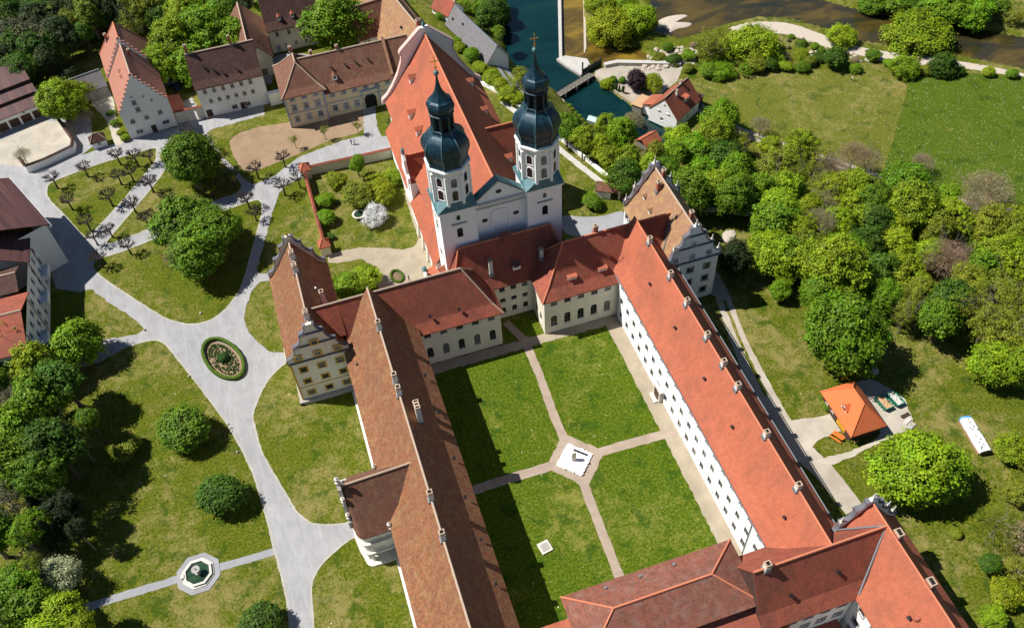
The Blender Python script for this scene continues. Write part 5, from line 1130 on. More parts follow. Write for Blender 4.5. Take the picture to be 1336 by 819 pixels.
# churchyard and terrace walls
wall_run('churchyard_wall', 'churchyard wall with red tile coping along the forecourt road', [(-1.9, 153.5), (-1.9, 180.6), (21.4, 179.7)], 2.7, 0.5, 'cream_plaster', 'tile_red', px=False, capw=0.42)
for (x, y), lb in (((-1.5, 180.2), 'small red-roofed pavilion on the churchyard wall corner by the road'), ((-1.9, 152.6), 'small tiled pillar-house where churchyard wall meets pavilion')):
    b = Bld('wall_pavilion', lb, 'shed', (x, y, 0)); b.walls(x - 1.1, x + 1.1, y - 1.1, y + 1.1, 0, 3.2, 'cream_plaster'); b.roof(x - 1.1, x + 1.1, y - 1.1, y + 1.1, 3.2, 4.4, 'x', 'tile_orange', ('hip', 'hip'), kick=0, over=.3, capr=.1, cap='ridge_orange')
wall_run('terrace_wall', 'white terrace parapet above the wooded slope beside the church', [(49.5, 201.0), (53.2, 194.5), (58.6, 181.0), (68.2, 151.5)], 1.1, 0.5, 'bright_plaster', None, px=False)
wall_run('garden_wall', 'low grey garden wall running from pavilion towards the wood', [(76, 136.4), (84, 134.5), (95.0, 128.4)], 1.1, 0.5, 'pale_stone', None, px=False)
b = Bld('garden_gate', 'garden gateway with small brown tiled roof and curved wall', 'gate', (66.0, 147.0, 0), R(-30))
b.walls(-3.2, 0.2, -1.3, 1.3, 0, 2.8, 'white_plaster'); b.roof(-3.2, 2.2, -1.3, 1.3, 2.8, 4.1, 'x', 'tile_brown', kick=0, over=.4, capr=.1)
mb = MB(); mb.box(2.0, 2.5, -1.1, -0.6, 0, 2.8); mb.box(2.0, 2.5, .6, 1.1, 0, 2.8); b.part(mb, 'pillar', 'pale_stone')
# mill house by the canal
b = Bld('mill_house', 'small mill house with white gable and red roof beside the canal', 'house', (101.2, 184.6, VAL), R(32))
b.walls(-6.0, 5.4, -4.5, 4.5, 0, 4.4, 'white_plaster', {'W': [(1, 1.0, 1.1, 1.6, 3.6, 4.2)], 'S': [(3, .9, 1.1, 1.6, .8, .8)], 'N': [(3, .9, 1.1, 1.6, .8, .8)]}, extra=tri_extra(b, [('x', -6.0, -4.5, 4.5, 4.4, 9.4, .25, -1), ('x', 5.4, -4.5, 4.5, 4.4, 9.4, .25, 1)]))
flat_windows(b, 'W', (-6.0, 4.5), [(3.0, 5.0, .9, 1.1), (6.0, 5.0, .9, 1.1)]); flat_windows(b, 'W', (-6.0, 4.5), [(4.5, 7.6, .5, .5)])
r = b.roof(-6.0, 5.4, -4.5, 4.5, 4.4, 9.4, 'x', 'tile_red', kick=0, over=.4, capr=.12)
b.dormer(r, 0.6, -3.2, 6.2, 2.0, 1.0, 2.4, 'S', 'tile_orange', gable=False); b.chimney(r, -1.5, -1.0, 8.4, 1.5, .6, .6); b.chimney(r, 2.2, .2, 9.3, 1.1, .6, .6)
mb = MB(); mb.box(-4.5, 0.5, 4.5, 7.5, 0, 3.2); b.part(mb, 'annex', 'white_plaster')
mb = MB().shell([(-4.8, 7.9, 3.1), (0.8, 7.9, 3.1), (0.8, 4.5, 4.6), (-4.8, 4.5, 4.6)], [(0, 3, 2, 1)], .15); b.part(mb, 'annex_roof', 'tile_orange')
mb = MB(); mb.box(-5.4, -0.4, 7.6, 10.6, 0, 2.4); b.part(mb, 'shed', 'grey_wood'); mb = MB().shell([(-5.7, 7.3, 2.7), (-.1, 7.3, 2.7), (-.1, 10.9, 2.45), (-5.7, 10.9, 2.45)], [(0, 1, 2, 3)], .12); b.part(mb, 'shed_roof', 'timber')
mb = MB(); mb.box(5.4, 8.4, -4.0, 1.0, 0, 3.4); b.part(mb, 'extension', 'dark_wood'); mb = MB().shell([(5.4, -4.4, 4.0), (8.8, -4.4, 3.4), (8.8, 1.4, 3.4), (5.4, 1.4, 4.0)], [(0, 1, 2, 3)], .12); b.part(mb, 'extension_roof', 'tile_dark')
# barn with orange hipped roof
b = Bld('barn', 'small dark timber barn with bright orange hipped roof and yellow doors', 'barn', (85.4, 73.2, 0))
b.walls(82.3, 88.6, 68.3, 78.2, 0, 3.5, 'dark_wood', {'W': [(1, 3.0, 2.7, 0.05, 5.0, 1.9, False, 'yellow_wood'), (2, .8, .9, 1.3, .5, 5.4)], 'E': [(2, .8, .9, 1.3, .5, .5)]})
r = b.roof(82.3, 88.6, 68.3, 78.2, 3.5, 7.2, 'y', 'tile_orange_new', ('hip', 'hip'), kick=0, over=.6, hip=0.95, cap='tile_orange_new', capr=.1)
b.dormer(r, 82.9, 73.0, 4.2, 1.7, .8, 2.2, 'W', 'tile_orange_new')
# ------------------------------------------------------------------ small things
def W2(x, y, z=0.0): p = P(x, y, z); return float(p[0]), float(p[1])
# oval hedge bed
hx, hy = W2(292, 469)
root = empty('oval_flower_bed', (hx, hy, 0), R(113), 'oval flower bed inside a clipped hedge ring on the forecourt', 'flower bed')
def ring_mesh(a0, b0, a1, b1, z0, z1, n=72, jit=0.05):
    mb = MB(); vs = []
    for i in range(n):
        t = 2 * math.pi * i / n; c, s = math.cos(t), math.sin(t); j = lambda: random.uniform(-jit, jit)
        vs += [(a1 * c, b1 * s, z0), (a1 * c + j(), b1 * s + j(), z1 * .9), ((a1 - .15) * c + j(), (b1 - .15) * s + j(), z1 + j()), ((a0 + .15) * c + j(), (b0 + .15) * s + j(), z1 + j()), (a0 * c + j(), b0 * s + j(), z1 * .9), (a0 * c, b0 * s, z0)]
    fs = [(6 * i + k, 6 * i + k + 1, 6 * ((i + 1) % n) + k + 1, 6 * ((i + 1) % n) + k) for i in range(n) for k in range(5)]
    return mb.add(vs, fs)
plain('hedge_green', (0.055, 0.095, 0.012), 0.9, 0.1, var=0.55, sc=3.5)
plain('hedge_dark', (0.022, 0.055, 0.010), 0.9, 0.1, var=0.6, sc=3.5)
link('hedge', ring_mesh(6.0, 2.95, 6.75, 3.6, 0, 0.9).mesh('hedge', 'hedge_green'), root)
mb = MB().lathe([(5.8, 0.06), (0.1, 0.16)], 40, squash=(1, 2.9 / 5.8)); link('soil', mb.mesh('soil', 'soil'), root)
mb = MB()
for i in range(620):
    a, rr = random.uniform(0, 2 * math.pi), math.sqrt(random.uniform(.06, .85)); x, y = 5.5 * rr * math.cos(a), 2.6 * rr * math.sin(a)
    mb.lathe([(.10, .1), (.14, .2), (.04, .3)], 5, (x, y), random.random())
tag(link('bedding_plants', mb.mesh('bedding_plants', 'hedge_dark'), root), kind='stuff')
mb = MB().lathe([(.7, .1), (1.2, .5), (1.15, 1.0), (.7, 1.4), (.1, 1.55)], 12); mb.v = [(x + random.uniform(-.12, .12), y + random.uniform(-.12, .12), z + random.uniform(-.1, .1)) for x, y, z in mb.v]
link('bush', mb.mesh('bush', 'hedge_dark'), root)
# small round bed in the churchyard
x, y = W2(518, 361); root = empty('round_flower_bed', (x, y, 0), R(100), 'small round flower bed with clipped hedge on churchyard gravel', 'flower bed')
link('hedge', ring_mesh(1.6, 1.05, 2.1, 1.5, 0, .55, 40).mesh('hedge', 'hedge_green'), root)
mb = MB().lathe([(1.7, .06), (.1, .14)], 24, squash=(1, .66)); link('soil', mb.mesh('soil', 'hedge_soil'), root)
# octagonal fountain
x, y = W2(259, 748); root = empty('fountain', (x, y, 0), 0, 'octagonal stone fountain basin with green water and pedestal', 'fountain')
mb = MB().lathe([(4.0, .0), (4.0, .10), (.2, .10)], 8, rot=math.pi / 8); link('paving', mb.mesh('paving', 'paving'), root)
mb = MB().lathe([(2.45, .1), (2.45, .45), (2.62, .5), (2.62, .62), (2.2, .62), (2.15, .3)], 8, rot=math.pi / 8, cap=False); link('basin', mb.mesh('basin', 'pale_stone'), root)
mb = MB().lathe([(2.95, .1), (2.95, .25), (2.4, .25)], 8, rot=math.pi / 8, cap=False); link('step', mb.mesh('step', 'pale_stone'), root)
mb = MB().lathe([(2.25, .33), (.02, .331)], 8, rot=math.pi / 8, cap=False); link('basin_water', mb.mesh('basin_water', 'water_basin'), root)
mb = MB().lathe([(.5, .1), (.5, .6), (.25, .7), (.22, 1.5), (.7, 1.75), (.75, 1.85), (.12, 1.8), (.1, 2.2), (.02, 2.3)], 12); link('pedestal', mb.mesh('pedestal', 'grey_stone'), root)
mb = MB().box(-2.9, -2.35, -.35, .35, .1, .8); link('spout_block', mb.mesh('spout_block', 'pale_stone'), root)
# courtyard monument
x, y = 32.4, 82.1; root = empty('courtyard_monument', (x, y, .05), R(45), 'white stone sculpture platform with upright stele in the courtyard centre', 'monument')
mb = MB().box(-2.6, 2.6, -2.6, 2.6, 0, .28); link('platform', mb.mesh('platform', 'stone_white'), root)
mb = MB().box(-2.2, 2.2, -2.2, 2.2, .28, .42); link('upper_slab', mb.mesh('upper_slab', 'stone_white'), root)
for i in range(26):
    e = i % 4; u = random.uniform(-2.4, 2.4); s_ = random.uniform(.25, .5); q = {0: (u, -2.5), 1: (u, 2.5), 2: (-2.5, u), 3: (2.5, u)}[e]
    mb = MB().box(-s_ / 2, s_ / 2, -s_ * .4, s_ * .4, 0, random.uniform(.14, .3)); o = link('rubble_block', mb.mesh('rubble_block', 'stone_white'), root, (q[0], q[1], .28 if e in (0, 2) else .2), random.uniform(0, 3))
mb = MB().box(1.55, 1.95, -1.9, 1.0, .42, .55); link('dark_trough', mb.mesh('dark_trough', 'iron'), root)
mb = MB().prism([(-.42, 0), (.42, 0), (.42, 2.2), (.25, 2.6), (-.25, 2.6), (-.42, 2.2)], 'y', -.22, .22); link('stele', mb.mesh('stele', 'pale_stone'), root, (-.2, .1, .42), R(-45))
x, y = W2(711, 714); root = empty('well_cover', (x, y, 0), R(10), 'square stone well cover lying on the courtyard lawn', 'well cover')
mb = MB().box(-1.05, 1.05, -1.1, 1.1, 0, .35); link('kerb', mb.mesh('kerb', 'pale_stone'), root); mb = MB().box(-.7, .7, -.7, .7, .35, .45); link('lid', mb.mesh('lid', 'grey_stone'), root)
x, y = W2(448, 629); root = empty('inspection_slab', (x, y, 0), R(5), 'pale square concrete slab on the lawn near the portal pavilion', 'slab')
mb = MB().box(-.7, .7, -.6, .6, 0, .18); link('slab', mb.mesh('slab', 'concrete'), root); mb = MB().box(-.3, .3, -.3, .3, .18, .21); link('lid', mb.mesh('lid', 'iron'), root)
x, y = W2(469, 284); root = empty('garden_basin', (x, y, 0), 0, 'round stone bowl on a pedestal in the churchyard garden', 'basin')
mb = MB().lathe([(.5, 0), (.45, .2), (.25, .35), (.3, .7), (1.1, .95), (1.55, 1.15), (1.6, 1.25), (1.4, 1.22), (.2, 1.0)], 20); link('bowl', mb.mesh('bowl', 'pale_stone', True), root)
mb = MB().lathe([(1.42, 1.17), (.02, 1.171)], 20, cap=False); link('bowl_water', mb.mesh('bowl_water', 'water_basin'), root)
# skips
def skip(px_, label, load):
    x, y = W2(*px_); root = empty('skip_container', (x, y, 0), R(8), label, 'container'); root.scale = (.8, .8, .8)
    o = [(-1.0, -1.9), (1.0, -1.9), (1.0, 1.9), (-1.0, 1.9)]; mb = MB(); k = .82
    vs = [(a * .95, b_ * k, .12) for a, b_ in o] + [(a * 1.1, b_ * 1.08, 1.45) for a, b_ in o] + [(a * 1.0, b_ * 1.0, 1.45) for a, b_ in o] + [(a * .88, b_ * .76, .2) for a, b_ in o]
    mb.add(vs, [(0, 1, 5, 4), (1, 2, 6, 5), (2, 3, 7, 6), (3, 0, 4, 7), (4, 5, 9, 8), (5, 6, 10, 9), (6, 7, 11, 10), (7, 4, 8, 11), (8, 9, 13, 12), (9, 10, 14, 13), (10, 11, 15, 14), (11, 8, 12, 15), (3, 2, 1, 0), (12, 13, 14, 15)])
    link('body', mb.mesh('body', 'green_paint'), root)
    for sx in (-1, 1):
        for yy in (-1.2, -.4, .4, 1.2): link('rib', MB().box(-.05, .05, -.06, .06, .15, 1.4).mesh('rib', 'green_paint'), root, (sx * 1.07, yy, 0))
    mb = MB(); n = 9; vs = []; 
    for i in range(n):
        for j in range(n): vs.append((-.98 + 1.96 * i / (n - 1), -1.85 + 3.7 * j / (n - 1), 1.1 + random.uniform(-.12, .22)))
    mb.add(vs, [(i * n + j, (i + 1) * n + j, (i + 1) * n + j + 1, i * n + j + 1) for i in range(n - 1) for j in range(n - 1)]); link('load', mb.mesh('load', load, fix=False), root)
skip((1152, 528), 'green skip container filled with brown timber on the barn yard', 'timber')
skip((1167, 523), 'green skip container filled with pale rubble on the barn yard', 'concrete')
# log pile under sheeting
p0, p1 = np.array(W2(1257, 547, .5)), np.array(W2(1284, 592, .5)); d = p1 - p0; L = float(np.linalg.norm(d)); root = empty('wood_stack', (*p0, 0), math.atan2(d[1], d[0]), 'long log stack under white and blue sheeting on the east meadow', 'wood stack')
mb = MB()
for row in range(5):
    for i in range(int(L / .34)):
        a = .17 + i * .34; mb.lathe([(.15, -1.0), (.15, 1.0)], 6, (0, 0)); k = len(mb.v) - 12
        for q in range(k, k + 12): vx, vy, vz = mb.v[q]; mb.v[q] = (a + vx, vz, .17 + row * .3 + vy)
tag(link('logs', mb.mesh('logs', 'timber'), root), kind='stuff')
def tarp(u0, u1, mat, nm='sheeting'):
    mb = MB(); n = max(3, int((u1 - u0) / .35)); prof = [(-1.12, .9), (-1.08, 1.5), (-.6, 1.72), (0, 1.78), (.6, 1.72), (1.08, 1.5), (1.12, .8)]; vs = []
    for i in range(n + 1):
        for a, z in prof: vs.append((u0 + (u1 - u0) * i / n, a + random.uniform(-.05, .05), z + random.uniform(-.07, .07)))
    k = len(prof); mb.add(vs, [(i * k + j, (i + 1) * k + j, (i + 1) * k + j + 1, i * k + j + 1) for i in range(n) for j in range(k - 1)]); link(nm, mb.mesh(nm, mat, fix=False), root)
tarp(0, .45, 'blue_tarp'); tarp(.4, L * .45, 'white_tarp'); tarp(L * .44, L * .72, 'white_tarp'); tarp(L * .71, L, 'white_tarp')
for i in range(14): link('weight_stone', MB().lathe([(.16, 0), (.2, .1), (.05, .18)], 6).mesh('weight_stone', 'bark_grey'), root, (random.uniform(.5, L - .3), random.uniform(-.8, .8), 1.72))
# orange table set, planter, spare pallets
def table_set(px_, label):
    x, y = W2(*px_); root = empty('picnic_table', (x, y, 0), R(118), label, 'table')
    link('tabletop', MB().box(-1.15, 1.15, -.3, .3, .72, .77).mesh('tabletop', 'orange_paint'), root)
    for s in (-1, 1):
        link('bench_seat', MB().box(-1.15, 1.15, s * .75 - .16, s * .75 + .16, .42, .46).mesh('bench_seat', 'orange_paint'), root)
        link('leg', MB().box(s * .9 - .04, s * .9 + .04, -.25, .25, 0, .72).mesh('leg', 'iron'), root)
        link('leg', MB().box(s * .9 - .04, s * .9 + .04, -.85, -.65, 0, .42).box(s * .9 - .04, s * .9 + .04, .65, .85, 0, .42).mesh('leg', 'iron'), root)
table_set((1092, 571), 'orange beer table with two benches on the grass by the barn')
x, y = W2(1115, 575.5); root = empty('wood_crate', (x, y, 0), R(10), 'grey wooden crate on the grass at the barn corner', 'crate')
for i in range(4):
    link('slat', MB().box(-.45, .45, -.46, -.42, i * .2 + .03, i * .2 + .17).mesh('slat', 'timber'), root); link('slat', MB().box(-.45, .45, .42, .46, i * .2 + .03, i * .2 + .17).mesh('slat', 'timber'), root)
    link('slat', MB().box(-.46, -.42, -.41, .41, i * .2 + .03, i * .2 + .17).mesh('slat', 'timber'), root); link('slat', MB().box(.42, .46, -.41, .41, i * .2 + .03, i * .2 + .17).mesh('slat', 'timber'), root)
link('base', MB().box(-.44, .44, -.4, .4, 0, .05).mesh('base', 'timber'), root)
for px_, lb in (((1181, 542), 'dark timber pile at the edge of the barn yard'), ((1184, 549), 'pale pallet pile at the edge of the barn yard'), ((1189, 556), 'grey board pile at the barn yard end')):
    x, y = W2(*px_); root = empty('timber_pile', (x, y, 0), random.uniform(-.5, .5), lb, 'timber pile'); mt = {'d': 'dark_wood', 'p': 'pale_stone', 'g': 'concrete'}[lb[0]]
    for i in range(7): link('board', MB().box(-.9, .9, -.1, .1, 0, .08).mesh('board', mt), root, (random.uniform(-.1, .1), (i % 3 - 1) * .24, .09 * (i // 3)), random.uniform(-.15, .15))
# parked cars behind the carport
def car(x, y, rz, paint, label):
    root = empty('parked_car', (x, y, 0), rz, label, 'car')
    body = [(-2.1, .35), (2.1, .35), (2.15, .7), (1.95, .92), (1.0, 1.0), (.45, 1.42), (-1.2, 1.45), (-1.85, 1.0), (-2.15, .9)]
    link('body', MB().prism(body, 'y', -.85, .85).mesh('body', paint), root)
    gl = [(.95, 1.02), (.45, 1.36), (-1.15, 1.39), (-1.7, 1.02)]
    link('side_glass', MB().prism(gl, 'y', -.865, .865).mesh('side_glass', 'glass'), root)
    link('windscreen', MB().add([(1.02, -.7, 1.02), (1.02, .7, 1.02), (.5, .65, 1.42), (.5, -.65, 1.42)], [(0, 1, 2, 3)]).mesh('windscreen', 'glass'), root)
    for sx in (-1.3, 1.3):
        for sy in (-.8, .8):
            mb = MB().lathe([(.33, -.1), (.33, .1)], 14); mb.v = [(a + sx, c + sy, b_ + .33) for a, b_, c in mb.v]; link('wheel', mb.mesh('wheel', 'rubber'), root)
    for sy in (-.6, .6): link('headlight', MB().box(2.08, 2.17, sy - .18, sy + .18, .62, .78).mesh('headlight', 'white_paint'), root)
x, y = W2(217, 106, .5); car(x, y, R(100), 'car_silver', 'silver parked car in the shade of the round tree')
x, y = W2(229, 113, .5); car(x, y, R(112), 'car_dark', 'dark blue parked car beside the carport')
# people and a dog
def person(x, y, z, rz, label, top, leg, hair='fur_black', stride=.12):
    root = empty('person', (x, y, z), rz, label, 'person')
    def fig(mb, parts):
        for p, r_ in parts: mb.tube(p, r_, 8)
    js = {'pel': (0, 0, .92), 'chest': (0, 0, 1.32), 'neck': (0, 0, 1.5), 'head': (0, .02, 1.66)}
    me = bpy.data.meshes.new('body'); J = [(0, 0, .95), (0, 0, 1.2), (0, 0, 1.42), (0, .01, 1.54), (0, .02, 1.66), (0, .02, 1.74),
         (.19, 0, 1.40), (.25, -.02, 1.13), (.26, .08, .88), (-.19, 0, 1.40), (-.25, .02, 1.13), (-.26, .10, .88),
         (.10, 0, .88), (.11, stride, .48), (.11, stride * .6, .07), (.11, stride * .6 + .16, .04), (-.10, 0, .88), (-.11, -stride * .4, .48), (-.11, -stride * 1.4, .09), (-.11, -stride * 1.4 + .16, .04)]
    rd = [.15, .14, .15, .06, .105, .08, .075, .05, .04, .075, .05, .04, .09, .065, .045, .04, .09, .065, .045, .04]
    E = [(0, 1), (1, 2), (2, 3), (3, 4), (4, 5), (2, 6), (6, 7), (7, 8), (2, 9), (9, 10), (10, 11), (0, 12), (12, 13), (13, 14), (14, 15), (0, 16), (16, 17), (17, 18), (18, 19)]
    me.from_pydata(J, E, []); o = link('body', me, root); md = o.modifiers.new('skin', 'SKIN')
    for i, sv in enumerate(me.skin_vertices[0].data): sv.radius = (rd[i], rd[i]); sv.use_root = (i == 0)
    o.modifiers.new('sub', 'SUBSURF').levels = 1; o.modifiers['sub'].render_levels = 1
    bpy.context.view_layer.update()
    ev = o.evaluated_get(bpy.context.evaluated_depsgraph_get()); m2 = bpy.data.meshes.new_from_object(ev); o.modifiers.clear(); o.data = m2
    for mt in (M['skin'], M[top], M[leg]): m2.materials.append(mt)
    for p in m2.polygons:
        c = p.center; p.material_index = 2 if c.z < .95 else (1 if c.z < 1.5 and not (c.z < .93 and abs(c.x) > .2) else 0); p.use_smooth = True
    link('hair', MB().lathe([(.10, 1.66), (.125, 1.72), (.11, 1.80), (.04, 1.85)], 10, (0, 0)).mesh('hair', hair, True), root)
x, y = W2(534, 366); person(x, y, 0, 2.0, 'person in dark clothes standing beside the small round flower bed', 'cloth_dark', 'cloth_dark')
x, y = W2(459, 189); person(x, y, 0, .6, 'person in blue walking on the road below the gatehouse', 'cloth_blue', 'cloth_dark')
x, y = W2(463, 188.5); person(x, y, 0, .6, 'person in a light top walking on the road below the gatehouse', 'cloth_light', 'cloth_dark')
p = P(1111, 106, VAL); person(float(p[0]), float(p[1]), VAL + .03, 1.5, 'person in a pale top standing in the hay meadow', 'cloth_light', 'cloth_dark')
p = P(1121, 97, VAL); root = empty('dog', (float(p[0]), float(p[1]), VAL + .03), R(20), 'black dog standing in the hay meadow', 'dog')
me = bpy.data.meshes.new('body'); J = [(-.35, 0, .55), (0, 0, .53), (.32, 0, .58), (.5, 0, .72), (.62, 0, .78), (.78, 0, .74), (-.5, 0, .6), (-.68, 0, .72),
     (.3, .1, .4), (.28, .1, .22), (.3, .1, .03), (.3, -.1, .4), (.34, -.1, .22), (.33, -.1, .03), (-.36, .1, .42), (-.28, .1, .3), (-.42, .1, .18), (-.38, .1, .03), (-.36, -.1, .42), (-.3, -.1, .3), (-.44, -.1, .18), (-.40, -.1, .03)]
rd = [.13, .12, .16, .1, .1, .05, .04, .025, .08, .04, .035, .08, .04, .035, .09, .06, .04, .035, .09, .06, .04, .035]
E_ = [(0, 1), (1, 2), (2, 3), (3, 4), (4, 5), (0, 6), (6, 7), (2, 8), (8, 9), (9, 10), (2, 11), (11, 12), (12, 13), (0, 14), (14, 15), (15, 16), (16, 17), (0, 18), (18, 19), (19, 20), (20, 21)]
me.from_pydata(J, E_, []); o = link('body', me, root); o.modifiers.new('skin', 'SKIN')
for i, sv in enumerate(me.skin_vertices[0].data): sv.radius = (rd[i], rd[i]); sv.use_root = (i == 1)
bpy.context.view_layer.update(); m2 = bpy.data.meshes.new_from_object(o.evaluated_get(bpy.context.evaluated_depsgraph_get())); o.modifiers.clear(); o.data = m2; m2.materials.append(M['fur_black'])
for s in (-1, 1): link('ear', MB().lathe([(.05, 0), (.04, .08), (.01, .13)], 5).mesh('ear', 'fur_black'), root, (.6, s * .07, .84))
# weir, sluice bridge, canal edges
def vp(x, y, z=VAL): p = P(x, y, z); return (float(p[0]), float(p[1]))
a, c = vp(727, 124, -12.6), vp(771, 97, -12.6); root = empty('sluice_bridge', (a[0], a[1], VAL), math.atan2(c[1] - a[1], c[0] - a[0]), 'dark sluice footbridge with railings across the canal mouth', 'bridge'); L = math.hypot(c[0] - a[0], c[1] - a[1])
link('deck', MB().box(-.5, L + .5, -1.0, 1.0, .7, 1.0).mesh('deck', 'grey_wood'), root)
link('sluice_wall', MB().box(0, L, -.5, -.2, -1.6, .7).mesh('sluice_wall', 'dark_wood'), root)
for s in (-.95, .95):
    link('railing', MB().box(0, L, s - .04, s + .04, 1.9, 2.0).box(0, L, s - .03, s + .03, 1.4, 1.46).mesh('railing', 'iron'), root)
    for i in range(int(L / 1.6) + 1): link('railing_post', MB().box(-.04, .04, -.04, .04, 1.0, 1.95).mesh('railing_post', 'iron'), root, (min(L, i * 1.6), s, 0))
for i in range(3): link('pier', MB().box(-.25, .25, -1.2, 1.2, -1.8, .7).mesh('pier', 'concrete'), root, (L * (i + .5) / 3, 0, 0))
a, c = vp(760, 96, -13), vp(784, 82, -13); root = empty('sluice_gate', (a[0], a[1], VAL), math.atan2(c[1] - a[1], c[0] - a[0]), 'dark steel sluice gate standing on the weir pier', 'sluice gate'); L = math.hypot(c[0] - a[0], c[1] - a[1])
link('gate_leaf', MB().box(0, L, -.12, .12, -1, 2.0).mesh('gate_leaf', 'iron'), root)
for i in range(4): link('post', MB().box(-.12, .12, -.2, .2, -1.2, 2.5 if i else 4.6).mesh('post', 'iron'), root, (L * i / 3, 0, 0))
def block(name, label, cat, pl, z0, z1, mat, part='body', zpx=VAL):
    w_ = poly_px(pl, zpx); c = w_.mean(0); root = empty(name, (c[0], c[1], z0), 0, label, cat); mb = MB().prism([tuple(p - c) for p in w_], 'z', 0, z1 - z0)
    link(part, mb.mesh(part, mat), root); return root
block('weir_pier', 'pale concrete weir pier beside the sluice gate', 'weir', [(726, 78), (738, 74), (766, 78), (772, 90), (758, 99), (740, 88)], -16, -13.35, 'concrete')
block('weir_crest', 'narrow pale weir crest crossing the river', 'weir', [(699, -258), (703, -258), (731, -60), (733.5, 78), (729.5, 78), (726.5, -60)], -16, -13.6, 'concrete')
block('weir_sill', 'stony lower weir sill along the reed island', 'weir', [(760, -60), (763, -60), (765, 60), (762, 68)], -16, -14.5, 'gravel_bar')
block('river_wall', 'white concrete river wall beyond the mill garden', 'wall', [(787, 86), (805, 82), (888, 84), (888, 87.5), (805, 86), (790, 89)], VAL - 1, VAL + 1.1, 'concrete')
for pl, lb in (([(773, 99), (777, 98), (850, 147), (846, 151)], 'tan canal wall on the mill side'), ([(727, 126), (730, 124), (778, 186), (773, 189)], 'tan canal wall below the wooded slope')):
    block('canal_wall', lb, 'wall', pl, -16.2, VAL + .25, 'gravel_tan')
x, y = vp(775, 156, -12.5); root = empty('greenhouse', (x, y, VAL), R(-48), 'small pale greenhouse on the canal bank', 'greenhouse')
link('frame', MB().box(-1.6, 1.6, -1.1, 1.1, -.2, 1.3).mesh('frame', 'concrete'), root); plain('greenhouse_glass', (0.35, 0.48, 0.44), 0.2, 0.6)
link('roof', MB().shell([(-1.7, -1.2, 1.3), (1.7, -1.2, 1.3), (1.7, 0, 2.0), (-1.7, 0, 2.0), (1.7, 1.2, 1.3), (-1.7, 1.2, 1.3)], [(0, 1, 2, 3), (3, 2, 4, 5)], .06).mesh('roof', 'greenhouse_glass'), root)
q = G(846, 181, 2.5); b = Bld('garden_shed', 'garden shed with orange tiled roof among the trees below the terrace', 'shed', (float(q[0]), float(q[1]), h1(q[0], q[1])), R(20))
b.walls(-2.6, 2.6, -2.0, 2.0, -.6, 2.2, 'grey_wood'); b.roof(-2.6, 2.6, -2, 2, 2.2, 3.8, 'x', 'tile_orange', kick=0, over=.4, capr=.1, cap='ridge_orange')
# boulders on the river bank, one by one
BK = []
for k in range(5):
    mb = MB().lathe([(.5, 0), (.9, .25), (.75, .6), (.3, .85)], 7); mb.v = [(x * random.uniform(.8, 1.2), y * random.uniform(.8, 1.2), z * random.uniform(.8, 1.2)) for x, y, z in mb.v]; BK.append(mb.mesh('boulder', 'gravel_bar'))
def boulders(reg, n, lb, grp, s0=.5, s1=1.3):
    w_ = poly_px(reg, VAL); lo, hi = w_.min(0), w_.max(0); k = 0
    while k < n:
        x, y = random.uniform(lo[0], hi[0]), random.uniform(lo[1], hi[1])
        if not in_poly(np.array([x]), np.array([y]), w_)[0]: continue
        s = random.uniform(s0, s1); o = link('boulder', random.choice(BK), None, (x, y, h1(x, y) - .1), random.uniform(0, 6), (s, s, s)); tag(o, lb, 'boulder', grp); k += 1
boulders([(838, 95), (846, 70), (872, 58), (905, 66), (895, 84), (870, 92)], 90, 'pale boulder on the overgrown river bank near the mill', 'boulders on the river bank', .45, 1.1)
boulders([(764, 60), (770, 52), (790, 62), (783, 72), (768, 68)], 22, 'pale boulder at the foot of the weir', 'boulders below the weir', .4, .9)
boulders([(1040, 70), (1090, 60), (1150, 74), (1150, 84), (1080, 80)], 40, 'pale stone on the gravel bank by the hay meadow', 'stones on the gravel bank', .35, .8)
for px_, lb in (((950, 308), 'pale flat boulder on the grass below the garden wall'), ((1141, 484), 'pale boulder on the meadow behind the orange-roofed barn')):
    x, y = W2(*px_); o = link('boulder', BK[0], None, (x, y, -.1), .5, (2.4, 1.8, .7) if px_[0] == 950 else (1.1, .9, .7)); tag(o, lb, 'boulder')

for i, (x, y) in enumerate(((262, 409), (247, 491), (189, 431), (310, 590))):
    wx, wy = W2(x, y); o = link('boundary_stone', BK[i], None, (wx, wy, -.05), i, (.35, .35, .6)); tag(o, 'small boundary stone at the forecourt road edge', 'boundary stone', 'boundary stones along the forecourt road')
# ------------------------------------------------------------------ trees and shrubs
def leaf_mesh(name, centers, normals, sizes, tones, mats):
    """quads with own tone; numpy arrays"""
    n = len(centers); rnd = RNG.normal(size=(n, 3)); u = np.cross(normals, rnd); u /= np.linalg.norm(u, axis=1)[:, None] + 1e-9; v = np.cross(normals, u)
    a = sizes[:, None] * (0.8 + 0.5 * RNG.random((n, 1))); b_ = sizes[:, None] * (0.5 + 0.4 * RNG.random((n, 1)))
    co = np.stack([centers - u * a, centers - v * b_ + normals * sizes[:, None] * .15, centers + u * a, centers + v * b_ + normals * sizes[:, None] * .15], 1).reshape(-1, 3)
    me = bpy.data.meshes.new(name); me.vertices.add(4 * n); me.vertices.foreach_set('co', co.ravel().astype(np.float32))
    me.loops.add(4 * n); me.loops.foreach_set('vertex_index', np.arange(4 * n, dtype=np.int32)); me.polygons.add(n)
    me.polygons.foreach_set('loop_start', np.arange(0, 4 * n, 4, dtype=np.int32)); me.polygons.foreach_set('loop_total', np.full(n, 4, np.int32))
    me.update(); at = me.attributes.new('tone', 'FLOAT_COLOR', 'FACE'); at.data.foreach_set('color', np.concatenate([tones, np.ones((n, 2))], 1).ravel().astype(np.float32))
    me.materials.append(M[mats]); return me
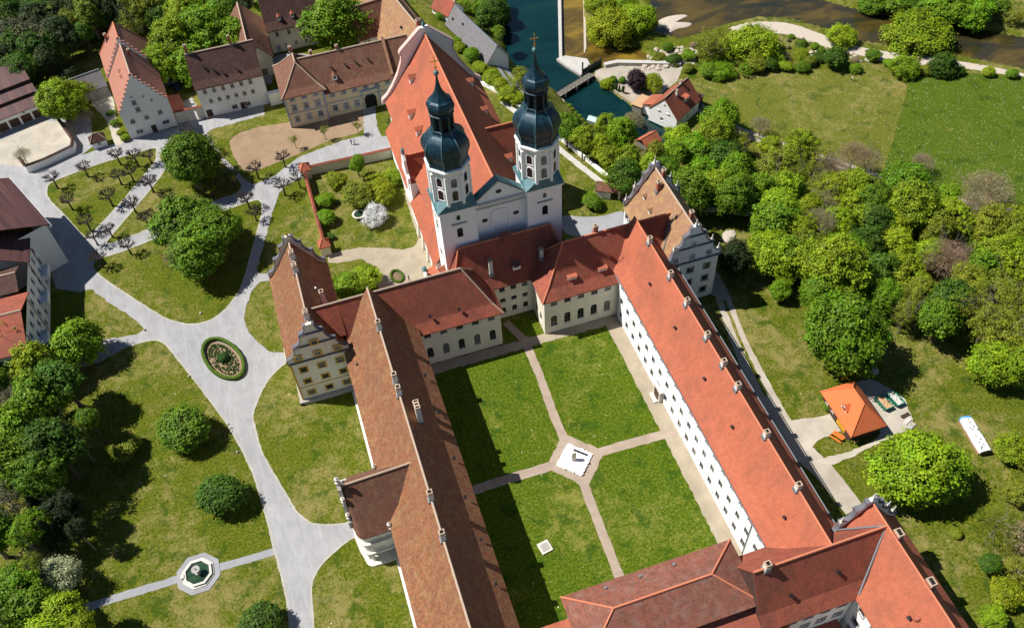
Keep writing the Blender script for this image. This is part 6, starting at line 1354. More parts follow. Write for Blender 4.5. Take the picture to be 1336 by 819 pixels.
def lobes(k, amp):
    d = RNG.normal(size=(k, 3)); d /= np.linalg.norm(d, axis=1)[:, None]; w_ = RNG.uniform(-amp, amp, k); return d, w_
def crown(name, clumps=150, per=75, leaf=.062, sig=.125, shell=(.45, 1.0), amp=.34, zs=1.0, low=-.75, flat=.75, drop=0.0, up=.5):
    """unit crown round the origin, bumpy outline, leaves gathered in clumps"""
    d = RNG.normal(size=(clumps * 3, 3)); d /= np.linalg.norm(d, axis=1)[:, None]; d = d[d[:, 2] > low][:clumps]
    L, w_ = lobes(14, amp); rad = 0.82 + sum(wi * np.exp(-4.5 * (1 - d @ l)) for l, wi in zip(L, w_))
    rr = RNG.uniform(shell[0], shell[1], len(d)) ** .6 * rad
    c = d * rr[:, None]; c[:, 2] *= zs
    k = (per * RNG.uniform(.6, 1.4, len(d))).astype(int); idx = np.repeat(np.arange(len(d)), k); n = len(idx)
    off = RNG.normal(size=(n, 3)) * sig * RNG.uniform(.7, 1.25, len(d))[idx][:, None]; off[:, 2] *= flat; off[:, 2] -= drop * np.abs(RNG.normal(size=n))
    p = c[idx] + off
    nr = off / (np.linalg.norm(off, axis=1)[:, None] + 1e-6) * .55 + d[idx] * .45 + np.array([0, 0, up]) + RNG.normal(size=(n, 3)) * .45; nr /= np.linalg.norm(nr, axis=1)[:, None]
    ct = RNG.random((len(d), 2)); tone = np.clip(ct[idx] * .6 + RNG.random((n, 2)) * .4, 0, 1)
    return leaf_mesh(name, p, nr, np.full(n, leaf) * RNG.uniform(.7, 1.3, n), tone, 'leaves')
def conifer(name, n=9000, leaf=.055):
    z = RNG.random(n) ** 1.3; lay = np.floor(z * 13) / 13; a = RNG.uniform(0, 2 * math.pi, n); br = np.round(a * 2.1 + lay * 40) / 2.1 - lay * 19; a = a * .35 + br * .65
    r_ = (1 - z) * .9 * np.sqrt(RNG.random(n)) + .05; r_ *= 1 + .18 * np.sin(a * 3 + lay * 50)
    p = np.stack([r_ * np.cos(a), r_ * np.sin(a), -1 + 2.1 * z - .25 * r_], 1); nr = np.stack([np.cos(a) * .4, np.sin(a) * .4, np.full(n, .8)], 1) + RNG.normal(size=(n, 3)) * .45; nr /= np.linalg.norm(nr, axis=1)[:, None]
    return leaf_mesh(name, p, nr, np.full(n, leaf), RNG.random((n, 2)), 'leaves')
def branches(mb, p, d, L, r_, lev, maxlev, spread=.75, nb=3, up=.25, wob=.18, segs=3, sides=5):
    pts = [p]; rs = [r_]; dd = d.normalized()
    for i in range(segs):
        dd = (dd + Vector([random.gauss(0, wob) for _ in range(3)]) + Vector((0, 0, up * .15))).normalized(); pts.append(pts[-1] + dd * L / segs); rs.append(r_ * (1 - .55 * (i + 1) / segs))
    mb.tube(pts, rs, sides if lev < 2 else 3)
    if lev >= maxlev: return
    for k in range(nb + (1 if lev == 0 else 0)):
        t = random.uniform(.45, 1.0) if k else 1.0; i = min(int(t * segs), segs); q = pts[i]
        ax = Vector([random.gauss(0, 1) for _ in range(3)]); nd_ = (dd + (ax - dd * ax.dot(dd)).normalized() * spread * random.uniform(.7, 1.2) + Vector((0, 0, up))).normalized()
        branches(mb, q, nd_, L * random.uniform(.58, .8), max(rs[i] * .62, .0045), lev + 1, maxlev, spread, nb, up, wob, 2, sides)
def trunk_mesh(mat='bark'):
    """z=1 is the crown centre; limbs reach into the crown"""
    mb = MB(); mb.tube([(0, 0, -.05), (0, 0, .08), (.015, .01, .4), (0, .015, .75), (.02, 0, 1.05)], [.11, .075, .06, .05, .03], 8)
    for k in range(7):
        a = k * .9 + random.uniform(-.2, .2); z0 = random.uniform(.45, .9); L = random.uniform(.45, .75)
        mb.tube([(0, 0, z0), (L * .45 * math.cos(a), L * .45 * math.sin(a), z0 + .18), (L * math.cos(a), L * math.sin(a), z0 + .42)], [.035, .022, .008], 5)
    return mb.mesh('trunk', mat)
def bare_mesh(lev=5, nb=3, spread=.7, mat='bark_grey', up=.3, L=.62):
    mb = MB(); mb.tube([(0, 0, -.05), (.01, 0, .3), (.02, .02, .6)], [.075, .055, .045], 7)
    for k in range(4):
        a = k * 1.57 + random.uniform(-.4, .4); branches(mb, Vector((.02, .02, .5 + .04 * k)), Vector((math.cos(a) * .8, math.sin(a) * .8, .8)), L, .035, 1, lev, spread, nb, up)
    return mb.mesh('branches', mat)
def twig_cloud(name, n=5200):
    """fine leafless twigs: slivers pointing outwards"""
    d = RNG.normal(size=(n, 3)); d /= np.linalg.norm(d, axis=1)[:, None]; d[:, 2] = np.abs(d[:, 2]) * 1.0 - .25
    c = d * (RNG.random((n, 1)) ** .45) * (1 + .18 * np.sin(d[:, :1] * 7) * np.cos(d[:, 1:2] * 6)); ax = d * .8 + RNG.normal(size=(n, 3)) * .4; ax /= np.linalg.norm(ax, axis=1)[:, None]
    sd_ = np.cross(ax, RNG.normal(size=(n, 3))); sd_ /= np.linalg.norm(sd_, axis=1)[:, None]; L = RNG.uniform(.06, .15, (n, 1)); w_ = .0055
    co = np.stack([c - sd_ * w_, c + sd_ * w_, c + ax * L + sd_ * w_ * .4, c + ax * L - sd_ * w_ * .4], 1).reshape(-1, 3)
    me = bpy.data.meshes.new(name); me.from_pydata(co.tolist(), [], np.arange(4 * n).reshape(-1, 4).tolist()); me.materials.append(M['leaves'])
    at = me.attributes.new('tone', 'FLOAT_COLOR', 'FACE'); at.data.foreach_set('color', np.concatenate([RNG.random((n, 2)), np.ones((n, 2))], 1).ravel().astype(np.float32)); return me
TW = [twig_cloud('twigs'), twig_cloud('twigs')]
CR = {'B': [crown('crown', 230, 85, .046, .10), crown('crown', 250, 80, .046, .10, amp=.46), crown('crown', 210, 90, .047, .105, amp=.36), crown('crown', 240, 82, .046, .10, amp=.44), crown('crown', 220, 86, .046, .10, amp=.5)],
      'Y': [crown('crown', 300, 52, .038, .080, amp=.48), crown('crown', 280, 54, .038, .085, amp=.45), crown('crown', 310, 50, .038, .078, amp=.55), crown('crown', 290, 50, .038, .08, amp=.5)],
      'L': [crown('crown', 150, 26, .036, .085, (.3, 1.0), amp=.6), crown('crown', 135, 28, .036, .09, (.3, 1.0), amp=.55), crown('crown', 165, 24, .034, .08, (.3, 1.0), amp=.6)],
      'S': [crown('crown', 260, 70, .046, .085, (.7, 1.0), amp=.28, low=-.35), crown('crown', 240, 75, .048, .09, (.7, 1.0), amp=.34, low=-.35), crown('crown', 230, 75, .048, .09, (.6, 1.0), amp=.45, low=-.35)],
      'W': [crown('crown', 240, 64, .036, .085, (.5, 1.0), amp=.4, drop=.10, flat=1.1, up=.7), crown('crown', 230, 66, .036, .09, (.5, 1.0), amp=.44, drop=.1, flat=1.1, up=.7)],
      'K': [crown('crown', 300, 50, .034, .075, (.35, 1.0), amp=.4, flat=1.3, up=.2), conifer('crown', 11000, .045)],
      'G': [crown('crown', 430, 78, .033, .072, amp=.40), crown('crown', 460, 72, .033, .070, amp=.48)],
      'P': [crown('crown', 240, 60, .028, .075, (.55, 1.0), amp=.4)]}
TR = [trunk_mesh(), trunk_mesh('bark_grey'), trunk_mesh()]
BR = [bare_mesh(5, 3), bare_mesh(5, 3, .85), bare_mesh(6, 2, .6)]
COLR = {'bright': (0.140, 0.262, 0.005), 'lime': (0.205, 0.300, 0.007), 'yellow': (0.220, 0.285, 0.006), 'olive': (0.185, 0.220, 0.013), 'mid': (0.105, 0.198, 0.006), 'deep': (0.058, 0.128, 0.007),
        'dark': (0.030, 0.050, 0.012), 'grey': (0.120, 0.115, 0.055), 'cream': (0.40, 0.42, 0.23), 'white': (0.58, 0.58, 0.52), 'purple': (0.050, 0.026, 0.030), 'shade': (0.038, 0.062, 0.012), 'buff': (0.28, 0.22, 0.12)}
CNT = {}
def place(px_, py_, rpx, shape, col, label, cat='tree', group=None, hk=1.0, tall=None, zs=None, name=None, jit=True, zfix=None):
    """crown centre at a pixel: the ray is met at crown height above the ground below it"""
    g = G(px_, py_, 4.0); s = FPX / np.linalg.norm(g - CAMP); r_ = rpx / s
    if shape == 'B' and r_ > 5.2: shape = 'G'
    shrub = shape in 'SP' or cat in ('shrub', 'bush')
    zc = tall if tall is not None else (r_ * .62 if shrub else r_ * 1.05 * hk + 2.2)
    if shape in 'BG': r_ *= 1.13
    g = G(px_, py_, zc); x, y = float(g[0]), float(g[1]); gz = h1(x, y) if zfix is None else zfix; zc = max(float(g[2]) - gz, r_ * .5)
    root = empty(name or ('shrub' if shrub else 'tree'), (x, y, gz), 0, label, cat, group); rz = random.uniform(0, 6.28)
    k = CNT.get(shape, 0); CNT[shape] = k + 1
    if shape == 'N':
        o = link('branches', BR[k % 3], root, (0, 0, 0), rz, (r_ * 1.0, r_ * 1.0, max(zc, r_ * .8) * 1.05)); tw = TW[k % 2]
        c = link('twigs', tw, root, (0, 0, zc * 1.08), rz, (r_ * 1.0, r_ * 1.0, r_ * .85)); c.color = (*[v * random.uniform(.85, 1.15) for v in COLR[col]], 1); return root
    if shape == 'L' and not shrub: link('trunk', BR[k % 3], root, (0, 0, 0), rz, (r_ * .85, r_ * .85, zc * .95))
    else: link('trunk', TR[k % 3], root, (0, 0, 0), rz, (r_, r_, zc))
    zz = (zs if zs else (.72 if shrub else random.uniform(.85, 1.1))) * r_
    c = link('crown', CR[shape][k % len(CR[shape])], root, (0, 0, zc), rz, (r_ * random.uniform(.94, 1.06), r_ * random.uniform(.94, 1.06), min(zz, zc * 1.2)))
    v = random.uniform(.85, 1.15); c.color = (*[a * v * random.uniform(.95, 1.05) for a in COLR[col]], 1)
    return root
WOOD = 'trees of the wooded slope'
WL = {'B': 'bright green leafy tree in the wood on the slope', 'Y': 'yellow-green budding tree in the wood on the slope', 'D': 'deep green dense tree in the wood on the slope', 'L': 'thin olive tree with open crown in the wood on the slope', 'N': 'bare grey-brown tree among the green wood on the slope'}
WK = {'B': ('B', 'bright'), 'Y': ('Y', 'yellow'), 'D': ('B', 'mid'), 'L': ('L', 'olive'), 'N': ('N', 'buff')}
wood = '''740 166 14 B;760 184 14 B;780 190 16 Y;788 164 12 Y;811 171 14 B;818 212 22 Y;813 233 18 D;795 207 16 Y;854 200 14 Y;885 179 14 B;903 194 18 B;880 200 14 B;900 246 22 D;918 230 16 D;
939 153 20 B;936 179 20 Y;949 205 20 D;965 223 20 D;939 241 20 Y;959 253 20 D;965 184 16 L;993 164 12 N;1006 192 14 Y;1008 222 24 L;995 253 18 B;1011 269 20 B;870 222 14 D;845 215 15 Y;
1044 193 18 Y;1066 210 14 L;1076 227 10 B;1088 220 20 N;1046 224 18 L;1025 251 22 B;1020 275 24 B;1066 245 16 L;1093 245 20 Y;1119 245 22 Y;1069 266 18 N;1106 269 20 Y;1134 257 16 Y;1114 202 17 N;1134 210 15 N;
1013 288 24 B;1005 322 24 B;1025 334 22 D;1034 303 18 Y;1070 290 18 N;1091 293 20 Y;1122 288 22 Y;1070 376 18 B;1023 364 10 B;1019 377 10 B;1128 367 18 D;1129 320 18 D;1050 320 16 L;1048 345 14 D;
1181 238 26 B;1233 257 13 B;1192 276 26 Y;1242 275 16 Y;1166 296 24 Y;1221 300 22 Y;1287 250 26 N;1272 275 22 N;1287 296 20 Y;1318 308 22 Y;1333 287 14 Y;1263 306 12 B;1144 260 18 D;1142 284 20 D;1204 212 12 N;
1163 327 26 Y;1181 368 24 Y;1145 357 22 D;1233 338 24 N;1262 338 14 N;1234 394 24 D;1302 330 24 Y;1287 350 20 B;1310 368 26 L;1295 398 22 L;1328 391 22 L;1181 400 18 L;1210 330 20 Y;1150 385 16 D;1205 380 18 Y;
1230 420 24 D;1287 423 22 L;1315 445 26 L;1295 470 20 B;1318 473 20 B;1181 412 14 L;1255 400 16 L;1265 370 18 Y;1330 430 22 L;1335 340 20 Y;1340 470 22 B;1100 320 18 D;1110 345 16 D;1055 268 16 Y;1350 390 24 L;1350 310 22 Y'''
for it in wood.replace('\n', '').split(';'):
    x, y, r_, k = it.split(); sh, co = WK[k]; co = random.choice(['bright', 'lime', 'bright', 'mid']) if k == 'B' else (random.choice(['yellow', 'yellow', 'lime', 'olive']) if k == 'Y' else (random.choice(['mid', 'deep', 'mid', 'bright']) if k == 'D' else co))
    place(float(x), float(y), float(r_) * 1.1, sh, co, WL[k], 'tree', WOOD, tall=random.uniform(5.2, 7.6) if float(r_) > 13 else 3.6)
UW = poly_px([(745, 190), (800, 200), (900, 190), (960, 190), (1040, 215), (1140, 250), (1240, 290), (1336, 320), (1336, 470), (1240, 430), (1160, 410), (1080, 400), (1020, 370), (1000, 300), (960, 262), (900, 262), (840, 235)], -4)
k_ = 0
while k_ < 95:
    x_, y_ = random.uniform(*[f(UW[:, 0]) for f in (np.min, np.max)]), random.uniform(*[f(UW[:, 1]) for f in (np.min, np.max)])
    if not in_poly(np.array([x_]), np.array([y_]), UW)[0]: continue
    k_ += 1; gz = h1(x_, y_); r_ = random.uniform(1.6, 3.0); o = empty('understorey_bush', (x_, y_, gz), 0, 'leafy bush in the undergrowth of the wooded slope', 'shrub', 'undergrowth of the wooded slope')
    c = link('crown', CR['S'][k_ % 3], o, (0, 0, r_ * .5), random.uniform(0, 6), (r_, r_, r_ * .8)); c.color = (*COLR[random.choice(['mid', 'yellow', 'olive', 'bright', 'deep'])], 1); link('stem', TR[k_ % 3], o, (0, 0, 0), 0, (r_ * .5, r_ * .5, r_ * .5))
place(1085, 346, 38, 'B', 'lime', 'large light green tree with clumpy crown at the front of the wood')
place(1095, 430, 46, 'B', 'mid', 'broad deep green tree standing on the meadow before the wood')
place(1191, 612, 49, 'B', 'lime', 'big round light green tree beside the barn track', tall=6.6, zs=.82)
place(958, 338, 24, 'K', 'dark', 'dark yew tree beside the pavilion at the wood edge', zs=1.25, tall=6)
for x, y, r_, sh, co, lb in ((1322, 588, 20, 'Y', 'yellow', 'yellow-green bush on the meadow edge near the log stack'), (1300, 688, 28, 'N', 'olive', 'straggly brown bush at the east meadow edge'), (1332, 640, 18, 'Y', 'olive', 'olive bush at the east meadow edge'),
                             (1292, 735, 14, 'S', 'deep', 'low dark green bush on the bank below the straggly bush'), (1312, 775, 20, 'Y', 'yellow', 'yellow-green bush on the bank near the picture corner wood'), (1330, 745, 18, 'L', 'olive', 'thin olive bush on the bank by the slope'), (1300, 806, 17, 'Y', 'lime', 'light green bush at the foot of the bank'), (1335, 700, 20, 'L', 'buff', 'dry brown bush on the slope edge'),
                             (1247, 694, 8, 'S', 'olive', 'small olive bush on the east meadow'), (1277, 671, 8, 'S', 'mid', 'small green bush beside the straggly bush')):
    place(x, y, r_, sh, co, lb, 'shrub', None, tall=2.6 if r_ > 12 else None)
# forecourt and garden trees
place(246, 210, 33, 'B', 'mid', 'dense green tree on the forecourt lawn near the stepped-gable house', tall=8.5)
for x, y, r_, lb in ((243, 288, 34, 'north stem'), (278, 300, 36, 'east stem'), (255, 325, 28, 'south stem')): place(x, y, r_, 'B', 'mid', 'wide spreading tree on the large forecourt lawn, ' + lb, 'tree', None, tall=8.0, zs=.8)
place(234, 335, 19, 'N', 'buff', 'thin bare tree on the large forecourt lawn', tall=7)
place(240, 560, 34, 'S', 'mid', 'round evergreen bush beside the curve of the forecourt road', zs=.8); place(291, 648, 33, 'S', 'deep', 'round dark evergreen bush between road and fountain', zs=.8)
place(165, 583, 22, 'S', 'olive', 'loose olive bush beside the wooded park edge'); place(342, 812, 28, 'S', 'deep', 'dark round bush beside the fountain path near the road')
place(225, 58, 30, 'B', 'lime', 'light green tree, west part of the big clump behind the white house', tall=9); place(264, 40, 33, 'B', 'bright', 'bright green tree, middle of the big clump behind the white house', tall=9); place(300, 50, 20, 'B', 'bright', 'smaller bright tree by the old barn roof', tall=8)
place(243, 14, 24, 'B', 'lime', 'light green tree at the back of the big clump'); place(207, 80, 22, 'B', 'lime', 'light green tree beside the carport'); place(250, 78, 22, 'B', 'bright', 'bright tree against the white house gable', tall=7); place(288, 10, 20, 'B', 'mid', 'green tree behind the old barn')
place(345, 8, 11, 'B', 'bright', 'small bright tree between old barn and cream house'); place(437, 30, 37, 'B', 'bright', 'big round green tree between cream house and gatehouse', tall=9.5)
place(75, 130, 26, 'B', 'lime', 'light green tree between garage block and garden path', tall=7); place(88, 96, 14, 'S', 'dark', 'dark round bush before the slate-roofed outbuilding'); place(110, 113, 11, 'L', 'olive', 'small olive tree beside the garden path'); place(113, 152, 9, 'N', 'buff', 'small bare tree near the gate lodge', tall=3); place(30, 203, 10, 'N', 'buff', 'small bare tree inside the garage yard wall', tall=4)
place(172, 33, 16, 'L', 'olive', 'olive tree behind the stepped-gable house'); place(97, 447, 25, 'B', 'bright', 'green tree at the south corner of the school', tall=6)
place(465, 214, 10, 'B', 'bright', 'small bright tree on the churchyard wall by the road', tall=4); place(510, 229, 16, 'W', 'lime', 'pale green bush beside the church aisle', 'shrub'); place(470, 256, 22, 'Y', 'olive', 'wide olive-green bush in the churchyard garden', 'shrub', tall=3.0, zs=.7); place(497, 252, 19, 'Y', 'yellow', 'olive-green bush between blossom bush and church aisle', 'shrub', tall=2.8, zs=.7)
place(440, 235, 16, 'Y', 'yellow', 'yellow-green bush in the churchyard corner', 'shrub'); place(422, 262, 14, 'S', 'bright', 'green bush along the churchyard wall, northern one'); place(424, 284, 14, 'S', 'bright', 'green bush along the churchyard wall, southern one'); place(490, 280, 21, 'P', 'white', 'white blossoming bush in the churchyard garden'); place(452, 370, 18, 'B', 'bright', 'light green bush beside the corner pavilion', 'shrub', tall=3); place(474, 358, 17, 'B', 'lime', 'light green bush in the small churchyard lawn', 'shrub', tall=3)
place(773, 264, 15, 'S', 'mid', 'round clipped bush beside the garden gate'); place(430, 308, 7, 'S', 'deep', 'small dark bush near the round stone bowl')
# park wood south-west
PK = 'trees of the park wood'
for x, y, r_, sh, co in ((15, 440, 20, 'L', 'olive'), (45, 470, 30, 'Y', 'yellow'), (78, 492, 28, 'B', 'deep'), (18, 520, 22, 'L', 'grey'), (50, 520, 26, 'B', 'mid'), (25, 562, 32, 'B', 'bright'), (72, 585, 28, 'B', 'deep'), (12, 605, 28, 'B', 'mid'), (52, 622, 28, 'Y', 'mid'), (98, 570, 16, 'L', 'olive'),
                          (8, 655, 22, 'L', 'grey'), (30, 695, 18, 'Y', 'bright'), (12, 760, 22, 'B', 'mid'), (85, 802, 22, 'B', 'lime'), (38, 800, 26, 'B', 'mid'), (2, 810, 22, 'B', 'mid'), (60, 830, 24, 'B', 'lime'), (105, 815, 14, 'B', 'lime'), (-20, 500, 30, 'B', 'mid'), (-20, 700, 30, 'B', 'mid'), (-15, 570, 26, 'B', 'mid'), (115, 545, 13, 'B', 'mid'), (40, 730, 14, 'L', 'olive')):
    lb = {'B': 'leafy green tree in the park wood beside the fountain lawn', 'Y': 'feathery small-leaved tree in the park wood', 'L': 'thin tree with open crown in the park wood'}[sh]
    place(x, y, r_, sh, co, lb, 'tree', PK, tall=random.uniform(8, 11))
for x, y, r_ in ((48, 662, 20), (84, 664, 22), (62, 692, 18), (100, 690, 14)): place(x, y, r_, 'K', 'dark', 'dark pine tree in the park wood', 'tree', 'dark pines in the park wood', tall=8, zs=1.2)
place(66, 545, 15, 'N', 'buff', 'bare brown tree inside the park wood', tall=8); place(75, 755, 36, 'P', 'cream', 'cream blossoming tree at the park wood edge by the fountain path', 'tree', tall=4.5, zs=.8)
# shaded wood north-west, its shade put into darker leaf colours
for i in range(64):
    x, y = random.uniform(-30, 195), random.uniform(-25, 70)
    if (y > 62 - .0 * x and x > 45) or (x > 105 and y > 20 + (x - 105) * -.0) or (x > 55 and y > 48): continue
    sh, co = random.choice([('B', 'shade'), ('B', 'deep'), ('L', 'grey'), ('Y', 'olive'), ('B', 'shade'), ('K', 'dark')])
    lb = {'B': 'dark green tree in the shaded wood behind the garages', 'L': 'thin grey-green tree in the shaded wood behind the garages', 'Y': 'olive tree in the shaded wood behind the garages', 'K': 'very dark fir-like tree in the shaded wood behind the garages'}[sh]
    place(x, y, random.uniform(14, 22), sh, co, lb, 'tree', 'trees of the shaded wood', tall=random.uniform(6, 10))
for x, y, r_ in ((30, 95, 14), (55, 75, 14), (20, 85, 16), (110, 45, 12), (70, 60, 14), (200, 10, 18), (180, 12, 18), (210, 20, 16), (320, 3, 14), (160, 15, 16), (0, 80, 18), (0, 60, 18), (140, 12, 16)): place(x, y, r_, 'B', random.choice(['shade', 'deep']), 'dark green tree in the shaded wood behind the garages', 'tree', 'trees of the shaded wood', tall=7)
# river banks
RB = 'bushes along the river'
for x, y, r_, sh, co in ((796, 33, 26, 'W', 'yellow'), (829, 20, 26, 'W', 'lime'), (786, 4, 16, 'W', 'lime'), (812, 2, 18, 'W', 'lime'), (930, 64, 22, 'L', 'olive'), (985, 54, 26, 'W', 'lime'), (1101, 44, 18, 'W', 'yellow'), (1093, 77, 15, 'B', 'deep'), (1199, 44, 35, 'W', 'lime'), (1183, 85, 18, 'W', 'lime'), (1232, 85, 13, 'B', 'deep'), (1242, 13, 26, 'B', 'bright'), (1275, 12, 22, 'B', 'bright'), (1175, 3, 18, 'B', 'mid'), (1140, 2, 15, 'B', 'mid'), (1205, 5, 18, 'B', 'mid'), (1325, 20, 16, 'L', 'olive'), (1305, 8, 16, 'B', 'mid')):
    lb = {'W': 'feathery willow bush on the gravel river bank', 'L': 'thin olive bush on the river bank', 'B': 'green leafy tree on the river bank'}[sh]
    place(x, y, r_, sh, co, lb, 'tree', RB, tall=4.5 if r_ > 20 else 3)
for i, (x, y, r_) in enumerate(((925, 92, 13), (942, 92, 14), (988, 86, 12), (1005, 84, 12), (1026, 86, 10), (1047, 86, 10), (972, 89, 9), (898, 89, 8), (880, 77, 10), (955, 66, 10), (1140, 72, 10), (1160, 82, 8), (1057, 80, 9), (1070, 74, 9), (1018, 78, 9), (870, 62, 8), (900, 72, 10), (860, 74, 8), (1250, 92, 8), (1290, 94, 8), (1322, 96, 8), (1115, 88, 9), (1210, 92, 8))):
    place(x, y, r_, 'SWYS'[i % 4], ['mid', 'bright', 'olive', 'deep', 'lime'][i % 5], 'low round bush between meadow and river gravel', 'shrub', 'low bushes between meadow and river')
for x, y, r_, co in ((648, 14, 15, 'deep'), (636, 26, 14, 'deep'), (645, 0, 14, 'deep'), (632, 8, 12, 'mid'), (650, 44, 9, 'mid')): place(x, y, r_, 'B', co, 'dark green tree on the river bank beside the riverside lane', 'tree', 'trees on the riverside lane', tall=4.5)
for x, y, r_, sh, co in ((592, 55, 10, 'S', 'bright'), (600, 62, 9, 'S', 'yellow'), (614, 72, 12, 'S', 'bright'), (628, 88, 12, 'S', 'yellow'), (642, 102, 14, 'S', 'lime'), (652, 112, 13, 'S', 'yellow'), (664, 124, 15, 'Y', 'yellow'), (681, 104, 18, 'L', 'olive'), (676, 128, 13, 'S', 'yellow'), (692, 140, 12, 'S', 'yellow'), (716, 152, 12, 'S', 'bright'), (728, 162, 11, 'S', 'bright'), (705, 140, 12, 'Y', 'olive'), (575, 20, 8, 'S', 'bright'), (605, 8, 10, 'B', 'bright'), (622, 32, 8, 'S', 'mid'), (640, 68, 7, 'S', 'yellow')):
    place(x, y, r_, sh, co, 'yellow-green bush on the bank between church and riverside lane', 'shrub', 'bushes on the bank below the church')
RBP = poly_px([(850, 84), (880, 66), (915, 56), (950, 46), (985, 44), (1030, 48), (1065, 60), (1120, 75), (1120, 84), (1040, 82), (960, 86), (905, 90)], VAL); k_ = 0
while k_ < 70:
    x_, y_ = random.uniform(RBP[:, 0].min(), RBP[:, 0].max()), random.uniform(RBP[:, 1].min(), RBP[:, 1].max())
    if not in_poly(np.array([x_]), np.array([y_]), RBP)[0]: continue
    k_ += 1; r_ = random.uniform(.7, 1.9); o = empty('scrub_bush', (x_, y_, h1(x_, y_)), 0, 'low scrub bush on the overgrown gravel bank', 'shrub', 'scrub on the gravel bank'); sh = random.choice('SLLW')
    c = link('crown', CR[sh][k_ % 2], o, (0, 0, r_ * .45), random.uniform(0, 6), (r_, r_, r_ * .7)); c.color = (*COLR[random.choice(['olive', 'yellow', 'bright', 'buff', 'grey', 'mid'])], 1); link('stem', TR[k_ % 3], o, (0, 0, 0), 0, (r_ * .5, r_ * .5, r_ * .5))
place(832, 105, 12, 'B', 'purple', 'dark purple-leaved tree in the mill garden', 'tree', tall=3.2, zfix=VAL); place(851, 106, 12, 'W', 'yellow', 'yellow-green tree in the mill garden', 'tree', tall=3.0, zfix=VAL); place(791, 108, 9, 'W', 'yellow', 'yellow-green bush at the canal end of the mill garden', 'shrub', zfix=VAL)
for i, x in enumerate((800, 804, 808, 813)): place(x, 112 + i * 1.6, 2.6, 'K', 'deep', 'slim columnar conifer in the mill garden row', 'tree', 'columnar conifers of the mill garden', tall=1.4, zs=2.4, zfix=VAL)
place(800, 104, 6, 'S', 'mid', 'clipped hedge bush in the mill garden, west', zfix=VAL); place(812, 104, 6, 'S', 'mid', 'clipped hedge bush in the mill garden, east', zfix=VAL); place(842, 118, 6, 'S', 'grey', 'blue-grey bush beside the mill shed', zfix=VAL); place(826, 158, 14, 'N', 'buff', 'bare grey shrub overhanging the canal', 'shrub', tall=4)
for k in range(9): place(743 + k * 4.2, 138 + k * 4.6, 3.4, 'S', ['bright', 'olive', 'mid'][k % 3], 'small garden plant on the canal bank terrace', 'shrub', 'plants on the canal terrace')
for k in range(4): place(1073 + k * 2.2, 520 + k * 4, 5, 'S', ['mid', 'olive', 'bright', 'mid'][k], 'climbing plant against the barn wall beside the yellow door', 'shrub', 'plants along the barn wall')
for k in range(4): place(1098 + k * 4.5, 552 + k * 7, 4.5, 'S', ['mid', 'bright', 'mid', 'olive'][k], 'climbing plant against the barn wall towards the crate', 'shrub', 'plants along the south barn wall')
for k, (x, y) in enumerate(((158, 172), (163, 180), (150, 160), (144, 148))): place(x, y, 6, 'S', ['yellow', 'lime', 'mid', 'deep'][k], ['yellow flowering bush at the corner of the stepped-gable house', 'light green bush at the corner of the stepped-gable house', 'green bush along the stepped-gable house', 'dark bush along the stepped-gable house'][k], 'shrub')
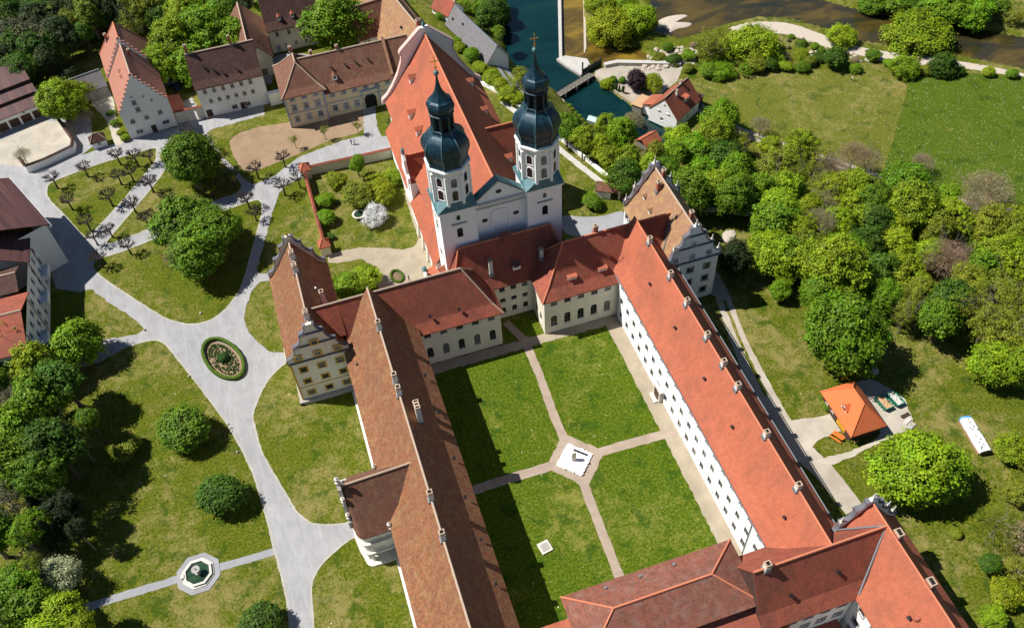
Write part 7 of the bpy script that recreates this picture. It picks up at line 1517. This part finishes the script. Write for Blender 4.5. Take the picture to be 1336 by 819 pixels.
# pollarded plane trees of the forecourt
def pollard_mesh(seed):
    random.seed(seed); mb = MB(); mb.tube([(0, 0, -.1), (.04, 0, 1.2), (0, .05, 2.3), (.05, 0, 3.0)], [.26, .19, .17, .2], 7)
    for k in range(11):
        a = k * math.pi / 5.5 + random.uniform(-.2, .2); L = random.uniform(1.2, 2.0); e = Vector((L * math.cos(a), L * math.sin(a), 3.0 + random.uniform(.3, 1.3)))
        m_ = Vector((e.x * .5, e.y * .5, 3.0 + (e.z - 3.0) * .35)); mb.tube([(0, 0, 2.7), m_, e], [.12, .09, .10], 5)
        for q in range(2):
            a2 = a + random.choice((-.55, .55)); e2 = m_ + Vector((math.cos(a2), math.sin(a2), .55)) * random.uniform(.5, .9); mb.tube([m_, e2], [.07, .08], 4)
            knob(mb, e2, .14)
        knob(mb, e, .17)
    return mb.mesh('crown', 'bark_dark')
def knob(mb, e, r_):
    mb.lathe([(.02, e.z - r_), (r_, e.z), (.02, e.z + r_)], 5, (e.x, e.y))
    for _ in range(6):
        d = Vector((random.gauss(0, 1), random.gauss(0, 1), random.gauss(.5, .8))).normalized(); mb.tube([e, e + d * random.uniform(.35, .75)], [.03, .018], 3)
PM = [pollard_mesh(s) for s in (3, 8, 21, 34)]; random.seed(11)
for i, (x, y) in enumerate(((68, 232), (108, 217), (151, 201), (87, 260), (112, 288), (168, 223), (194, 237), (192, 200), (140, 255), (171, 264), (187, 281), (140, 296), (164, 318), (126, 335), (276, 276), (321, 258), (333, 219), (244, 168), (267, 186), (368, 241), (388, 231), (330, 274), (368, 204), (152, 227), (174, 203), (120, 306))):
    p = P(x, y, 3.6); o = empty('pollarded_tree', (float(p[0]), float(p[1]), 0), 0, 'pollarded bare plane tree with knobbly branches on the forecourt lawns', 'tree', 'pollarded trees of the forecourt')
    link('trunk_and_branches', PM[i % 4], o, (0, 0, 0), random.uniform(0, 6), (random.uniform(.9, 1.15),) * 3)
for i, (x, y) in enumerate(((302, 232), (274, 245), (383, 181), (422, 170), (465, 163), (505, 157))):
    p = P(x, y, 3.2); o = empty('young_tree', (float(p[0]), float(p[1]), 0), 0, 'slender young tree with first leaves beside the gatehouse ground' if i > 1 else 'pollarded tree already in leaf near the dirt forecourt', 'tree', 'young trees before the gatehouse' if i > 1 else 'leafing pollards')
    if i > 1: link('branches', BR[i % 3], o, (0, 0, 0), i, (1.5, 1.5, 3.4)); c = link('crown', CR['L'][i % 2], o, (0, 0, 3.2), i, (1.2, 1.2, 1.0)); c.color = (*COLR['olive'], 1)
    else: link('trunk_and_branches', PM[i], o, (0, 0, 0), i, (1.1, 1.1, 1.1)); c = link('crown', CR['L'][i % 2], o, (0, 0, 3.8), i, (2.2, 2.2, 1.2)); c.color = (*COLR['olive'], 1)
